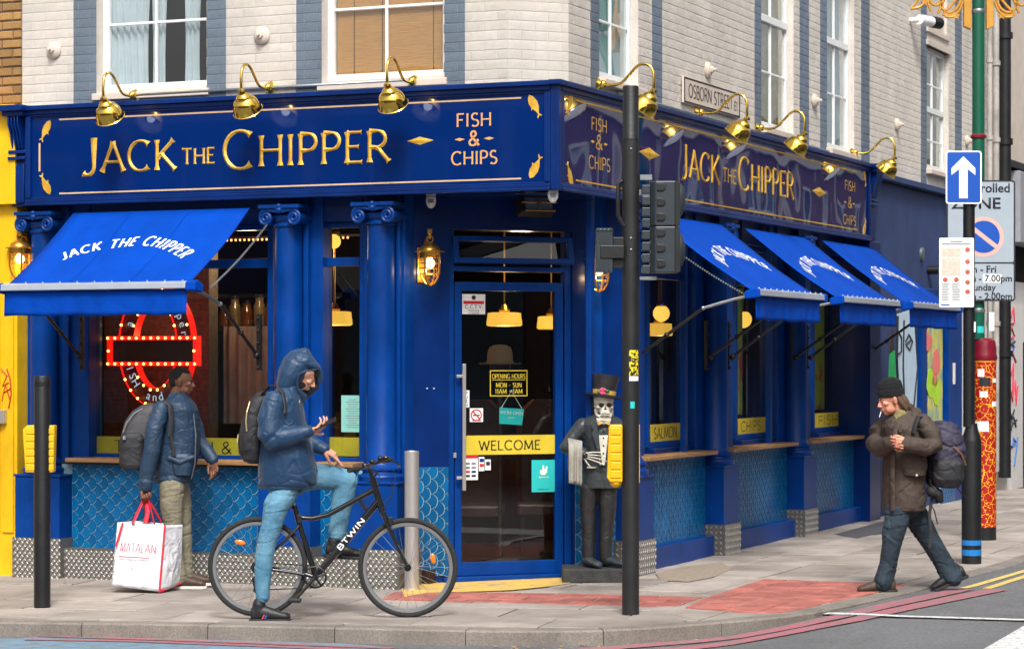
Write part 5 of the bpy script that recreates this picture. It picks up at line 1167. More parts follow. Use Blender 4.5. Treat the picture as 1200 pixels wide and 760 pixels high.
# ================================================================= awnings
mat('awning_cloth', rgb(0, 64, 164), .7, var=.05, scale=5, bump=.05, bscale=200, spec=.08, fold=.3, fscale=3.0, stain=.14, sscale=2)
def awning(M, x0, x1, label, p=.9, ztop=2.97, zf=2.31, braces=((0, 1), (1, 1)), zw=1.78, text=True, cord=None, vh=.2):
    t = thing('awning', label, 'awning', M @ T((x0, 0, 0)), 'blue shop awnings'); w = x1-x0
    n = 14; rows = []
    def surf(u, v, h=0):                               # u across 0..w, v from wall 0 to bar 1; cloth sags a little
        sag = -.028*math.sin(math.pi*v)*(1+.3*math.sin(math.pi*u/w))+.012*noise.noise(Vector((u*3.1, v*1.3, x0)))*math.sin(math.pi*min(1, v*1.3)) if 0 < v < 1 else 0; nz = Vector((0, -(ztop-zf), p)).normalized() if 0 else Vector((0, -.55, .83))
        q = Vector((u, -p*v+.02, ztop+(zf-ztop)*v+sag)); return tuple(q+nz*h)
    b = MB(); top = [[surf(w*i/16, j/n) for i in range(17)] for j in range(n+1)]; b.sheet(top)
    part('canopy', b, MATS['awning_cloth'], t, smooth='all').modifiers.new('thick', 'SOLIDIFY').thickness = .004
    b = MB(); rows = []
    for j in range(7):
        v = j/6; rows.append([(w*i/40, -p+.012+.012*v*math.sin(i*.9+math.sin(i*.37)*2)-.008*v, zf-.03-vh*v+.004*math.sin(i*.5)) for i in range(41)])
    b.sheet(rows); part('valance', b, MATS['awning_cloth'], t, smooth='all').modifiers.new('thick', 'SOLIDIFY').thickness = .004
    b = MB(); b.prism([(-p-.035, zf-.03), (-p+.03, zf-.03), (-p+.04, zf), (-p+.01, zf+.03), (-p-.03, zf+.02)], -.01, w+.01, 'yz'); part('front_bar', b, MATS['alu'], t, bevel=.006)
    for s, xa, xb in ((0, -.012, -.05), (1, w+.012, w+.1)):
        b = MB(); lo_, hi_ = min(xa, xb), max(xa, xb); b.prism([(-p-.04, zf-.045), (-p+.09, zf-.06), (-p+.1, zf-.0), (-p+.02, zf+.035), (-p-.035, zf+.025)], lo_, hi_, 'yz'); part('end_cap', b, MATS['awning_cloth'], t, bevel=.012)
    for f_ in (.34, .67):
        b = MB(); b.sheet([[surf(w*f_-.004, j/n, .004), surf(w*f_+.004, j/n, .004)] for j in range(n+1)]); part('seam', b, MATS['awning_cloth'], t)
    b = MB(); k = 0
    while k*.1 < w: b.ball((k*.1+.05, -p+.0, zf+.032), .007, 6); k += 1.6
    part('rivets', b, MATS['alu'], t, kind='stuff')
    xw = ((-.02, w+.0))
    for s in (0, 1):
        x = xw[s]
        b = MB(); b.box(x-.018, x+.018, .16, .19, zw-.12, zw+.33)
        for q in range(5): b.ball((x, .155, zw-.1+q*.1), .012, 8)
        part('wall_bracket', b, MATS['black_metal'], t, bevel=.003)
        b = MB(); kx = x; b.tube([(x, .14, zw+.0), (x, -.12, zw+.18), (x, -.44, zw+.4)], .014, 8); b.ball((x, .13, zw), .03, 8); b.ball((x, -.12, zw+.18), .024, 8)
        part('lower_arm', b, MATS['black_metal'], t, smooth=True)
        b = MB(); b.tube([(x, -.44, zw+.4), (x, -.7, zf-.06), (x, -p+.05, zf-.03)], .013, 8); b.ball((x, -.44, zw+.4), .02, 8); part('upper_arm', b, MATS['galvanised'], t, smooth=True)
    if cord is not None:
        b = MB(); x = cord; A, B = Vector((x, .1, ztop-.08)), Vector((x, -p+.1, zf-.02))
        for i in range(46):
            q = A.lerp(B, i/45); q.z -= .03*math.sin(math.pi*i/45); b.ball(q, .0095, 5)
        part('bead_chain', b, MATS['galvanised'], t)
    # arched name on the cloth
    s = 'JACK THE CHIPPER'; b = MB(); tw = text_width(s, .22); W_ = w*.7; hh = .125; u0 = w*.15
    def pl(u, v, h):
        f = (u-u0)/W_; a = (f-.5)*R(80); rad = W_/R(80)/.98
        uu = w*.5+(rad+v)*math.sin(a); vv = (rad+v)*math.cos(a)-rad
        return surf(uu, .43-(vv)/(math.hypot(p, ztop-zf)), h)
    text_fit(b, s, pl, u0, u0+W_, 0, hh, .078, 1.0, base=.004, sp=.22); part('lettering', b, MATS['white_letter'], t)
    return t
awning(ML, XL(84), XL(291), 'wide blue awning lettered in white over the left window', p=.95, zf=2.33, zw=Z(ML, 318, 416, .17), cord=XL(318)-XL(84)-.05)
awning(MR, 2.05, 3.86, 'blue side street awning nearest the traffic signal', cord=-.03)
awning(MR, 4.5, 6.45, 'middle one of the three blue awnings on the side street')
awning(MR, 6.98, 8.95, 'farthest blue awning on the side street, behind the parking notice')

# ================================================================= brass swan-neck sign lamps
def neck_lamp():
    t = thing('swan_neck_lamp', 'x', 'lamp', Matrix.Identity(4), 'polished brass swan-neck lamps over the fascia')
    b = MB(); b.lathe([(.045, 0), (.05, .012), (.03, .03), (.024, .05)], (0, 0, 0), (0, -1, 0), n=20); b.ball((0, -.05, 0), .032, 14); part('wall_rose', b, MATS['brass'], t, smooth=True)
    C_ = [(0, -.03, 0), (0, -.12, -.012), (0, -.2, 0), (0, -.27, .06), (0, -.33, .12), (0, -.385, .145), (0, -.44, .13), (0, -.475, .08), (0, -.48, .0), (0, -.478, -.06)]
    P = []
    for i in range(len(C_)-1):                         # catmull-rom
        p0, p1, p2, p3 = [Vector(C_[max(0, min(len(C_)-1, i+k))]) for k in (-1, 0, 1, 2)]
        for s in range(5):
            u = s/5; P.append(.5*((2*p1)+(p2-p0)*u+(2*p0-5*p1+4*p2-p3)*u*u+(3*p1-p0-3*p2+p3)*u**3))
    P.append(Vector(C_[-1])); b = MB(); b.tube(P, .0115, 10); part('swan_neck', b, MATS['brass'], t, smooth=True)
    ax = Vector((0, .62, -.78)).normalized(); c = Vector((0, -.478, -.085))
    b = MB(); b.lathe([(.014, -.03), (.03, -.015), (.03, 0)], c, (0, 0, -1), n=16)
    pr = [(.001, .0)]+[(.064*math.sin(R(a)), .064-.064*math.cos(R(a))) for a in range(15, 100, 12)]+[(.066, .085)]; c2 = c+Vector((0, 0, -.005))
    b.lathe(pr, c2, ax, n=28); part('lamp_cap', b, MATS['brass'], t, smooth=True)
    b = MB(); c3 = c2+ax*.04; pr = [(.05, .0), (.082, .02), (.1, .05), (.112, .09), (.118, .12), (.123, .124), (.118, .128), (.108, .09), (.09, .045), (.05, .012)]
    b.lathe(pr, c3, ax, n=36, closed=True); part('lamp_shade', b, MATS['brass'], t, smooth=True)
    b = MB(); b.lathe([(.045, .02), (.077, .03), (.094, .055), (.106, .092), (.114, .12)], c3-ax*.001, ax, n=36); b.f = b.f[:-2]; part('enamel_lining', b, MATS['white_gloss'], t, smooth=True)
    b = MB(); b.ball(c3+ax*.06, .035, 12); part('lamp_bulb', b, MATS['lit_bulb'], t, smooth=True)
    return t
nk = neck_lamp(); first = True
def nlz(M, px, py): return Z(M, px, py, DW)
for M, px, py, lb in ((ML, 159, 112, 'brass swan-neck lamp over the J of the front fascia'), (ML, 318, 103, 'brass swan-neck lamp over the letter C in the middle of the front fascia'), (ML, 486, 96, 'brass swan-neck lamp at the end of the name on the front fascia'),
                      (MR, 700, 99, 'brass swan-neck lamp just right of the signal post top'), (MR, 815, 132, 'brass swan-neck lamp below the street name plate'), (MR, 886, 150, 'brass swan-neck lamp third along the side fascia'), (MR, 997, 179, 'brass swan-neck lamp at the far end of the side fascia')):
    X = M @ T((lx(M, px, DW), DW-.0, max(nlz(M, px, py), FT+.05)))
    if first: nk.matrix_basis = X; WM[nk] = X; nk['label'] = lb; first = False
    else: copy_thing(nk, X, lb)
b = MB(); z = nlz(ML, 318, 103)+.01
b.tube([(XL(160, DW), DW-.02, nlz(ML, 160, 112)+.0), (XL(486, DW), DW-.02, nlz(ML, 486, 94))], .014, 8)
o = part('conduit_pipe', b, MATS['galvanised'], None, ML, smooth='all'); tag(o, 'thin grey conduit pipe running along above the front fascia', 'pipe')

# ================================================================= cage wall lanterns
def lantern():
    t = thing('wall_lantern', 'x', 'lantern', Matrix.Identity(4), 'brass cage lanterns on the shop walls')
    b = MB(); b.box(-.045, .045, -.014, 0, -.13, .1); part('back_plate', b, MATS['antique_brass'], t, bevel=.004)
    y = -.13; b = MB(); b.tube([(0, -.01, .06), (0, -.03, .13), (0, -.08, .155), (0, y, .16)], .01, 8); b.lathe([(.022, 0), (.022, .003)], (0, y, .2), (0, 1, 0), n=4)
    part('bracket', b, MATS['antique_brass'], t, smooth=True)
    b = MB(); 
    for k in range(16): pass
    R_ = [(0+.022*math.cos(2*math.pi*k/16), y, .15+.022*math.sin(2*math.pi*k/16)) for k in range(17)]; b.tube(R_, .005, 6, cap=False); b.ball((0, y, .18), .012, 8); part('hanging_ring', b, MATS['antique_brass'], t, smooth=True)
    b = MB(); b.lathe([(.012, .128), (.03, .12), (.06, .1), (.07, .078), (.1, .07), (.1, .066), (.068, .062), (.06, .03)], (0, y, 0), n=28); part('lantern_cap', b, MATS['antique_brass'], t, smooth=True)
    b = MB()
    for k in range(4):
        a = math.pi/4+k*math.pi/2; c, s = math.cos(a), math.sin(a)
        b.tube([(r*c, y+r*s, z) for r, z in ((.066, .065), (.068, 0), (.068, -.06), (.058, -.1), (.035, -.135), (.0, -.15))], .007, 6)
    for z in (.03, -.005, -.04, -.075): b.tube([(.068*math.cos(2*math.pi*k/20), y+.068*math.sin(2*math.pi*k/20), z) for k in range(21)], .003, 5, cap=False)
    part('cage', b, MATS['antique_brass'], t, smooth=True)
    b = MB(); b.lathe([(.055, .06), (.056, -.07), (.045, -.1), (.0, -.12)], (0, y, 0), n=20); part('glass_jar', b, MATS['shop_glass'], t, smooth=True)
    b = MB(); b.lathe([(.016, .06), (.018, .02), (.032, .005), (.034, -.012), (.02, -.035), (.0, -.042)], (0, y, 0), n=16); part('lamp_bulb', b, MATS['warm_bulb'], t, smooth=True)
    return t
ln = lantern(); first = True
for M, px, py, lb in ((MD, 496, 308, 'lit brass cage lantern left of the door'), (MD, 693, 316, 'lit brass cage lantern right of the door, half behind the signal head'), (ML, 36, 303, 'lit brass cage lantern left of the wide awning beside the yellow shop')):
    d = -.0 if M is MD else .25
    X = M @ T((lx(M, px, d), d, Z(M, px, py, d))) @ Matrix.Diagonal((1.22, 1.22, 1.22, 1))
    if first: ln.matrix_basis = X; WM[ln] = X; ln['label'] = lb; first = False
    else: copy_thing(ln, X, lb)
    l = bpy.data.lights.new('lantern_glow', 'POINT'); l.energy = 1.6; l.color = (1, .62, .3); l.shadow_soft_size = .02; o = bpy.data.objects.new('lantern_glow', l); COL.objects.link(o); o.matrix_basis = X @ T((0, -.13, -.06))

# ================================================================= small fittings
# pattress plates on the painted brick
pp = None
for M, px, py, lb in ((ML, 64, 59, 'round iron tie plate on the cream wall left of the curtained window'), (ML, 308, 42, 'round iron tie plate on the cream wall between the two front windows'), (MR, 828, 82, 'round iron tie plate just above the street name plate'),
                      (MR, 953, 118, 'round iron tie plate between two tall side windows'), (MR, 1050, 146, 'round iron tie plate above the end of the side fascia'), (MR, 1132, 165, 'round iron tie plate farthest along the side wall')):
    X = M @ T((lx(M, px, DW), DW-.004, Z(M, px, py, DW)))
    if pp is None:
        pp = thing('tie_plate', lb, 'wall plate', X, 'painted iron tie plates on the upper wall')
        b = MB(); b.lathe([(.068, 0), (.072, .014), (.055, .034), (.04, .04)], (0, 0, 0), (0, -1, 0), n=22); part('plate', b, MATS['cream_paint'], pp, smooth=True)
        b = MB(); b.lathe([(.03, .04), (.03, .062), (.014, .064), (.014, .09), (.0, .092)], (0, 0, 0), (0, -1, 0), n=6); part('nut', b, MATS['cream_paint'], pp)
    else: copy_thing(pp, X, lb)
# street name plate
xa, xb = XR(797, DW), XR(863, DW); za, zb_ = Z(MR, 830, 114, DW), 0
X = MR @ T(((xa+xb)/2, DW-.035, Z(MR, 830, 114.5, DW))); t = thing('street_name_sign', 'white OSBORN STREET name plate with black border on cream brick', 'sign', X)
w, h = (xb-xa)/2, .115; b = MB(); b.box(-w, w, 0, .02, -h, h); part('plate', b, MATS['cream_paint'], t, bevel=.003)
b = MB(); e = .014
b.box(-w+.004, w-.004, -.002, -.0001, h-e-.004, h-.004); b.box(-w+.004, w-.004, -.002, -.0001, -h+.004, -h+e+.004); b.box(-w+.004, -w+e*2, -.002, -.0001, -h+e+.004, h-e-.004); b.box(w-e*2, w-.004, -.002, -.0001, -h+e+.004, h-e-.004); part('border', b, MATS['ink'], t)
b = MB(); text_fit(b, 'OSBORN STREET', lambda u, v, hh: (u, -.001-hh, v), -w+.12, w*.72, -.055, .115, .065, 1.0); text_fit(b, 'E1', lambda u, v, hh: (u, -.001-hh, v), w*.78, w-.08, -.055, .08, .07, 1.0); part('lettering', b, MATS['ink'], t)
# soffit sensors and flood lamp
for px, py, lb in ((505, 236, 'small white bell-shaped sensor under the fascia left of the door'), (648, 230, 'small white bell-shaped sensor under the fascia corner')):
    X = T((ML @ Vector((XL(px, .35 if px < 600 else .1), .35 if px < 600 else .1, FB+.0)))); t = thing('sensor', lb, 'sensor', X, 'white sensors under the fascia')
    b = MB(); b.lathe([(.038, .0), (.042, -.03), (.036, -.06), (.02, -.085), (.0, -.092)], n=18); part('housing', b, MATS['white_plastic'], t, smooth=True)
    b = MB(); b.box(-.02, .02, -.045, -.035, -.05, -.02); part('lens', b, MATS['grey_ink'], t)
X = MD @ T((XD(628, -.25), -.25, Z(MD, 628, 242, -.25))) @ Matrix.Rotation(R(-20), 4, 'X'); t = thing('flood_lamp', 'flat black bulkhead flood lamp with wire guard above the door', 'lamp', X)
b = MB(); b.hexa([(-.13, -.06, -.07), (.13, -.06, -.07), (.15, .06, -.07), (-.15, .06, -.07)], [(-.15, -.06, .07), (.15, -.06, .07), (.16, .06, .07), (-.16, .06, .07)]); part('housing', b, MATS['black_metal'], t, bevel=.01)
b = MB(); b.box(-.115, .115, -.068, -.061, -.05, .05); part('lamp_glass', b, MATS['terrace_window'], t)
b = MB(); b.tube([(-.15, -.08, .0), (.15, -.08, .0)], .003, 5); b.tube([(0, -.08, -.07), (0, -.08, .07)], .003, 5); b.tube([(-.13, -.08, -.07), (.13, -.08, -.07)], .003, 5); b.lathe([(.02, 0), (.02, .004)], (0, -.084, 0), (0, 1, 0), n=12); part('wire_guard', b, MATS['antique_brass'], t)
b = MB(); b.tube([(.0, .05, .06), (.0, .18, .12), (0, .25, .12)], .012, 8); b.tube([(.14, 0, .07), (.14, .02, .16)], .014, 8); part('bracket', b, MATS['black_metal'], t)
# cctv on the upper wall
X = MR @ T((XR(1066, DW), DW, Z(MR, 1066, 24, DW))); t = thing('security_camera', 'white tubular security camera with black hood high on the cream side wall', 'camera', X)
b = MB(); b.tube([(0, 0, 0), (0, -.12, 0)], .03, 10); b.lathe([(.06, 0), (.06, .26)], (-.02, -.12, 0), (.95, -.3, 0), n=18); part('body', b, MATS['white_plastic'], t, smooth=True)
b = MB(); b.lathe([(.062, .26), (.068, .28), (.068, .44), (.05, .44)], (-.02, -.12, 0), (.95, -.3, 0), n=18); part('hood', b, MATS['black_metal'], t, smooth=True)
# conduit and cable along the side fascia
b = MB(); b.tube([(XR(720, DW), DW-.03, FT+.06), (XR(1000, DW), DW-.03, FT+.05)], .012, 6); o = part('conduit_pipe', b, MATS['galvanised'], None, MR, smooth='all'); tag(o, 'thin grey conduit pipe running above the side fascia', 'pipe')

# ================================================================= street furniture
def post(px, py, r, z1, m='grey_black_paint', n=24):
    p = gp(px, py); return p
# signal post with heads
p = gp(739, 719); s_ = p.y/F
SG = thing('traffic_signal', 'tall black traffic signal post with grey signal heads seen from behind', 'traffic light', T(p))
h1 = (719-101)*s_; r = 10.3*s_
hm = (719-165)*s_
b = MB(); b.lathe([(r*.97, -.05), (r*.97, hm)], n=28); part('post', b, MATS['grey_black_paint'], SG, smooth=True)
b = MB(); b.lathe([(r*.97, hm), (r*1.0, hm+.01), (r*.92, hm+.02), (r*.92, h1-.01), (r*.86, h1)], n=28); part('post_top', b, MATS['black_metal'], SG, smooth=True)
b = MB(); b.tube([(-r*.9, -.02, hm-.28), (-r*1.4, -.02, hm-.3), (-r*1.45, -.03, hm-.52), (-r*.8, -.03, hm-.6)][::1], .016, 8); part('cable', b, MATS['black_metal'], SG, smooth=True)
for z in (hm-.68, hm-.76, hm-.06): b = MB(); b.ball((.0, -r, z), .008, 8); part('bolt', b, MATS['steel'], SG)
q = lambda px, py, dy=0: ((px-739)*s_, dy, (719-py)*s_)
for y0, y1 in ((213, 265.5), (266, 320)):
    b = MB(); x0, _, z1 = q(762, y0); x1, _, z0 = q(794, y1); b.prism([(x0, .07), (x0, -.05), (x0+.03, -.1), (x1-.02, -.1), (x1, -.07), (x1, .07)], z0, z1, 'xy'); hd = part('signal_head', b, MATS['signal_plastic'], SG, bevel=.008)
    for k in range(3):
        zc = z1-(z1-z0)*(k+.5)/3+.01; b = MB(); P = [(x0+.075+.026*math.cos(R(a)), zc+.026*math.sin(R(a))) for a in range(-90, 91, 18)]+[(x0+.04, zc+.026), (x0+.04, zc-.026)]
        b.prism(P, -.112, -.1005); part('vent_boss', b, MATS['black_metal'], hd, bevel=.003)
    b = MB(); b.box(x1-.022, x1+.0, -.115, -.101, z0, z1); b.box(x1-.005, x1+.012, -.105, .1, z0+.01, z1-.01); part('backing_edge', b, MATS['black_metal'], hd)
    b = MB(); c = (z0+z1)/2+(.03 if y0 < 250 else .0); b.ball((x1+.01, .0, c), (.045, .06, .12), 16); part('visor', b, MATS['signal_plastic'], hd, smooth=True)
    b = MB(); 
    for k in range(4): zq = z0+(z1-z0)*(k+.3)/4; b.box(q(752, 0)[0], x0-.001, -.04, .04, zq-.03, zq+.03)
    part('mounting', b, MATS['signal_plastic'], hd, bevel=.004)
b = MB(); x0, _, z0 = q(750, 324); x1, _, z1 = q(764, 328); b.box(x0, x1+.03, -.03, .03, z1-.0, z0); b.box(x0, x1, -.03, .03, q(0, 211)[2], q(0, 205)[2]); part('bracket', b, MATS['galvanised'], SG)
b = MB(); x0, _, z0 = q(698, 319); x1, _, z1 = q(718, 268); b.box(x0, x1, -.06, .06, z0, z1); hd = part('pedestrian_head', b, MATS['signal_plastic'], SG, bevel=.008)
b = MB(); b.box(x1, q(731, 0)[0], -.03, .09, z0+.03, z1-.06); b.box(x0+.03, q(731, 0)[0], -.07, -.061, q(0, 303)[2], q(0, 288)[2]); part('mounting', b, MATS['black_metal'], hd, bevel=.004)
b = MB()
for zz_ in (278, 311):
    for k in range(6): x = x0+.02+k*.014; b.box(x, x+.007, -.068, -.0605, q(0, zz_+7)[2], q(0, zz_-7)[2])
for zz_ in (269, 318): 
    for k in range(4): b.box(x0+.01+k*.028, x0+.028+k*.028, -.072, -.0605, q(0, zz_+1.5)[2], q(0, zz_-1.5)[2])
part('ribbing', b, MATS['signal_plastic'], hd)
def push_box(parent, x0, x1, z0, z1, y=-.02, tilt=0.0, dome=True, M=None):
    b = MB(); w = x1-x0; P = [(x0+w*.18, z0), (x1, z0), (x1, z1), (x0+w*.25, z1), (x0+w*.12, z1-.02), (x0, z0+.03)]
    b.prism(P, y-.05, y+.05); bx = part('push_button_box', b, MATS['box_yellow'], parent, bevel=.008)
    h = (z1-z0); b = MB()
    for k in range(6): za = z0+.02+h*.15*k+.01; b.box(x0+w*.22, x1-.01, y-.056, y-.0505, za, za+h*.12)
    part('cover_panel', b, MATS['box_yellow'], bx, bevel=.003)
    if dome: b = MB(); b.ball(((x0+x1)/2+.01, y, z0), (w*.4, .045, .04), 14); part('tactile_cone_housing', b, MATS['box_yellow'], bx, smooth=True)
    return bx
mat('box_yellow', rgb(236, 176, 10), .4, var=.08, scale=10, bump=.05)
push_box(SG, q(711, 0)[0], q(729, 0)[0], q(0, 564)[2], q(0, 497)[2])
b = MB(); b.box(q(746, 0)[0]+.0, q(750, 0)[0], .02, .09, q(0, 566)[2], q(0, 497)[2]); part('push_button_box', b, MATS['box_yellow'], SG, bevel=.004)
def wrap(parent, r, a0, a1, z0, z1, m, name='sticker', cx=0, cy=0):
    b = MB(); b.sheet([[(cx+r*math.sin(R(a0+(a1-a0)*i/8)), cy-r*math.cos(R(a0+(a1-a0)*i/8)), z) for i in range(9)] for z in (z0, z1)]); return part(name, b, MATS[m], parent)
m = mat('warning_print', rgb(232, 206, 30), .5, var=.0, scale=60, col2=rgb(30, 30, 20), lo=.49, hi=.51, detail=1)
wrap(SG, r*.97+.001, -12, 60, q(0, 440)[2], q(0, 410)[2], 'warning_print'); wrap(SG, r*.97+.001, -12, 60, q(0, 446)[2], q(0, 440.5)[2], 'white_card'); wrap(SG, r*.97+.001, -5, 25, q(0, 478)[2], q(0, 470)[2], 'teal_card')
# left post (cut by no frame): plain black with yellow box behind
p = gp(49.5, 711); s_ = p.y/F; SP = thing('black_post', 'short black post with yellow push-button box on the left of the pavement', 'post', T(p))
q2 = lambda px, py: ((px-49.5)*s_, (711-py)*s_)
b = MB(); r = 9.6*s_; b.lathe([(r, -.05), (r, (711-443)*s_), (r*.9, (711-440)*s_)], n=28); part('post', b, MATS['black_metal'], SP, smooth=True)
b = MB(); b.lathe([(r*1.03, (711-447)*s_), (r*1.03, (711-452)*s_)], n=28); part('collar', b, MATS['black_metal'], SP, smooth=True)
for a0, a1 in ((27, 44), (55, 64.5)):
    x0, z0 = q2(a0, 553); x1, z1 = q2(a1, 498); b = MB()
    b.prism([(x0+(.02 if a0 < 40 else 0), z0), (x1-(.0 if a0 < 40 else .01), z0), (x1, z1), (x0+(.03 if a0 < 40 else 0), z1), (x0, z1-.03)], -.02, .08); bx = part('push_button_box', b, MATS['box_yellow'], SP, bevel=.006)
    b = MB(); 
    for k in range(6): za = z0+.015+k*(z1-z0)*.155; b.box(x0+.025 if a0 < 40 else x0, x1-.006, -.026, -.0205, za, za+(z1-z0)*.12)
    part('cover_panel', b, MATS['box_yellow'], bx, bevel=.003)
# stainless bollard
p = gp(482.5, 691); s_ = p.y/F; SB = thing('steel_bollard', 'brushed stainless steel bollard beside the shop door', 'bollard', T(p)); r = 8.6*s_; h = (691-528)*s_
b = MB(); b.lathe([(r, -.03), (r, h-.006), (r-.006, h), (r*.9, h), (r*.88, h-.004), (0.001, h-.004)], n=32); part('tube', b, MATS['steel'], SB, smooth=True)
b = MB(); b.lathe([(r*1.25, -.02), (r*1.25, .012), (r*1.02, .014)], n=32); part('base_ring', b, MATS['steel'], SB, smooth=True)
# one-way sign post
p = gp(1138.5, 660); s_ = p.y/F; OW = thing('one_way_sign_post', 'black post carrying a blue one-way arrow sign and a stapled notice', 'sign', T(p)); q3 = lambda px, py: ((px-1138.5)*s_, (660-py)*s_)
b = MB(); r = 11.5*s_; b.lathe([(r, -.05), (r, (660-518)*s_), (r*.95, (660-514)*s_), (r*.6, (660-500)*s_), (r*.58, (660-496)*s_)], n=28); part('base', b, MATS['black_metal'], OW, smooth=True)
xo_ = -6*s_; b = MB(); b.lathe([(6.8*s_, (660-500)*s_), (6.8*s_, (660-236)*s_)], (xo_*.5, 0, 0), n=24); part('pole', b, MATS['black_metal'], OW, smooth=True)
mat('blue_tape', rgb(24, 118, 190), .5, var=.05)
for a, c in ((638, 632), (650, 643)): wrap(OW, r+.002, -90, 90, (660-a)*s_, (660-c)*s_, 'blue_tape', 'blue_band')
mat('sign_blue', rgb(10, 76, 170), .4, var=.03); mat('sign_grey', rgb(156, 167, 176), .45, var=.05); mat('sign_pink', rgb(214, 170, 158), .5, var=.05)
def rrect(x0, x1, z0, z1, r, n=5):
    P = []
    for cx, cz, a in ((x1-r, z1-r, 0), (x0+r, z1-r, 90), (x0+r, z0+r, 180), (x1-r, z0+r, 270)): P += [(cx+r*math.cos(R(a+90*k/n)), cz+r*math.sin(R(a+90*k/n))) for k in range(n+1)]
    return P
x0, z0 = q3(1106.5, 239.5); x1, z1 = q3(1148.5, 177.5); b = MB(); b.prism(rrect(x0, x1, z0, z1, .025), -.075, -.07); sg = part('sign_plate', b, MATS['white_card'], OW)
b = MB(); b.prism(rrect(x0+.013, x1-.013, z0+.013, z1-.013, .016), -.077, -.0751); part('blue_field', b, MATS['sign_blue'], sg)
c = (x0+x1)/2; A = lambda px, py: (q3(px, py)); pts = [(1127, 184), (1141, 198), (1141, 206), (1132, 199), (1132, 233), (1122, 233), (1122, 199), (1113, 206), (1113, 198)]
b = MB(); b.prism([A(*k) for k in pts], -.079, -.0771); part('white_arrow', b, MATS['white_card'], sg)
x0, z0 = q3(1099, 360); x1, z1 = q3(1139.5, 279); b = MB(); b.prism(rrect(x0, x1, z0, z1, .01), -.072, -.068); nt_ = part('notice_sheet', b, MATS['white_card'], OW)
mat('map_print', rgb(212, 186, 170), .7, scale=30, col2=rgb(186, 204, 190), lo=.45, hi=.6); mat('icon_red', rgb(176, 90, 76), .6, var=.1)
b = MB(); a = q3(1102, 323); c = q3(1124, 303); b.box(a[0], c[0], -.074, -.0725, a[1], c[1]); a = q3(1102, 301); c = q3(1124, 291); b.box(a[0], c[0], -.074, -.0725, a[1], c[1]); part('map', b, MATS['map_print'], nt_)
for px, py in ((1132, 293), (1132, 307), (1132, 319), (1132, 331), (1132, 342), (1106, 328), (1119, 328)):
    b = MB(); a = q3(px, py); b.lathe([(.0, 0), (2.9*s_, 0)], (a[0], -.0735, a[1]), (0, -1, 0), n=14); part('icon', b, MATS['icon_red'], nt_)
b = MB()
for k in range(11):
    for a0, a1, y0 in ((1102, 1112, 333), (1114, 1124, 333)):
        a = q3(a0, y0+k*1.9); c = q3(a1-random.uniform(0, 3), y0+k*1.9-.8); b.box(a[0], c[0], -.0735, -.0727, a[1], c[1])
for yy, wa in ((283, 14), (286, 34)): a = q3(1119-wa/2, yy+1); c = q3(1119+wa/2, yy-.3); b.box(a[0], c[0], -.0735, -.0727, a[1], c[1])
part('printed_lines', b, MATS['grey_ink'], nt_); b = MB(); a = q3(1101, 358); c = q3(1111, 356.5); b.box(a[0], c[0], -.0735, -.0727, a[1], c[1]); part('logo_strip', b, MATS['sign_blue'], nt_)
b = MB(); a = q3(1139.2, 0); b.box(a[0]+.005, a[0]+.02, -.06, -.05, (660-389)*s_, (660-377)*s_); part('sticker', b, MATS['white_card'], OW)
# green lamp column with decorated base and parking zone sign
p = gp(1154, 632); s_ = p.y/F; LC = thing('lamp_column', 'green lamp column with red and yellow patterned base and parking zone sign', 'lamp post', T(p)); q4 = lambda px, py: ((px-1154)*s_, (632-py)*s_)
m = mat('paisley_print', rgb(168, 26, 22), .45, var=0); nt = m.node_tree; bb = nt.nodes['Principled BSDF']; tc = nt.nodes.new('ShaderNodeTexCoord'); mp = nt.nodes.new('ShaderNodeMapping'); vo = nt.nodes.new('ShaderNodeTexVoronoi'); vo.feature = 'DISTANCE_TO_EDGE'; vo.inputs['Scale'].default_value = 13
vo2 = nt.nodes.new('ShaderNodeTexVoronoi'); vo2.inputs['Scale'].default_value = 34; cr = nt.nodes.new('ShaderNodeValToRGB'); cr.color_ramp.elements[0].position = .2; cr.color_ramp.elements[1].position = .26; cr.color_ramp.interpolation = 'CONSTANT'
cr.color_ramp.elements[0].color = rgb(236, 176, 30); cr.color_ramp.elements[1].color = rgb(164, 22, 18); nt.links.new(tc.outputs['Object'], vo2.inputs[0]); nt.links.new(tc.outputs['Object'], vo.inputs[0]); nt.links.new(vo2.outputs['Distance'], cr.inputs[0])
cr2 = nt.nodes.new('ShaderNodeValToRGB'); cr2.color_ramp.interpolation = 'CONSTANT'; cr2.color_ramp.elements[1].position = .022; cr2.color_ramp.elements[0].color = (1, 1, 1, 1); cr2.color_ramp.elements[1].color = (0, 0, 0, 1); nt.links.new(vo.outputs['Distance'], cr2.inputs[0])
mx = nt.nodes.new('ShaderNodeMix'); mx.data_type = 'RGBA'; nt.links.new(cr2.outputs[0], mx.inputs[0]); nt.links.new(cr.outputs[0], mx.inputs[6]); mx.inputs[7].default_value = rgb(240, 184, 40); nt.links.new(mx.outputs[2], bb.inputs['Base Color'])
mat('maroon_paint', rgb(116, 16, 34), .3, var=.1, coat=.3); mat('green_column', rgb(6, 84, 62), .35, var=.1, scale=6, coat=.2); mat('orange_band', rgb(232, 150, 30), .5, var=.05)
rb = 13.3*s_; b = MB(); b.lathe([(rb, (632-617)*s_), (rb, (632-424)*s_)], n=32); part('patterned_base', b, MATS['paisley_print'], LC, smooth=True)
b = MB(); b.lathe([(rb*1.0, -.05), (rb*1.0, 14.5*s_)], n=32); part('base_foot', b, MATS['black_metal'], LC, smooth=True)
b = MB(); b.lathe([(rb*1.003, (632-424)*s_), (rb*1.003, (632-416)*s_)], n=32); part('orange_band', b, MATS['orange_band'], LC, smooth=True)
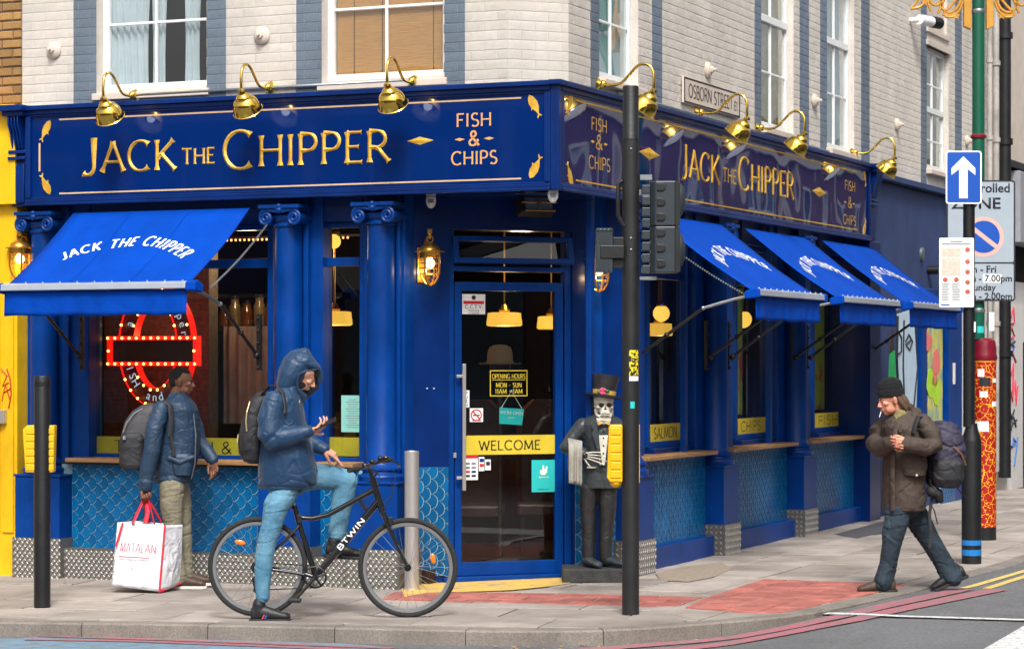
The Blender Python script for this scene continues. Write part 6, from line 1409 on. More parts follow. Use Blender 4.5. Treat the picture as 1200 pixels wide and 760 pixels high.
b = MB(); b.lathe([(rb*1.05, (632-422)*s_), (rb*1.12, (632-419)*s_), (rb*1.02, (632-415)*s_), (rb*1.02, (632-408)*s_), (rb*.9, (632-399)*s_), (rb*.62, (632-396)*s_)], n=32); part('maroon_cap', b, MATS['maroon_paint'], LC, smooth=True)
rc = 7.2*s_; xc_ = q4(1146.5, 0)[0]; b = MB(); b.lathe([(rc, (632-397)*s_), (rc, 6.2)], (xc_, 0, 0), n=28); part('column', b, MATS['green_column'], LC, smooth=True)
b = MB(); b.lathe([(rc*1.05, -3*s_), (rc*1.3, -1.2*s_), (rc*1.3, 1.2*s_), (rc*1.05, 3*s_)], (xc_, 0, (632-160)*s_), n=28); part('collar', b, MATS['maroon_paint'], LC, smooth=True)
for py in (16, 366): b = MB(); b.lathe([(rc*1.03, 0), (rc*1.08, .01), (rc*1.08, .03), (rc*1.03, .04)], (xc_, 0, (632-py)*s_), n=28); part('strap', b, MATS['galvanised'], LC, smooth=True)
for i, (a, c, px0, px1, m_) in enumerate(((441, 432, 1144, 1151, 'white_card'), (452, 442, 1146, 1158, 'ink'), (465, 458, 1146, 1155, 'white_card'), (505, 493, 1142, 1156, 'white_card'), (448, 443, 1161, 1166, 'white_card'), (476, 470, 1160, 1167, 'white_card'), (390, 382, 1144, 1152, 'teal_card'))):
    rr = rb if a > 395 else rc; cx_ = 0 if a > 395 else xc_; f = lambda px: math.degrees(math.asin(max(-.98, min(.98, ((px-1154)*s_-cx_)/rr)))); wrap(LC, rr+.0015, f(px0), f(px1), (632-a)*s_, (632-c)*s_, m_, 'sticker', cx_)
b = MB(); a = q4(1157, 388); c = q4(1163.5, 366); b.box(a[0], c[0], -.08, .02, a[1], c[1]); part('meter_box', b, MATS['white_plastic'], LC, bevel=.004)
x0, z0 = q4(1107, 353); x1, z1 = q4(1187.5, 212); zm = q4(0, 308.5)[1]; ys = -rc-.03
b = MB(); b.prism(rrect(x0, x1, z0, z1, .03), ys-.004, ys+.004); sg = part('zone_sign', b, MATS['ink'], LC)
b = MB(); b.prism(rrect(x0+.016, x1-.016, zm+.008, z1-.016, .016), ys-.006, ys-.0041); part('sign_face', b, MATS['sign_grey'], sg); b = MB(); b.prism(rrect(x0+.016, x1-.016, z0+.016, zm-.008, .016), ys-.006, ys-.0041); part('sign_face', b, MATS['sign_grey'], sg)
c = q4(1150.5, 278); rr = 23.5*s_; b = MB(); b.lathe([(0, 0), (rr, 0)], (c[0], ys-.007, c[1]), (0, -1, 0), n=40); part('pink_ring', b, MATS['sign_pink'], sg); b = MB(); b.lathe([(0, 0), (rr*.8, 0)], (c[0], ys-.0085, c[1]), (0, -1, 0), n=40); part('blue_disc', b, MATS['sign_blue'], sg)
b = MB(); Q = T((c[0], ys-.0095, c[1])) @ Matrix.Rotation(R(38), 4, 'Y'); b.add([Q @ Vector(v) for v in ((-rr*.85, 0, -rr*.11), (rr*.85, 0, -rr*.11), (rr*.85, 0, rr*.11), (-rr*.85, 0, rr*.11))], [(0,1,2,3)]); part('pink_bar', b, MATS['sign_pink'], sg)
L4 = WM[LC]; a1 = q4(1183.5, 0)[0]
def ft(s, size, px, py, m='ink', al='RIGHT', xs=1.0, bold=.018): 
    o = put('lettering', font_text(s, size, MATS[m], 'lettering', al, xs=xs, bold=bold), sg, L4 @ T((q4(px, 0)[0], ys-.0085, q4(0, py)[1])))
    o.modifiers.new('w', 'SOLIDIFY').thickness = .0004; return o
ft('Controlled', .122, 1181.5, 226); ft('ZONE', .15, 1170.5, 245, xs=1.15)
ft('Mon - Fri', .094, 1165.5, 319.5); ft('8.30am - 7.00pm', .09, 1184, 330); ft('Sunday', .09, 1164.5, 340.5); ft('8.30am - 2.00pm', .09, 1184, 350.8)
b = MB(); a = q4(1149.5, 331.5); c = q4(1171.5, 321.5); b.box(a[0], c[0], ys-.0075, ys-.0065, a[1], c[1]); part('white_patch', b, MATS['white_card'], sg)
b = MB(); 
for py in (230, 300, 340): b.box(xc_-.06, xc_+.06, ys+.004, rc*.2, q4(0, py)[1]-.02, q4(0, py)[1]+.02)
part('sign_clamp', b, MATS['galvanised'], LC)
# gilt street decoration on the column
FD = thing('festive_street_decoration', 'gold scrollwork street decoration fixed to the top of the green column', 'decoration', T(p) @ T((xc_, 0, 0)))
mat('gilt', rgb(196, 142, 56), .4, metal=.3, var=.15); q5 = lambda px, py: ((px-1146.5)*s_, -.02, (632-py)*s_)
for sgn in (-1, 1):
    b = MB(); xa = 9*s_*sgn; xb = 17.5*s_*sgn; z0 = (632-35)*s_; b.prism([(xa, z0), (xb, z0+.03), (xb, z0+.9), (xa, z0+.9)], -.03, .03); part('upright', b, MATS['gilt'], FD, bevel=.004)
    def S(pts, r=.014, cl=True):
        pts = [Vector(((1146.5+(px-1146.5)*sgn-1146.5)*s_, -.02, (632-py)*s_)) for px, py in pts]; b = MB(); P = []
        for i in range(len(pts)-1):
            p0, p1, p2, p3 = [pts[max(0, min(len(pts)-1, i+k))] for k in (-1, 0, 1, 2)]
            for s in range(4):
                u = s/4; P.append(.5*((2*p1)+(p2-p0)*u+(2*p0-5*p1+4*p2-p3)*u*u+(3*p1-p0-3*p2+p3)*u**3))
        P.append(pts[-1]); b.tube(P, r, 6); part('scroll', b, MATS['gilt'], FD, smooth=True)
    S([(1165, -6), (1172, 10), (1182, 15), (1190, 8), (1185, -4)]); S([(1165, 2), (1172, 16), (1188, 18), (1178, 6), (1168, -6)]); S([(1188, -6), (1194, 6), (1202, 4), (1208, -8)]); S([(1194, 16), (1190, 4), (1196, -8)]); S([(1202, 14), (1206, 2), (1200, -6)])
    S([(1226, 11), (1214, 8), (1208, -4), (1216, -12)]); S([(1226, 11), (1218, 1), (1220, -10)]); S([(1168, 12), (1176, 20), (1186, 20)])
    for px, py in ((1173, 19), (1210, 3)):
        b = MB(); P = []
        for k in range(10): rr = (5.2 if k % 2 == 0 else 2.2)*s_; a = math.pi/2+k*math.pi/5; P.append(((px-1146.5)*s_*sgn+rr*math.cos(a), (632-py)*s_+rr*math.sin(a)))
        b.prism(P, -.03, -.01); part('star', b, MATS['gilt'], FD)
# ================================================================= figures: tools
def limb(mb, pts, rad, n=16, dirY=True):
    """tapering round-ended limb; rad = radius or (radius in the picture plane, radius in depth)"""
    P = [Vector(p) for p in pts]; Rr = [r if isinstance(r, tuple) else (r, r) for r in rad]
    t0 = (P[1]-P[0]).normalized(); t1 = (P[-1]-P[-2]).normalized(); rings = []; S = []
    for k in (2, 1):
        a = math.pi/2*k/2.35; S.append((P[0]-t0*Rr[0][0]*math.sin(a), Rr[0], math.cos(a)))
    for i, p in enumerate(P): S.append((p, Rr[i], 1))
    for k in (1, 2):
        a = math.pi/2*k/2.35; S.append((P[-1]+t1*Rr[-1][0]*math.sin(a), Rr[-1], math.cos(a)))
    for i, (p, r, k) in enumerate(S):
        j = max(0, min(len(P)-1, i-2)); t = (P[min(j+1, len(P)-1)]-P[max(j-1, 0)]).normalized()
        y = Vector((0, 1, 0)) if abs(t.y) < .85 else Vector((0, 0, 1)); u = t.cross(y).normalized(); y = u.cross(t)
        rings.append([p+u*math.cos(2*math.pi*a/n)*r[0]*k+y*math.sin(2*math.pi*a/n)*r[1]*k for a in range(n)])
    mb.loft(rings); return mb
def rows(mb, R_, n=24, sq=2.3):
    """body built of level rings: (x0, x1, z, half depth, depth centre)"""
    rings = []
    for x0, x1, z, ry, dy in R_:
        c, rx = (x0+x1)/2, (x1-x0)/2; ring = []
        for a in range(n):
            th = 2*math.pi*a/n; cs, sn = math.cos(th), math.sin(th)
            ring.append((c+rx*math.copysign(abs(cs)**(2/sq), cs), dy+ry*math.copysign(abs(sn)**(2/sq), sn), z))
        rings.append(ring)
    mb.loft(rings); return mb
def organic(name, mb, m, parent, M=None, voxel=.008, smooth=4, folds=(), label=None, shear=None):
    """closed pieces fused into one skin; folds = list of (amplitude, (fx, fy, fz), seed)"""
    me = mb.mesh('tmp'); ob = bpy.data.objects.new('tmp', me); COL.objects.link(ob)
    r = ob.modifiers.new('r', 'REMESH'); r.mode = 'VOXEL'; r.voxel_size = voxel
    if smooth: s = ob.modifiers.new('s', 'SMOOTH'); s.iterations = smooth; s.factor = .5
    dg = bpy.context.evaluated_depsgraph_get(); out = bpy.data.meshes.new_from_object(ob.evaluated_get(dg)); bpy.data.objects.remove(ob)
    if folds:
        nv = len(out.vertices); co = [v.co.copy() for v in out.vertices]; no = [v.normal.copy() for v in out.vertices]
        for i in range(nv):
            d = 0
            for amp, fr, sd_ in folds:
                q = Vector((co[i].x*fr[0]+sd_, co[i].y*fr[1]+sd_*.7, co[i].z*fr[2])); q += Vector((noise.noise(q*.6), noise.noise(q*.6+Vector((5, 0, 0))), 0))*1.1
                e = noise.noise(q); k = max(0, min(1, noise.noise(q*.45+Vector((2, 8, 4)))*3+.35)); d += amp*(1.0*noise.noise(q*.5+Vector((9, 3, 1)))+k*(-.85*math.exp(-(e/.08)**2)+.5*math.exp(-((e-.18)/.12)**2)))
            out.vertices[i].co = co[i]+no[i]*d
    out.name = name; out.shade_smooth(); out.materials.clear(); out.materials.append(m)
    return put(name, out, parent, M, label)
SK = {}
def skin(name, c, lip, c2=None):
    mat(name, c, .48, var=.08, scale=14, bump=.12, bscale=180, spec=.4, col2=c2); b = MATS[name].node_tree.nodes['Principled BSDF']
    b.inputs['Subsurface Weight'].default_value = .12; b.inputs['Subsurface Radius'].default_value = (.02, .008, .004); mat(name+'_lip', lip, .45, var=.1)
skin('skin_pale', rgb(206, 150, 124), rgb(176, 100, 90)); skin('skin_dark', rgb(116, 76, 56), rgb(92, 52, 46)); skin('skin_ruddy', rgb(206, 142, 116), rgb(170, 96, 84))
mat('eye_white', rgb(214, 208, 200), .2, var=.03); mat('iris', rgb(40, 26, 18), .15, var=.1); mat('dark_hair', rgb(22, 18, 16), .8, var=.4, scale=120, bump=1, bscale=220); mat('brown_hair', rgb(88, 66, 50), .7, var=.35, scale=60, bump=1, bscale=120, stretch=(1, 1, .3)); mat('stubble', rgb(110, 76, 62), .8, var=.3, scale=200)
def headM(c, yaw, pitch, s=1.0):
    """head frame: x out of the face, z to the crown; yaw 0 = facing picture right, 180 = left; pitch > 0 looks down"""
    return T(c) @ Matrix.Rotation(R(yaw), 4, 'Z') @ Matrix.Rotation(R(pitch), 4, 'Y') @ Matrix.Diagonal((s, s, s, 1))
def head(parent, H, sk, beard=None, necklen=.1, neckdir=(-.35, 0, -1)):
    b = MB(); ball = b.ball
    ball((-.012, 0, .03), (.1, .078, .088), 20); ball((.028, 0, -.028), (.064, .06, .084), 18); ball((.05, 0, -.086), (.032, .034, .026), 14)
    ball((.074, 0, .02), (.02, .05, .014), 12); ball((.03, .04, -.06), (.045, .022, .036), 12); ball((.03, -.04, -.06), (.045, .022, .036), 12)
    limb(b, [(.084, 0, .014), (.096, 0, -.006), (.108, 0, -.026)], [.008, .0095, .012], 10)
    for s in (-1, 1):
        ball((.098, s*.011, -.031), (.011, .008, .008), 8); ball((.06, s*.042, -.016), (.024, .02, .018), 10)
        ball((-.004, s*.079, -.004), (.018, .008, .031), 12); ball((-.001, s*.086, .008), (.014, .005, .02), 10)
    ball((.083, 0, -.054), (.014, .024, .008), 12); ball((.08, 0, -.068), (.014, .022, .008), 12)
    nd = Vector(neckdir).normalized(); limb(b, [(-.02, 0, -.05), Vector((-.02, 0, -.05))+nd*necklen*.6, Vector((-.02, 0, -.05))+nd*necklen*1.6], [.056, .056, .066], 16)
    h = organic('head', b, MATS[sk], parent, WM[parent] @ H, .0038, 2)
    MH = WM[parent] @ H
    for s in (-1, 1):
        e = MB(); e.ball((.071, s*.031, .001), (.0135, .0145, .0125), 12); part('eye', e, MATS['eye_white'], h, MH, smooth=True)
        e = MB(); e.ball((.0795, s*.031, -.001), (.0062, .0065, .0065), 10); part('iris', e, MATS['iris'], h, MH, smooth=True)
        e = MB(); limb(e, [(.092, s*.014, .022), (.088, s*.03, .027), (.074, s*.048, .02)], [.0035, .0045, .003], 8); part('eyebrow', e, MATS['dark_hair'], h, MH, smooth=True)
        e = MB(); e.ball((.072, s*.031, .0075), (.0148, .016, .009), 12); e.ball((.071, s*.031, -.0085), (.0142, .0155, .007), 12); part('eyelid', e, MATS[sk], h, MH, smooth=True)
    e = MB(); limb(e, [(.083, -.02, -.06), (.0955, -.008, -.057), (.0965, 0, -.0585), (.0955, .008, -.057), (.083, .02, -.06)], [.002, .0045, .004, .0045, .002], 8); limb(e, [(.083, -.018, -.063), (.094, 0, -.0665), (.083, .018, -.063)], [.002, .005, .002], 8); part('lips', e, MATS[sk+'_lip'], h, MH, smooth=True)
    if beard:
        e = MB(); e.ball((.05, 0, -.084), (.0345, .037, .029), 14); e.ball((.028, .0415, -.058), (.045, .0235, .036), 12); e.ball((.028, -.0415, -.058), (.045, .0235, .036), 12); e.ball((.083, 0, -.046), (.0145, .026, .006), 10)
        organic('beard', e, MATS[beard], h, MH, .005, 1)
    return h
def hand(parent, M, sk, curl=(30, 35, 38, 42), thumb=(35, 15, 20), side=1, s=1.0, spread=4, name='hand', skel=False):
    """x along the fingers, y towards the thumb (side = 1), palm faces -z"""
    b = MB(); Q = M @ Matrix.Diagonal((s, s*side, s, 1))
    if not skel: b.loft([[(x, y*w+ .002, z*h) for y, z in ((-1, 0), (-.8, .7), (0, 1), (.8, .7), (1, 0), (.8, -.7), (0, -1), (-.8, -.7))] for x, w, h in ((-.03, .026, .022), (0, .03, .02), (.04, .041, .0165), (.078, .043, .014), (.09, .04, .01))])
    ln_ = ((.045, .027, .02), (.05, .03, .022), (.047, .028, .021), (.036, .022, .019)); y0 = (.031, .0105, -.0105, -.031); x0 = (.084, .09, .086, .078); rr = .0095 if not skel else .0055
    for f in range(4):
        a = 0; p = Vector((x0[f]-.012, y0[f], 0)); pts = [Vector((.0, y0[f]*.5, 0)), p] if skel else [p]; d = R(spread*(1.5-f))
        for k, L in enumerate(ln_[f]):
            a += R(curl[f])*(1.0, 1.15, .7)[k]; p = p+Vector((math.cos(a)*math.cos(d), math.cos(a)*math.sin(d), -math.sin(a)))*(L+(.012 if k == 0 else 0)); pts.append(p)
        limb(b, pts, ([rr*.8]+[rr*x for x in (1.05, 1, .92, .8)] if skel else [rr*x for x in (1.08, 1, .92, .8)]), 10)
    p = Vector((.012, .024, -.006)); pts = [p]; a = R(thumb[0]); dn = R(thumb[1])
    for k, L in enumerate((.04, .033, .026)):
        p = p+Vector((math.cos(a)*math.cos(dn), math.sin(a)*math.cos(dn), -math.sin(dn)))*L; pts.append(p); a -= R(thumb[2]); dn += R(thumb[2]*.4)
    limb(b, pts, [x*(1 if not skel else .5) for x in (.015, .0125, .0115, .0095)], 10)
    if not skel: b.ball((.03, .02, -.008), (.03, .018, .013), 12)
    b.v = [tuple(Q @ Vector(v)) for v in b.v]
    if side < 0: b.f = [tuple(reversed(f)) for f in b.f]
    return organic(name, b, MATS[sk], parent, None, .0028 if not skel else .0024, 1)
def shoe(parent, M, up='shoe_black', sole='sole_dark', hi=.0, L=.28, side=1, stripe=None, toe=None):
    """x to the toe, origin under the ankle on the ground"""
    b = MB(); k = L/.28
    R_ = [(-.078, .026, .085), (-.06, .034, .1), (-.02, .037, .108), (.03, .038, .1), (.08, .042, .082), (.13, .043, .066), (.17, .037, .056), (.193, .022, .042)]
    rings = []
    for x, w, h in R_:
        rings.append([(x*k, w*math.cos(a), .012+max(0, h*.5+h*.5*math.sin(a))) for a in [2*math.pi*i/16 for i in range(16)]])
    b.loft(rings); limb(b, [(-.028*k, 0, .06), (-.022*k, 0, .105+hi)], [(.045, .038), (.045, .04)], 14)
    b.v = [tuple(M @ Vector(v)) for v in b.v]; u = organic('shoe', b, MATS[up], parent, None, .005, 2, folds=[(.0015, (30, 30, 30), 3)])
    out = [(-.088, -.02), (-.092, 0), (-.088, .02), (-.06, .037), (0, .036), (.06, .04), (.12, .046), (.17, .041), (.198, .022), (.204, 0), (.198, -.022), (.17, -.041), (.12, -.046), (.06, -.04), (0, -.036), (-.06, -.037)]
    s_ = MB(); s_.prism([(x*k, y) for x, y in out], 0, .024, 'xy'); s_.v = [tuple(M @ Vector(v)) for v in s_.v]; part('sole', s_, MATS[sole], u, WM[parent], bevel=.005)
    l_ = MB()
    for i in range(5): x = .02+i*.02; z = .0985-i*.011; l_.tube([(x*k, -.022, z-.006), (x*k+.006, 0, z+.002), (x*k, .022, z-.006)], .003, 5)
    l_.v = [tuple(M @ Vector(v)) for v in l_.v]; part('laces', l_, MATS['lace'], u, WM[parent])
    if stripe:
        for i, m_ in enumerate(stripe):
            q = MB()
            for sy in (-1, 1): q.hexa([(.0+i*.018, sy*.0385, .026), (.01+i*.018, sy*.0385, .026), (.01+i*.018, sy*.042, .026), (0+i*.018, sy*.042, .026)], [(.02+i*.018, sy*.03, .07), (.03+i*.018, sy*.03, .07), (.03+i*.018, sy*.035, .07), (.02+i*.018, sy*.035, .07)])
            q.v = [tuple(M @ Vector(v)) for v in q.v]; part('stripe', q, MATS[m_], u, WM[parent])
    return u
mat('shoe_black', rgb(30, 30, 32), .5, var=.2, scale=20, bump=.2); mat('sole_dark', rgb(36, 36, 38), .7, var=.15); mat('sole_white', rgb(206, 202, 196), .6, var=.1); mat('lace', rgb(70, 70, 74), .8, var=.1); mat('shoe_brown', rgb(70, 50, 38), .6, var=.25, scale=20, bump=.3)
mat('blue_shell', rgb(16, 52, 84), .5, var=.1, scale=3, bump=.06, bscale=200, fold=.2, fscale=7, sheen=.1, rvar=.08)
mat('navy_bomber', rgb(30, 54, 78), .55, var=.1, scale=4, bump=.06, bscale=220, fold=.35, fscale=8)
mat('light_denim', rgb(54, 106, 136), .85, var=.1, scale=4, bump=.25, bscale=260, col2=rgb(122, 168, 188), lo=.3, hi=.75, fold=.2, fscale=9)
mat('dark_denim', rgb(28, 42, 52), .85, scale=3.5, bump=.3, bscale=260, col2=rgb(58, 78, 92), lo=.42, hi=.8, fold=.5, fscale=8)
mat('khaki', rgb(124, 118, 98), .85, var=.12, scale=4, bump=.2, bscale=240, fold=.45, fscale=9)
mat('parka', rgb(66, 54, 46), .75, var=.18, scale=4, bump=.2, bscale=160, fold=.55, fscale=7)
mat('pack_black', rgb(32, 32, 36), .65, var=.2, scale=10, bump=.2, bscale=200, fold=.4, fscale=6); mat('pack_grey', rgb(62, 60, 64), .65, var=.2, scale=10, bump=.2, bscale=200, fold=.4, fscale=6); mat('pack_purple', rgb(50, 46, 66), .65, var=.2, scale=8, bump=.2, bscale=200, fold=.6, fscale=6)
mat('knit_black', rgb(18, 18, 20), .95, var=.3, scale=70, bump=1, bscale=150, stretch=(1, 1, .35)); mat('strap_web', rgb(40, 40, 44), .8, var=.2)

# ================================================================= cyclist and bicycle
s_ = gp(322, 724).y/F; PA = gp(322, 724)
A_ = lambda px, py, dy=0.0: Vector(((px-322)*s_, dy, (724-py)*s_))
CYC = thing('person', 'person in hooded blue jacket and light jeans astride a bicycle looking at a phone', 'person', T(PA))
# jeans
b = MB()
limb(b, [A_(336, 572, -.05), A_(325, 592, -.09), A_(320, 615, -.1), A_(315, 632, -.1), A_(311, 652, -.1), A_(310, 675, -.1), A_(309.5, 697, -.1)], [(16.5*s_, .12), (15*s_, .1), (12.5*s_, .082), (11.8*s_, .075), (11*s_, .066), (9.8*s_, .058), (8.3*s_, .053)])
limb(b, [A_(340, 566, .07), A_(362, 559, .12), A_(385, 560, .15), A_(403, 565, .16)], [(17*s_, .11), (16*s_, .1), (15*s_, .088), (14.5*s_, .08)])
limb(b, [A_(402, 566, .16), A_(401, 580, .16), A_(397, 603, .16), A_(393, 626, .15)], [(14.5*s_, .08), (13*s_, .07), (11.5*s_, .066), (10.5*s_, .06)])
b.ball(A_(332, 568, .01), (20*s_, .15, 16*s_), 16)
organic('jeans', b, MATS['light_denim'], CYC, None, .0065, 2, folds=[(.005, (4, 4, 11), 1.3), (.003, (8, 6, 24), 4.1)])
# shoes
shoe(CYC, T(A_(309, 726.5, -.1)), 'shoe_black', 'sole_dark', hi=.02, stripe=('red_card', 'sign_blue')); shoe(CYC, T(A_(392, 655.5, .15)) @ Matrix.Rotation(R(4), 4, 'Y'), 'shoe_black', 'sole_dark', hi=.02)
# jacket: body, sleeves
b = MB()
rows(b, [((x0-322)*s_, (x1-322)*s_, (724-y)*s_, d, dy) for x0, x1, y, d, dy in ((307, 366, 571, .17, 0), (302, 370, 566, .19, 0), (302, 372, 552, .2, 0), (303, 369, 535, .205, 0), (304, 364, 515, .205, 0), (305, 359, 495, .21, 0), (307, 356, 478, .215, 0), (313, 354, 466, .2, 0), (323, 351, 457, .14, 0), (331, 352, 450, .09, 0))])
limb(b, [A_(324, 470, -.17), A_(319, 490, -.2), A_(320, 508, -.22), A_(324, 514, -.22)], [(14*s_, .085), (15*s_, .08), (15*s_, .075), (13*s_, .07)])
limb(b, [A_(323, 512, -.22), A_(340, 511, -.22), A_(353, 507.5, -.2), A_(361, 505, -.19)], [(13*s_, .07), (12*s_, .065), (10*s_, .055), (8*s_, .045)])
limb(b, [A_(334, 472, .17), A_(342, 495, .2), A_(352, 514, .2), A_(364, 521, .16), A_(376, 526, .12)], [(13*s_, .08), (13*s_, .075), (12*s_, .065), (10*s_, .055), (8*s_, .045)])
organic('jacket', b, MATS['blue_shell'], CYC, None, .0065, 2, folds=[(.007, (4.5, 3, 4), 2.2), (.004, (9, 6, 11), 7.7)])
b = MB(); b.loft([[Vector(A_(336, 566))+Vector((34*s_*math.cos(a), .175*math.sin(a), dz)) for a in [2*math.pi*i/30 for i in range(30)]] for dz in (-.035, -.03, 0, .012, -.01)]); organic('hem_band', b, MATS['blue_shell'], CYC, None, .006, 2, folds=[(.004, (30, 30, 3), 1)])
for p, q in ((A_(358, 505.5, -.195), A_(364, 504, -.19)), (A_(373, 525, .13), A_(378, 527, .115))): b = MB(); limb(b, [p, q], [8.4*s_, 7.6*s_], 14); organic('cuff', b, MATS['blue_shell'], CYC, None, .005, 1, folds=[(.002, (60, 60, 60), 2)])
HA = headM(A_(354.5, 439, 0), -3, 32); head(CYC, HA, 'skin_pale', 'dark_hair', .03, (-.2, 0, -1))
MH = WM[CYC] @ HA
b = MB(); limb(b, [A_(337, 453, 0), A_(342, 440, 0), A_(349, 427, 0)], [(14*s_, .115), (17*s_, .125), (18.5*s_, .12)]); limb(b, [A_(350, 424, 0), A_(361, 424, 0), A_(370, 429.5, 0)], [(16*s_, .115), (11*s_, .105), (5*s_, .08)]); limb(b, [A_(350, 418, 0), A_(357, 414, 0)], [(10*s_, .07), (7*s_, .06)])
limb(b, [A_(370, 431, .07), A_(373, 440, .085), A_(369, 452, .085), A_(358, 462, .08)], [(5*s_, .02), (5*s_, .02), (5*s_, .02), (5*s_, .03)])
organic('hood', b, MATS['blue_shell'], CYC, None, .0065, 2, folds=[(.008, (5, 4, 5), 3.3), (.004, (11, 8, 9), 1.1)])
b = MB(); b.tube([A_(374, 431.5, -.03), A_(368, 433.5, -.085), A_(359, 434.5, -.112), A_(352, 438, -.118), A_(349.5, 447, -.11), A_(351, 457, -.1), A_(358, 463, -.08)], .0075, 8); part('hood_hem', b, MATS['blue_shell'], CYC, smooth=True)
b = MB(); limb(b, [A_(341, 456, 0), A_(341, 464, 0), A_(340, 474, 0)], [(14*s_, .11), (16*s_, .13), (15*s_, .14)]); limb(b, [A_(337, 449, 0), A_(344, 457, 0), A_(352, 464, 0)], [(10*s_, .1), (11*s_, .1), (8*s_, .07)]); organic('hood_collar', b, MATS['blue_shell'], CYC, None, .008, 3, folds=[(.006, (12, 12, 16), 9)])
b = MB(); b.tube([A_(351, 463, -.07), A_(352, 470, -.1), A_(351, 478, -.12)], .004, 6); b.ball(A_(351, 479, -.12), .008, 8); part('drawcord', b, MATS['white_card'], CYC, smooth=True)
b = MB(); limb(b, [(-.012, 0, .045), (.03, 0, .06), (.06, 0, .05)], [.08, .07, .042], 16); organic('hair', b, MATS['dark_hair'], CYC, MH, .006, 1)
# hands, phone
MHr = T(A_(366, 503.5, -.185)) @ Matrix.Rotation(R(-14), 4, 'Y') @ Matrix.Rotation(R(70), 4, 'X') @ Matrix.Rotation(R(0), 4, 'Z')
hand(CYC, T(A_(364, 504, -.185)) @ Matrix.Rotation(R(-12), 4, 'Y') @ Matrix.Rotation(R(160), 4, 'X'), 'skin_pale', curl=(24, 30, 34, 38), thumb=(28, -30, 22), side=-1, s=.95)
PH = thing('phone', 'dark mobile phone held in the hand of the hooded person', 'phone', T(PA+A_(383.5, 495, -.185)) @ Matrix.Rotation(R(-22), 4, 'Y') @ Matrix.Rotation(R(20), 4, 'X'))
b = MB(); b.box(-.08, .08, -.039, .039, -.005, .005); part('phone_body', b, MATS['black_metal'], PH, bevel=.003); b = MB(); b.box(-.073, .073, -.035, .035, .0051, .0058); part('screen', b, MATS['black_metal'], PH)
hand(CYC, T(A_(379, 527, .11)) @ Matrix.Rotation(R(28), 4, 'Y') @ Matrix.Rotation(R(25), 4, 'X'), 'skin_pale', curl=(10, 26, 34, 40), thumb=(30, 25, 14), side=-1, s=.95)
# backpack
def pack(parent, conv, outline, depth, dy, m, folds, name='backpack'): pass
BP_ = thing('backpack', 'black backpack with brass zip worn by the hooded cyclist', 'backpack', T(PA))
b = MB(); rows(b, [((x0-322)*s_, (x1-322)*s_, (724-y)*s_, d, -.0) for x0, x1, y, d in ((292, 303, 543, .08), (287, 307, 540, .12), (282, 309, 525, .145), (280.5, 309, 510, .15), (283, 310, 495, .15), (288, 312, 480, .145), (294, 316, 468, .125), (301, 318, 461, .09), (306, 318, 459, .06))], sq=2.8)
BPm = organic('pack_body', b, MATS['pack_black'], BP_, T(PA), .008, 3, folds=[(.006, (9, 9, 12), 3)])
b = MB(); rows(b, [((x0-322)*s_, (x1-322)*s_, (724-y)*s_, d, -.0) for x0, x1, y, d in ((286, 296, 541, .06), (279.5, 300, 530, .1), (279, 300, 512, .105), (284, 300, 500, .09))], sq=2.6); organic('front_pocket', b, MATS['pack_black'], BP_, T(PA), .008, 3, folds=[(.005, (9, 9, 12), 5)])
mat('zip_brass', rgb(190, 170, 130), .4, metal=.5); b = MB(); b.tube([A_(295, 470, -.125), A_(292, 482, -.148), A_(291, 493, -.152), A_(292, 504, -.153)], .005, 6); b.tube([A_(281, 508, -.1), A_(280, 518, -.11)], .004, 6); part('zip', b, MATS['zip_brass'], BPm, T(PA))
b = MB(); b.tube([A_(308, 462, -.1), A_(318, 452, -.13), A_(328, 452, -.155), A_(335, 460, -.2), A_(338, 474, -.225), A_(338, 484, -.235)], .016, 8, flat=.5); part('shoulder_strap', b, MATS['pack_black'], BPm, T(PA), smooth=True)
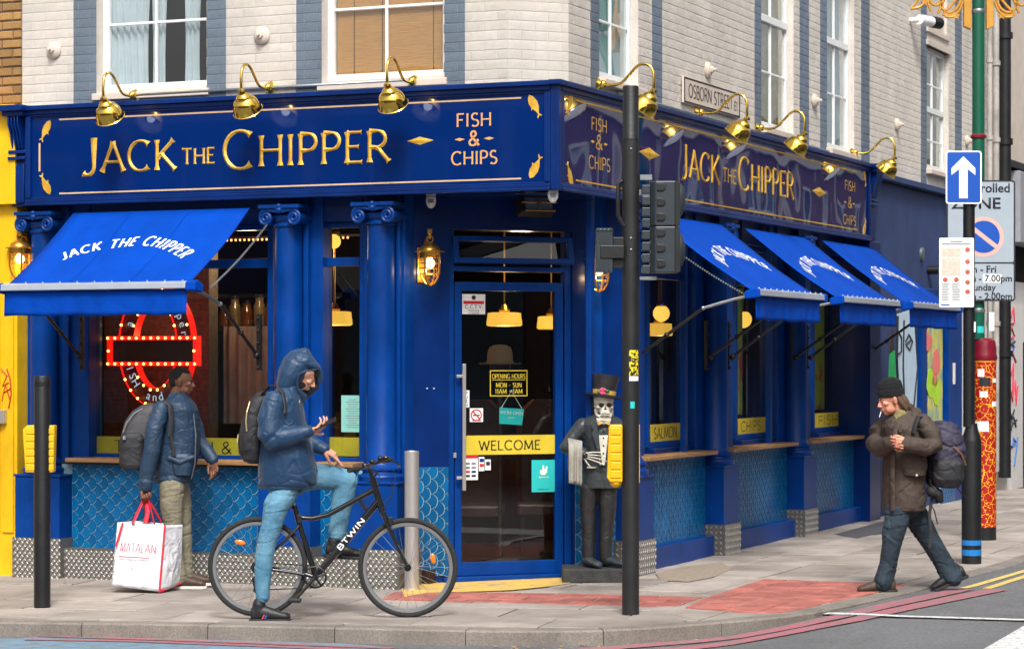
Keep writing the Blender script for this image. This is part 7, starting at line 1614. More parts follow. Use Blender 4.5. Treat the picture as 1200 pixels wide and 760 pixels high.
# ---- bicycle
BK = thing('bicycle', 'black hybrid bicycle with white lettering and orange wheel reflectors', 'bicycle', T(PA))
mat('frame_black', rgb(18, 18, 20), .22, var=.1, coat=.6); mat('tyre', rgb(38, 37, 36), .85, var=.15, bump=.4, bscale=200); mat('rim_alu', rgb(176, 176, 178), .3, metal=.85, var=.06); mat('orange_reflector', rgb(240, 120, 16), .25, var=.08, coat=.5); mat('spoke_steel', rgb(190, 190, 190), .3, metal=.9)
def wheel(px, py, refl):
    c = A_(px, py); R0 = 55.5*s_
    b = MB(); n = 56; rings = []
    for i in range(n):
        a = 2*math.pi*i/n; rings.append([(c.x+math.cos(a)*(R0+.018*math.cos(t)), .018*math.sin(t), c.z+math.sin(a)*(R0+.018*math.cos(t))) for t in [2*math.pi*k/10 for k in range(10)]])
    b.add([p for r in rings for p in r], [(i*10+k, i*10+(k+1) % 10, ((i+1) % n)*10+(k+1) % 10, ((i+1) % n)*10+k) for i in range(n) for k in range(10)])
    w = part('wheel', b, MATS['tyre'], BK, smooth='all')
    b = MB(); ri = R0-.017; b.lathe([(ri, -.011), (ri, .011), (ri-.02, .009), (ri-.026, 0), (ri-.02, -.009)], c, (0, 1, 0), n=56, closed=True); part('rim', b, MATS['rim_alu'], w, WM[BK], smooth=True)
    b = MB(); b.lathe([(.012, -.05), (.012, -.03), (.024, -.03), (.024, -.026), (.014, -.024), (.014, .024), (.024, .026), (.024, .03), (.012, .03), (.012, .05)], c, (0, 1, 0), n=16); part('hub', b, MATS['frame_black'], w, WM[BK], smooth=True)
    for k in range(28):
        a = 2*math.pi*k/28; s = 1 if k % 2 else -1; a2 = a+s*(.9 if (k//2) % 2 else -.9)*.35*2; b = MB()
        b.tube([(c.x+.022*math.cos(a2), s*.027, c.z+.022*math.sin(a2)), (c.x+(ri-.02)*math.cos(a), 0, c.z+(ri-.02)*math.sin(a))], .0014, 4); part('spoke', b, MATS['spoke_steel'], w, WM[BK])
    rx, ry, ang = refl; b = MB(); p = A_(rx, ry, -.012); b.ball((0, 0, 0), (.038, .008, .018), 14); b.v = [tuple(T(p) @ Matrix.Rotation(R(ang), 4, 'Y') @ Vector(v)) for v in b.v]; part('reflector', b, MATS['orange_reflector'], w, WM[BK], smooth=True)
    return w
wheel(302, 663.5, (281.5, 635, 12)); wheel(478, 664.5, (507.5, 654, 80))
BB, SC, HT, HB = A_(370, 675), A_(345, 592), A_(436, 559), A_(448, 599)
b = MB()
def tb(pts, r): b.tube(pts, [x*1.18 for x in r] if isinstance(r, list) else r*1.18, 12)
tb([BB, A_(350, 611), SC], .0165); tb([BB, A_(400, 640), A_(443, 587)], [.02, .021, .021]); tb([A_(352, 606), A_(366, 607), A_(384, 603), A_(410, 589), A_(439, 573)], [.014, .015, .015, .016, .017]); tb([HT, HB], .02)
for s in (-1, 1): tb([A_(370, 675, s*.03), A_(345, 670, s*.045), A_(302, 663.5, s*.06)], .0095); tb([A_(351, 615, s*.02), A_(345, 622, s*.035), A_(302, 663.5, s*.062)], .008)
tb([A_(420, 583), A_(432, 602)], .011)
part('frame', b, MATS['frame_black'], BK, smooth=True)
b = MB()
b.tube([A_(448, 598, -.05), A_(448, 598, .05)], .018, 10); b.tube([HB, A_(448.5, 602)], .018, 10)
for s in (-1, 1): b.tube([A_(448, 598, s*.05), A_(452, 608, s*.055), A_(466, 640, s*.055), A_(478, 664.5, s*.052)], [.017, .015, .011, .009], 10)
part('fork', b, MATS['frame_black'], BK, smooth=True)
b = MB(); b.tube([HT, A_(433, 550), A_(431, 545), A_(438, 543)], .016, 10); hs_ = part('stem', b, MATS['frame_black'], BK, smooth=True)
b = MB(); b.tube([A_(414, 548, -.29), A_(425, 547, -.15), A_(436, 543, -.03), A_(438, 543, .03), A_(446, 541, .15), A_(455, 540, .29)], .0125, 10); hb = part('handlebar', b, MATS['frame_black'], BK, smooth=True)
for p, q in ((A_(412.5, 548.5, -.31), A_(424, 547, -.17)), (A_(447, 541, .18), A_(456, 540, .31))): b = MB(); b.tube([p, q], [.018, .0165], 12); part('grip', b, MATS['tyre'], hb, WM[BK], smooth=True)
for sg_, p0, p1 in ((-1, (428, 545), (438, 552)), (1, (450, 538), (461, 545))):
    b = MB(); b.tube([A_(p0[0], p0[1], sg_*.14), A_(p1[0], p1[1]-3, sg_*.16), A_(p1[0]+6, p1[1]+1, sg_*.22), A_(p1[0]+4, p1[1]+3, sg_*.27)], .007, 6); b.ball(A_(p0[0]+1, p0[1]-1, sg_*.13), (.022, .02, .018), 10); part('brake_lever', b, MATS['frame_black'], hb, WM[BK], smooth=True)
b = MB(); b.ball(A_(445, 537, .05), (.02, .02, .018), 12); b.ball(A_(437, 540, -.08), (.022, .018, .016), 12); b.tube([A_(445, 541, .05), A_(445, 534, .05)], .009, 8); part('bell', b, MATS['black_metal'], hb, WM[BK], smooth=True)
b = MB()
def curve(pts, r, n=6):
    V = []
    for i in range(len(pts)-1):
        p0, p1, p2, p3 = [Vector(pts[max(0, min(len(pts)-1, i+k))]) for k in (-1, 0, 1, 2)]
        for s in range(n): u = s/n; V.append(.5*((2*p1)+(p2-p0)*u+(2*p0-5*p1+4*p2-p3)*u*u+(3*p1-p0-3*p2+p3)*u**3))
    V.append(Vector(pts[-1])); b.tube(V, r, 5)
curve([A_(440, 545, -.12), A_(455, 553, -.1), A_(460, 575, -.06), A_(452, 592, -.03), A_(446, 596, -.03)], .0025); curve([A_(450, 542, .12), A_(462, 556, .1), A_(458, 580, .05), A_(446, 590, .025)], .0025); curve([A_(438, 546, -.1), A_(446, 560, -.08), A_(438, 580, -.03), A_(420, 602, -.03)], .0025)
part('cable', b, MATS['tyre'], BK)
b = MB(); b.tube([SC, A_(340, 577)], .0135, 10); part('seat_post', b, MATS['rim_alu'], BK, smooth=True)
b = MB(); rows(b, [((x0-322)*s_, (x1-322)*s_, (724-y)*s_, d, 0) for x0, x1, y, d in ((322, 350, 577, .05), (318, 356, 573, .065), (318, 357, 571, .06))]); organic('saddle', b, MATS['pack_black'], BK, None, .007, 2)
b = MB(); b.lathe([(.071, -.052), (.077, -.05), (.077, -.046), (.071, -.044)], BB, (0, 1, 0), n=36, closed=True)
for k in range(5):
    a = 2*math.pi*k/5+.3; b.tube([BB+Vector((0, -.048, 0)), BB+Vector((.072*math.cos(a), -.048, .072*math.sin(a)))], .008, 6)
b.lathe([(.078, -.045), (.08, -.043), (.08, -.041), (.066, -.04), (.066, -.045)], BB, (0, 1, 0), n=36, closed=True); b.lathe([(.022, -.06), (.022, .06)], BB, (0, 1, 0), n=16); part('chainset', b, MATS['frame_black'], BK, smooth=True)
for sg_, e in ((-1, (347, 701)), (1, (392, 650))):
    E_ = A_(e[0], e[1], sg_*.07); b = MB(); b.tube([BB+Vector((0, sg_*.065, 0)), E_], [.014, .011], 8); cr_ = part('crank', b, MATS['frame_black'], BK, smooth=True); b = MB(); x, z = E_.x, E_.z; y0, y1 = sorted((sg_*.08, sg_*.17)); b.box(x-.045, x+.045, y0, y1, z-.012, z+.012); part('pedal', b, MATS['black_metal'], cr_, WM[BK], bevel=.004)
b = MB(); b.tube([BB+Vector((0, -.04, .074)), A_(302, 657, -.04)], .004, 5); b.tube([BB+Vector((0, -.04, -.074)), A_(303, 690, -.04), A_(300, 684, -.04), A_(304, 671, -.04)], .004, 5); part('chain', b, MATS['black_metal'], BK)
b = MB(); b.lathe([(.042, -.052), (.042, -.048), (.035, -.046), (.035, -.042), (.025, -.036)], A_(302, 663.5), (0, 1, 0), n=24); b.tube([A_(301, 674, -.05), A_(299, 682, -.05), A_(301, 690, -.05)], .012, 8); b.lathe([(.02, -.055), (.02, -.045)], A_(301, 690), (0, 1, 0), n=14); b.lathe([(.02, -.055), (.02, -.045)], A_(299, 678), (0, 1, 0), n=14); part('gears', b, MATS['black_metal'], BK, smooth=True)
b = MB(); b.ball(A_(340.5, 594), (.012, .03, .018), 10); part('rear_reflector', b, MATS['red_card'], BK, smooth=True)
for a in ((352, 604), (458, 607)): b = MB(); b.box(*[v for v in (A_(a[0], 0).x-.018, A_(a[0], 0).x+.014, -.05, -.03)], A_(0, a[1]+8).z, A_(0, a[1]-2).z); part('brake', b, MATS['black_metal'], BK, bevel=.003)
dt = (A_(443, 587)-BB).normalized(); up = Vector((-dt.z, 0, dt.x)); b = MB(); st = BB+dt*((A_(397, 0)-BB).x/dt.x)
text_fit(b, 'BTWIN', lambda u, v, h: tuple(st+dt*u+up*(v-.017)+Vector((0, -.0262-h, 0))), 0, .27, 0, .034, .13, 1.0); part('lettering', b, MATS['white_letter'], BK)
# ================================================================= man with the shopping bag
PB = gp(208, 689); s_ = PB.y/F
B_ = lambda px, py, dy=0.0: Vector(((px-208)*s_, dy, (689-py)*s_))
MAN = thing('person', 'person in navy bomber jacket and khaki trousers waiting with a large white bag', 'person', T(PB))
R4 = lambda L, px0, py0: [((x0-px0)*s_, (x1-px0)*s_, (py0-y)*s_, d, dy) for x0, x1, y, d, dy in L]
b = MB(); limb(b, [B_(204, 566, -.08), B_(203, 590, -.1), B_(205, 622, -.1), B_(208, 650, -.09), B_(213, 676, -.08)], [(15*s_, .1), (14*s_, .095), (10.5*s_, .075), (9*s_, .066), (8.5*s_, .06)])
limb(b, [B_(206, 566, .08), B_(210, 590, .09), B_(213, 622, .09), B_(215, 650, .09), B_(217, 676, .09)], [(14*s_, .1), (13*s_, .09), (10*s_, .075), (9*s_, .065), (8*s_, .06)])
b.ball(B_(204, 562), (19*s_, .16, .1), 16); organic('trousers', b, MATS['khaki'], MAN, None, .0065, 2, folds=[(.006, (4, 4, 11), 1.3), (.003, (9, 7, 24), 4.1)])
shoe(MAN, T(B_(214, 688.5, -.08)), 'shoe_brown', 'sole_white', side=1); shoe(MAN, T(B_(219, 687, .1)), 'shoe_brown', 'sole_white')
b = MB(); rows(b, R4(((185, 224, 561, .16, 0), (180, 228, 552, .17, 0), (182, 233, 535, .18, 0), (186, 235, 515, .18, 0), (188, 234, 495, .19, 0), (190, 232, 480, .2, 0), (192, 228, 472, .19, 0), (197, 222, 465, .13, 0), (201, 219, 460, .08, 0)), 208, 689))
limb(b, [B_(193, 478, -.18), B_(186, 500, -.22), B_(183, 525, -.23), B_(178, 548, -.22), B_(176, 563, -.21)], [(10*s_, .07), (10.5*s_, .066), (10*s_, .063), (9.5*s_, .058), (8*s_, .05)])
limb(b, [B_(215, 478, .17), B_(224, 502, .2), B_(228, 520, .2), B_(240, 530, .14), B_(247, 538, .1)], [(11*s_, .07), (11*s_, .068), (11*s_, .065), (9*s_, .055), (8*s_, .048)])
organic('bomber_jacket', b, MATS['navy_bomber'], MAN, None, .0065, 2, folds=[(.006, (4, 3, 5), 3.2), (.0035, (8, 6, 13), 8.7)])
b = MB(); rows(b, R4(((183, 226, 565, .155, 0), (181, 227, 561, .17, 0), (184, 227, 556, .165, 0)), 208, 689)); organic('waistband', b, MATS['navy_bomber'], MAN, None, .007, 1, folds=[(.003, (60, 60, 3), 3)])
b = MB(); limb(b, [B_(176, 563, -.21), B_(175.5, 568, -.21)], [9*s_, 8*s_], 14); organic('cuff', b, MATS['navy_bomber'], MAN, None, .006, 1)
for sy in (-1, 1):
    b = MB(); b.loft([[B_(x, y, sy*d) for x, y, d in r] for r in (((198, 466, .11), (201, 459, .085), (202, 460, .07), (199, 467, .09)), ((208, 470, .12), (211, 460, .08), (212, 461, .07), (209, 471, .1)), ((216, 478, .09), (221, 465, .05), (222, 466, .04), (217, 479, .075)), ((219, 483, .05), (223, 470, .02), (224, 471, .01), (220, 484, .04)))]); part('collar', b, MATS['navy_bomber'], MAN, smooth='all').modifiers.new('b', 'BEVEL').width = .004
b = MB(); b.tube([B_(223, 471, -.05), B_(229, 485, -.115), B_(232, 510, -.135), B_(231, 540, -.13), B_(226, 560, -.1)], .005, 6); part('zip', b, MATS['galvanised'], MAN)
b = MB(); rows(b, R4(((206, 226, 556, .05, -.135), (203, 228, 545, .06, -.135), (203, 228, 534, .055, -.14), (205, 227, 530, .04, -.14)), 208, 689)); pk = organic('pocket', b, MATS['navy_bomber'], MAN, None, .006, 2); b = MB(); limb(b, [B_(202, 535, -.19), B_(215, 540, -.205), B_(229, 534, -.18)], [(.018, .01)]*3, 10); organic('pocket_flap', b, MATS['navy_bomber'], pk, WM[MAN], .005, 1)
HB_ = headM(B_(213, 447.5, 0), -4, 4, .93); hd = head(MAN, HB_, 'skin_dark', None, .09, (-.3, 0, -1)); MH = WM[MAN] @ HB_
b = MB(); b.ball((-.03, 0, .045), (.088, .0805, .08), 20); b.ball((-.06, 0, .005), (.053, .072, .06), 16); b.ball((.004, 0, .08), (.066, .062, .041), 16); organic('hair', b, MATS['dark_hair'], MAN, MH, .0045, 1, folds=[(.0012, (160, 160, 160), 2)])
hand(MAN, T(B_(175.5, 569, -.21)) @ Matrix.Rotation(R(84), 4, 'Y') @ Matrix.Rotation(R(-90), 4, 'X'), 'skin_dark', curl=(62, 66, 68, 70), thumb=(18, 34, 26), side=1, s=.95)
hand(MAN, T(B_(246.5, 540, .09)) @ Matrix.Rotation(R(72), 4, 'Y') @ Matrix.Rotation(R(-70), 4, 'X'), 'skin_dark', curl=(26, 34, 40, 44), thumb=(26, 20, 20), side=1, s=.95)
BPB = thing('backpack', 'dark grey backpack worn by the person in the bomber jacket', 'backpack', T(PB))
b = MB(); rows(b, R4(((148, 176, 549, .12, -.0), (143, 180, 544, .15, 0), (142.5, 182, 525, .16, 0), (143, 184, 508, .16, 0), (147, 187, 494, .155, 0), (155, 190, 482, .14, 0), (165, 192, 475, .11, 0), (172, 192, 472, .07, 0)), 208, 689), sq=3); bm_ = organic('pack_body', b, MATS['pack_grey'], BPB, None, .008, 3, folds=[(.005, (8, 8, 12), 3)])
b = MB(); rows(b, R4(((146, 172, 549, .09, -.09), (142, 174, 543, .1, -.09), (143, 174, 512, .1, -.09), (147, 172, 506, .08, -.09)), 208, 689), sq=3); organic('front_pocket', b, MATS['pack_black'], BPB, None, .008, 3, folds=[(.003, (8, 8, 12), 6)])
b = MB(); b.tube([B_(148, 506, -.16), B_(152, 495, -.165), B_(160, 484, -.15), B_(170, 478, -.12)], .005, 6); b.tube([B_(150, 510, -.19), B_(150, 514, -.195)], .012, 6); part('zip', b, MATS['grey_ink'], bm_, WM[BPB])
b = MB(); b.tube([B_(190, 476, -.12), B_(198, 469, -.18), B_(204, 474, -.215), B_(206, 490, -.225), B_(204, 510, -.215)], .026, 8, flat=.4); b.tube([B_(204, 510, -.215), B_(207, 522, -.205), B_(208, 533, -.2)], .014, 8, flat=.4); part('shoulder_strap', b, MATS['strap_web'], bm_, WM[BPB], smooth=True)
# the bag
BAG = thing('shopping_bag', 'large white woven shopping bag with red piping and handles', 'bag', T(PB) @ T(B_(176.5, 689, -.21)))
mat('bag_white', rgb(214, 214, 218), .5, var=.05, scale=5, bump=.3, bscale=50, fold=.5, fscale=9); mat('bag_red', rgb(206, 24, 52), .55, var=.1); mat('bag_pink', rgb(206, 92, 106), .6, var=.05)
C_ = lambda px, py, dy=0.0: Vector(((px-172)*s_, dy, (689-py)*s_))
cs = {'fl': (-.0,), }
def bagpt(u, v, side):                                  # four corners twisted a little towards the viewer
    return None
FLb, FRb, BRb, BLb = C_(134, 681, -.12), C_(191, 687.5, -.2), C_(210, 681, .1), C_(150, 676, .16); FLt, FRt, BRt, BLt = C_(139.5, 609, -.06), C_(196, 611.5, -.13), C_(212, 613, .08), C_(155, 609, .12)
def bag_face(a, b2, c, d, nx=16, nz=14, amp=.012, sd_=0):
    rw = []
    for j in range(nz+1):
        v = j/nz; row = []
        for i in range(nx+1):
            u = i/nx; p = a.lerp(b2, u).lerp(d.lerp(c, u), v); e = math.sin(math.pi*u)*(1-v*.4)*math.sin(math.pi*min(1, v+.12)); n_ = (b2-a).cross(d-a).normalized()
            p = p+n_*(e*.03+amp*e*noise.noise(Vector((u*4+sd_, v*4, sd_)))*2.2+.006*noise.noise(Vector((u*11, v*9, sd_+3)))*e); row.append(p)
        rw.append(row)
    return rw
for nm, q, sd_ in (('front_panel', (FLb, FRb, FRt, FLt), 1), ('side_panel', (FRb, BRb, BRt, FRt), 5), ('back_panel', (BRb, BLb, BLt, BRt), 9), ('side_panel', (BLb, FLb, FLt, BLt), 13)):
    b = MB(); b.sheet(bag_face(*q, sd_=sd_, nx=22, nz=20)); part(nm, b, MATS['bag_white'], BAG, smooth='all').modifiers.new('t', 'SOLIDIFY').thickness = .003
b = MB(); b.add([FLb, FRb, BRb, BLb], [(0,1,2,3)]); part('bag_base', b, MATS['bag_white'], BAG)
for q in ((FRb, FRt), (FLt.lerp(FRt, .12)+Vector((0, -.012, 0)), FLt.lerp(FLb, .38)+Vector((.01, -.02, 0))), (FRb, BRb), (BRb, BRb.lerp(BRt, .32))): b = MB(); m_ = q[0].lerp(q[1], .5)+Vector((0, -.004, 0)); b.tube([q[0]+Vector((0, -.004, 0)), m_, q[1]+Vector((0, -.004, 0))], .008, 6); part('piping', b, MATS['bag_red'], BAG, smooth=True)
ux, uz, o_b = (FRt-FLt).normalized(), (FLt-FLb).normalized(), FLb.lerp(FLt, .5)
b = MB(); nb = (FRb-FLb).cross(FLt-FLb).normalized(); 
pb = lambda u, v, h: tuple(FLb.lerp(FRb, .14)+ux*u+uz*(.27+v)+nb*(.036*math.sin(math.pi*min(1, .14+u/.39))+.016+h)); text_fit(b, 'MATALAN', pb, 0, .29, 0, .068, .035, 1.0); part('lettering', b, MATS['bag_red'], BAG)
b = MB(); pc = lambda u, v, h: tuple(FLb.lerp(FRb, .12)+ux*u+uz*(.225+v)+nb*(.036*math.sin(math.pi*min(1, .12+u/.39))+.016+h)); b.sheet([[pc(.25*i/10, v, 0) for i in range(11)] for v in (0, .009)]); part('strapline', b, MATS['bag_pink'], BAG)
hp = C_(171.5, 583, 0.0)
for (l, r_, y0, y1) in ((158, 183, -.1, -.1), (172, 187, .1, .1)):
    b = MB(); b.tube([C_(l, 610, y0), hp+Vector((-.02, -.01, .0)), hp+Vector((.0, 0, .02)), hp+Vector((.02, -.01, 0)), C_(r_, 610, y1)], .016, 8, flat=.35); part('handle', b, MATS['bag_red'], BAG, smooth=True)
b = MB(); b.tube([C_(172, 612, -.09), C_(174, 598, -.04), hp], .02, 8, flat=.5); part('handle', b, MATS['bag_red'], BAG, smooth=True)

# ================================================================= man walking in a brown parka
PC = gp(1062, 691); s_ = PC.y/F
C1 = lambda px, py, dy=0.0: Vector(((px-1062)*s_, dy, (691-py)*s_))
WK = thing('person', 'person in brown parka and black knitted hat striding left with a cigarette', 'person', T(PC))
b = MB(); limb(b, [C1(1051, 596, -.09), C1(1045, 620, -.11), C1(1042, 637, -.12), C1(1038, 660, -.12), C1(1032, 681, -.12)], [(17*s_, .11), (13.5*s_, .09), (11*s_, .08), (10.5*s_, .073), (11.3*s_, .075)])
limb(b, [C1(1070, 596, .08), C1(1083, 617, .1), C1(1093, 635, .1), C1(1107, 657, .11), C1(1119, 676, .11)], [(16*s_, .11), (14*s_, .095), (12.3*s_, .08), (11.8*s_, .075), (12.3*s_, .077)])
b.ball(C1(1060, 590), (22*s_, .17, .12), 16); organic('jeans', b, MATS['dark_denim'], WK, None, .0065, 2, folds=[(.008, (4, 4, 10), 1.3), (.004, (8, 7, 22), 4.1)])
shoe(WK, T(C1(1034, 692.5, -.12)) @ Matrix.Rotation(R(180), 4, 'Z') @ Matrix.Rotation(R(3), 4, 'Y'), 'shoe_brown', 'sole_dark', L=.3)
shoe(WK, T(C1(1125, 683, .11)) @ Matrix.Rotation(R(180), 4, 'Z') @ Matrix.Rotation(R(24), 4, 'Y'), 'shoe_black', 'sole_dark', L=.3)
b = MB(); rows(b, R4(((1033, 1083, 597, .2, 0), (1034, 1084, 585, .2, 0), (1034, 1084, 560, .2, 0), (1035, 1085, 535, .21, 0), (1034, 1087, 515, .22, 0), (1033, 1086, 500, .225, 0), (1036, 1081, 492, .2, 0), (1044, 1074, 485, .15, .02), (1052, 1069, 479, .1, .04)), 1062, 691))
limb(b, [C1(1077, 494, -.18), C1(1086, 508, -.24), C1(1088, 520, -.26), C1(1078, 523, -.3), C1(1062, 519.5, -.33), C1(1055, 518, -.335)], [(11*s_, .085), (11*s_, .08), (11*s_, .078), (10.5*s_, .074), (10*s_, .066), (9*s_, .058)])
limb(b, [C1(1042, 497, .14), C1(1029, 508, .12), C1(1025, 519, .05), C1(1029, 524, -.08), C1(1035, 520, -.2), C1(1038, 518, -.26)], [(9*s_, .08), (9.5*s_, .078), (10*s_, .076), (10*s_, .072), (9*s_, .065), (8*s_, .055)])
PK_ = organic('parka', b, MATS['parka'], WK, None, .007, 2, folds=[(.008, (4, 3, 4), 6.2), (.0045, (8, 6, 13), 1.7)])
for p, q, r_ in ((C1(1055, 518, -.335), C1(1053, 518, -.335), 9.8), (C1(1037, 518.5, -.25), C1(1039, 518, -.28), 8.6)): b = MB(); limb(b, [p, q], [r_*s_, r_*s_*.95], 14); organic('cuff', b, MATS['parka'], WK, None, .006, 1)
b = MB(); b.tube([C1(1050, 492, -.17), C1(1044, 503, -.21), C1(1041, 525, -.215), C1(1041, 560, -.205), C1(1041, 596, -.2)], .022, 8, flat=.4); part('front_placket', b, MATS['parka'], WK, smooth=True)
b = MB(); rows(b, R4(((1054, 1080, 556, .05, -.185), (1051, 1082, 545, .055, -.19), (1053, 1081, 528, .04, -.19)), 1062, 691)); organic('pocket', b, MATS['parka'], WK, None, .007, 2, folds=[(.003, (12, 12, 20), 3)])
b = MB(); b.ball(C1(1068, 555, -.245), .012, 10); part('press_stud', b, MATS['steel'], WK, smooth=True)
b = MB(); limb(b, [C1(1068, 479, .08), C1(1073, 485, 0), C1(1069, 490, -.12), C1(1060, 496, -.18), C1(1050, 505, -.2)], [(.045, .05), (.055, .06), (.05, .04), (.035, .03), (.02, .02)]); organic('hood_collar', b, MATS['parka'], WK, None, .008, 2, folds=[(.004, (14, 14, 14), 6)])
b = MB(); limb(b, [C1(1059, 480, .02), C1(1054, 488, -.06), C1(1050, 495, -.12)], [(.06, .075), (.06, .065), (.045, .045)]); MATS['brown_hair'].node_tree.nodes['Principled BSDF'].inputs['Roughness'].default_value = .8; mat('scarf', rgb(120, 110, 70), .9, var=.3, scale=20); organic('scarf', b, MATS['scarf'], WK, None, .007, 2, folds=[(.004, (20, 20, 20), 4)])
HC = headM(C1(1043, 468, -.04), 193, 14, .98); head(WK, HC, 'skin_ruddy', None, .08, (-.5, 0, -1)); MH = WM[WK] @ HC
b = MB(); b.lathe([(.096, .02), (.104, .025), (.106, .05), (.103, .075), (.098, .08), (.099, .1), (.09, .135), (.066, .16), (.03, .172), (0, .175)], (-.008, 0, 0), (-.12, 0, 1), n=36); b.v = [(x, y*.86, z) for x, y, z in b.v]; organic('knitted_hat', b, MATS['knit_black'], WK, MH, .0045, 1, folds=[(.0015, (60, 60, 20), 2)])
b = MB(); limb(b, [(-.06, 0, .03), (-.085, 0, -.03), (-.1, .0, -.09)], [(.04, .075), (.045, .08), (.04, .075)], 16); limb(b, [(-.035, .066, .02), (-.05, .078, -.04), (-.075, .08, -.1)], [.016, .02, .01], 10); limb(b, [(-.035, -.066, .02), (-.05, -.078, -.04), (-.075, -.08, -.1)], [.016, .02, .01], 10); organic('long_hair', b, MATS['brown_hair'], WK, MH, .006, 1, folds=[(.004, (50, 50, 8), 2)])
b = MB(); b.ball((.048, 0, -.088), (.034, .036, .028), 14); b.ball((.083, 0, -.047), (.0135, .026, .006), 10)
hand(WK, T(C1(1054, 518, -.36)) @ Matrix.Rotation(R(180), 4, 'Z') @ Matrix.Rotation(R(-4), 4, 'Y') @ Matrix.Rotation(R(-100), 4, 'X'), 'skin_ruddy', curl=(38, 48, 52, 56), thumb=(34, 8, 20), side=-1, s=.96)
hand(WK, T(C1(1038, 518, -.28)) @ Matrix.Rotation(R(-20), 4, 'Z') @ Matrix.Rotation(R(-90), 4, 'X'), 'skin_ruddy', curl=(46, 50, 54, 58), thumb=(34, 8, 20), side=1, s=.92)
CIG = thing('cigarette', 'white cigarette hanging from the lips of the person in the parka', 'cigarette', MH @ T((.098, -.006, -.063))); b = MB(); b.tube([(-.005, 0, 0), (.022, 0, -.042)], .004, 8); part('paper', b, MATS['white_card'], CIG, smooth=True); b = MB(); b.tube([(.022, 0, -.042), (.0255, 0, -.049)], .0041, 8); part('ember', b, MATS['grey_ink'], CIG)
RS = thing('rucksack', 'large dark purple rucksack with trailing straps carried by the walking person', 'backpack', T(PC))
b = MB(); rows(b, R4(((1088, 1118, 571, .1, 0), (1085, 1126, 562, .16, 0), (1084, 1130, 545, .18, 0), (1085, 1132, 528, .185, 0), (1086, 1129, 512, .18, 0), (1089, 1121, 500, .16, 0), (1092, 1114, 494, .12, 0)), 1062, 691), sq=2.6); bm_ = organic('pack_body', b, MATS['pack_purple'], RS, None, .009, 3, folds=[(.012, (6, 6, 9), 3), (.006, (14, 14, 16), 6)])
b = MB(); rows(b, R4(((1092, 1120, 570, .06, -.13), (1088, 1126, 560, .09, -.13), (1088, 1126, 542, .09, -.13), (1091, 1123, 537, .07, -.13)), 1062, 691), sq=2.6); organic('lower_pocket', b, MATS['pack_black'], RS, None, .008, 3, folds=[(.005, (8, 8, 12), 6)])
b = MB(); b.tube([C1(1090, 498, -.1), C1(1080, 488, -.2), C1(1070, 487, -.24), C1(1066, 496, -.255), C1(1064, 506, -.25)], .024, 8, flat=.4); part('shoulder_strap', b, MATS['strap_web'], bm_, WM[RS], smooth=True)
for P_ in (((1088, 560, -.1), (1090, 580, -.1), (1086, 600, -.12), (1089, 628, -.12), (1086, 640, -.12)), ((1115, 566, -.1), (1122, 574, -.1), (1128, 582, -.08)), ((1086, 565, -.15), (1092, 574, -.16), (1098, 572, -.15), (1096, 582, -.14)), ((1088, 590, -.1), (1092, 596, -.1), (1096, 612, -.1))): b = MB(); b.tube([C1(*p) for p in P_], .012, 6, flat=.35); part('webbing_strap', b, MATS['strap_web'], bm_, WM[RS], smooth=True)
b = MB(); b.tube([C1(1112, 522, -.19), C1(1122, 531, -.17), C1(1128, 544, -.12)], .009, 6); mat('leather_tan', rgb(120, 88, 62), .6); part('compression_strap', b, MATS['leather_tan'], bm_, WM[RS], smooth=True)
b = MB(); limb(b, [C1(1089, 574, -.12), C1(1096, 578, -.12), C1(1098, 584, -.12)], [.05, .045, .03], 12); organic('hip_belt', b, MATS['pack_black'], RS, None, .008, 2, folds=[(.006, (20, 20, 20), 1)])

# ================================================================= skeleton waiter statue
PD = gp(697, 683); s_ = PD.y/F; PD = PD+Vector((0, .2, 0))
D_ = lambda px, py, dy=0.0: Vector(((px-697)*s_, dy, (683-py)*s_))
ST = thing('skeleton_statue', 'skeleton butler statue in black suit and top hat with towel on its arm', 'statue', T(PD))
mat('statue_black', rgb(38, 38, 40), .42, var=.3, scale=9, bump=.2, bscale=50, fold=.25, fscale=8); mat('statue_grey', rgb(52, 58, 62), .4, var=.2, scale=8, bump=.15, bscale=40, fold=.2, fscale=8); mat('bone', rgb(206, 202, 186), .6, var=.14, scale=14, bump=.3, bscale=60); mat('socket', rgb(34, 26, 22), .8, var=.2); mat('towel', rgb(150, 146, 136), .8, var=.22, scale=7, bump=.4, bscale=50); mat('rose', rgb(206, 70, 110), .5, var=.2, scale=30); mat('leaf_green', rgb(40, 110, 60), .5, var=.2); mat('statue_gold', rgb(206, 168, 84), .5, var=.2, scale=30); mat('statue_base', rgb(54, 54, 54), .7, var=.35, scale=14, bump=.5, bscale=60)
b = MB(); x0, x1 = D_(659, 0).x, D_(733, 0).x; b.box(x0, x1, -.2, .24, 0, 18.5*s_-.01); part('base', b, MATS['statue_base'], ST, bevel=.012)
zf = 15.0
b = MB()
limb(b, [D_(691, 572, 0), D_(690, 600, 0), D_(691, 630, 0), D_(691, 658, 0)], [(11.5*s_, .09), (9.5*s_, .08), (8.2*s_, .07), (7.6*s_, .065)]); limb(b, [D_(713, 572, 0), D_(713, 600, 0), D_(711, 630, 0), D_(711, 658, 0)], [(12*s_, .09), (10*s_, .08), (8.4*s_, .07), (8*s_, .065)])
organic('trousers', b, MATS['statue_black'], ST, None, .008, 3, folds=[(.003, (7, 7, 14), 1)])
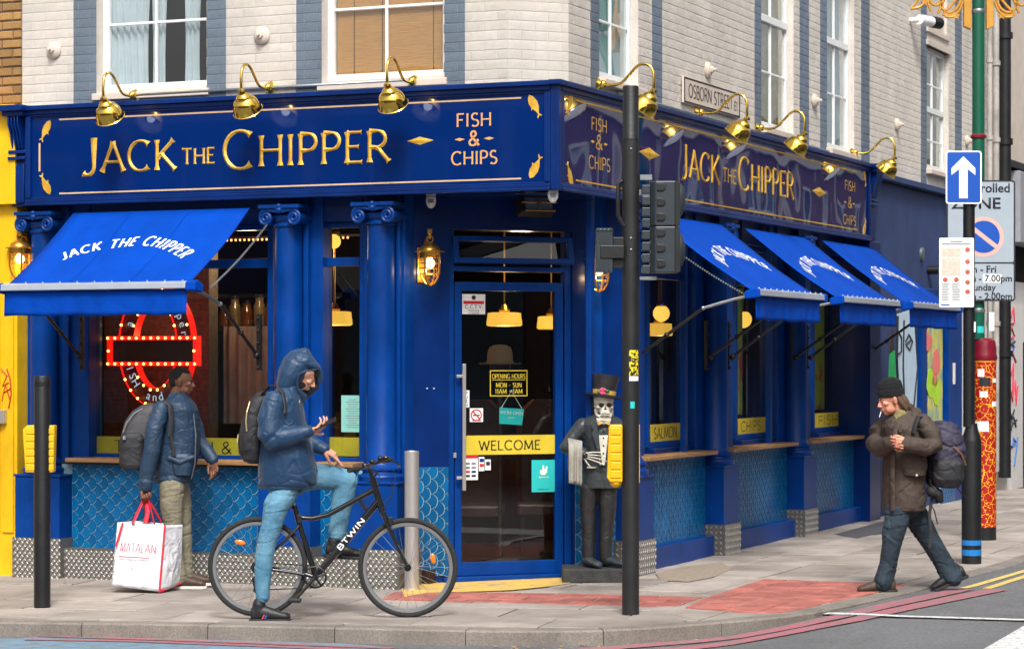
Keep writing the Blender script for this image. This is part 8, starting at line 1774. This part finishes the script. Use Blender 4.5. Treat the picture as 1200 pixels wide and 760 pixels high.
for px, a in ((690, -64), (714, -42)):
    b = MB(); Q = T(D_(px, 664.5, -.02)) @ Matrix.Rotation(R(a), 4, 'Z'); b.loft([[(x, w*math.cos(t), max(0, h*.5+h*.5*math.sin(t))) for t in [2*math.pi*i/14 for i in range(14)]] for x, w, h in ((-.07, .03, .07), (-.03, .045, .09), (.04, .047, .075), (.11, .05, .055), (.17, .042, .048), (.2, .02, .03))]); b.v = [tuple(Q @ Vector(v)) for v in b.v]; organic('shoe', b, MATS['statue_grey'], ST, None, .006, 2)
b = MB(); rows(b, R4(((684, 729, 573, .12, 0), (683, 730, 560, .125, 0), (686, 727, 540, .125, 0), (686, 727, 525, .13, 0), (684, 730, 508, .135, 0), (682, 732, 497, .13, 0), (687, 727, 490, .1, 0), (699, 717, 485, .06, 0)), 697, 683))
limb(b, [D_(684, 499, 0), D_(674, 511, .0), D_(665, 524, -.02)], [(9.5*s_, .075), (9*s_, .07), (8*s_, .062)]); limb(b, [D_(665, 525, -.02), D_(674, 528, -.1), D_(683, 531, -.16)], [(8*s_, .062), (7.5*s_, .055), (7*s_, .048)]); limb(b, [D_(729, 500, 0), D_(737, 520, 0), D_(738, 540, -.02), D_(738, 562, -.05)], [(9*s_, .075), (8*s_, .07), (7.5*s_, .06), (7*s_, .05)])
organic('jacket', b, MATS['statue_grey'], ST, None, .007, 2, folds=[(.004, (5, 4, 6), 5)])
b = MB(); b.hexa([D_(703, 545, -.146), D_(709, 545, -.146), D_(709, 545, -.12), D_(703, 545, -.12)], [D_(699, 490, -.11), D_(717, 490, -.11), D_(716, 490, -.08), D_(700, 490, -.08)]); b.hexa([D_(703.5, 545, -.146), D_(708.5, 545, -.146), D_(708, 545, -.12), D_(704, 545, -.12)], [D_(702, 510, -.15), D_(713, 510, -.15), D_(713, 510, -.12), D_(702, 510, -.12)]); part('shirt_front', b, MATS['bone'], ST, bevel=.004)
for yy in (504, 513, 522, 531): b = MB(); b.ball(D_(707.5, yy, -.15), .007, 8); part('button', b, MATS['statue_black'], ST, smooth=True)
for sg_ in (-1, 1):
    c = 708; P = [(c+sg_*9.5, 484), (c+sg_*15, 500), (c+sg_*12, 504), (c+sg_*14.5, 507), (c+sg_*1.5, 549), (c+sg_*5, 520), (c+sg_*7.5, 500)]; b = MB(); b.prism([(D_(x, y).x, D_(x, y).z) for x, y in P], -.158, -.12); part('lapel', b, MATS['statue_grey'], ST, bevel=.004)
    b = MB(); b.prism([(D_(c, 0).x, D_(0, 495.5).z), (D_(c+sg_*7, 0).x, D_(0, 492.5).z), (D_(c+sg_*7, 0).x, D_(0, 498.5).z)], -.168, -.14); part('bow_tie', b, MATS['statue_gold'], ST, bevel=.003)
b = MB(); b.box(D_(688, 0).x, D_(699, 0).x, -.138, -.12, D_(0, 548.5).z, D_(0, 547).z); part('pocket_trim', b, MATS['bone'], ST)
# skull
HS = headM(D_(708.5, 474, -.03), -84, 2, 1.02); MH = WM[ST] @ HS
b = MB(); b.ball((-.01, 0, .032), (.1, .08, .085), 20); b.ball((.04, 0, -.03), (.05, .052, .05), 16); b.ball((.055, 0, -.052), (.04, .042, .03), 14); b.ball((.045, 0, -.09), (.045, .042, .024), 14); b.ball((.076, 0, .022), (.018, .054, .014), 12)
for s in (-1, 1): b.ball((.058, s*.052, -.018), (.026, .018, .014), 12); limb(b, [(.05, s*.055, -.02), (.01, s*.075, -.014)], [.009, .008], 8); limb(b, [(-.0, s*.062, -.04), (.02, s*.056, -.085), (.06, s*.03, -.098)], [.016, .017, .016], 10)
limb(b, [(-.02, 0, -.05), (-.03, 0, -.12), (-.03, 0, -.16)], [.035, .03, .034], 12); sk_ = organic('skull', b, MATS['bone'], ST, MH, .004, 1)
for s in (-1, 1): b = MB(); b.ball((.082, s*.031, .001), (.017, .021, .0165), 14); part('eye_socket', b, MATS['socket'], sk_, MH, smooth=True)
b = MB(); b.prism([(-.011, -.036), (.011, -.036), (.0, -.01)], .094, .084, 'yz'); b.v = [(x, y, z) for x, y, z in b.v]; part('nose_cavity', b, MATS['socket'], sk_, MH, bevel=.002)
b = MB(); 
for k in range(8):
    a = (k-3.5)*.2; 
    for z in (-.062, -.077): b.ball((.05+.05*math.cos(a), .055*math.sin(a), z), (.006, .0055, .0075), 6)
part('teeth', b, MATS['bone'], sk_, MH, smooth=True); b = MB(); b.tube([(.05+.052*math.cos((k-4)*.2), .056*math.sin((k-4)*.2), -.0695) for k in range(9)], .0022, 5); part('mouth_gap', b, MATS['socket'], sk_, MH)
# hat
MHt = MH @ T((-.0, 0, .06)) @ Matrix.Rotation(R(-8), 4, 'X') @ Matrix.Rotation(R(-4), 4, 'Y'); ht = MB(); ht.lathe([(.0, -.01), (.1, -.01), (.155, .0), (.158, .01), (.1, .012), (.088, .02), (.088, .03), (.094, .1), (.106, .165), (.106, .172), (.0, .172)], n=36); ho = part('top_hat', ht, MATS['statue_black'], ST, MHt, smooth=True)
b = MB(); b.lathe([(.0905, .018), (.096, .05), (.0935, .05), (.089, .018)], n=36, closed=True); part('hat_band', b, MATS['statue_gold'], ho, MHt, smooth=True)
fl_ = MB(); 
for k in range(7): a = k*.9; fl_.ball((.096+.004*(k % 2), -.03+.02*math.cos(a)*(k > 0), .036+.018*math.sin(a)*(k > 0)), .014, 8)
part('rose', fl_, MATS['rose'], ho, MHt, smooth=True); fl_ = MB(); fl_.ball((.1, .005, .044), (.008, .02, .012), 8); fl_.ball((.098, -.062, .03), (.008, .014, .016), 8); part('leaf', fl_, MATS['leaf_green'], ho, MHt, smooth=True)
# bony hand and towel
hand(ST, T(D_(683, 533, -.19)) @ Matrix.Rotation(R(6), 4, 'Y') @ Matrix.Rotation(R(-70), 4, 'X'), 'bone', curl=(6, 8, 10, 14), thumb=(52, 0, 6), side=1, s=1.02, spread=9, skel=True)
b = MB(); limb(b, [D_(681, 531, -.16), D_(685, 533, -.185)], [(5*s_, .035), (4.2*s_, .03)], 12); part('shirt_cuff', b, MATS['statue_black'], ST, smooth=True)
rw = []
for j in range(25):
    t = j/24; row = []
    for i in range(21):
        u = i/20; x = D_(666+16.5*u, 0).x
        if t < .5: y = -.225-.016*math.sin(u*9)-.009*math.sin(u*23); z = D_(0, 567-(567-521)*min(1, t/.42)).z+(.0 if t < .42 else 0)
        else: y = -.02+.01*math.sin(u*9); z = D_(0, 521+(t-.58)*80 if t > .58 else 521).z
        if .36 < t < .64: a = (t-.36)/.28*math.pi; y = -.115-.11*math.cos(a); z = D_(0, 524).z+.062*math.sin(a)
        z -= .022*(u-.5); row.append((x, y, z))
    rw.append(row)
b = MB(); b.sheet(rw); TW = part('towel', b, MATS['towel'], ST, smooth='all'); TW.modifiers.new('t', 'SOLIDIFY').thickness = .008
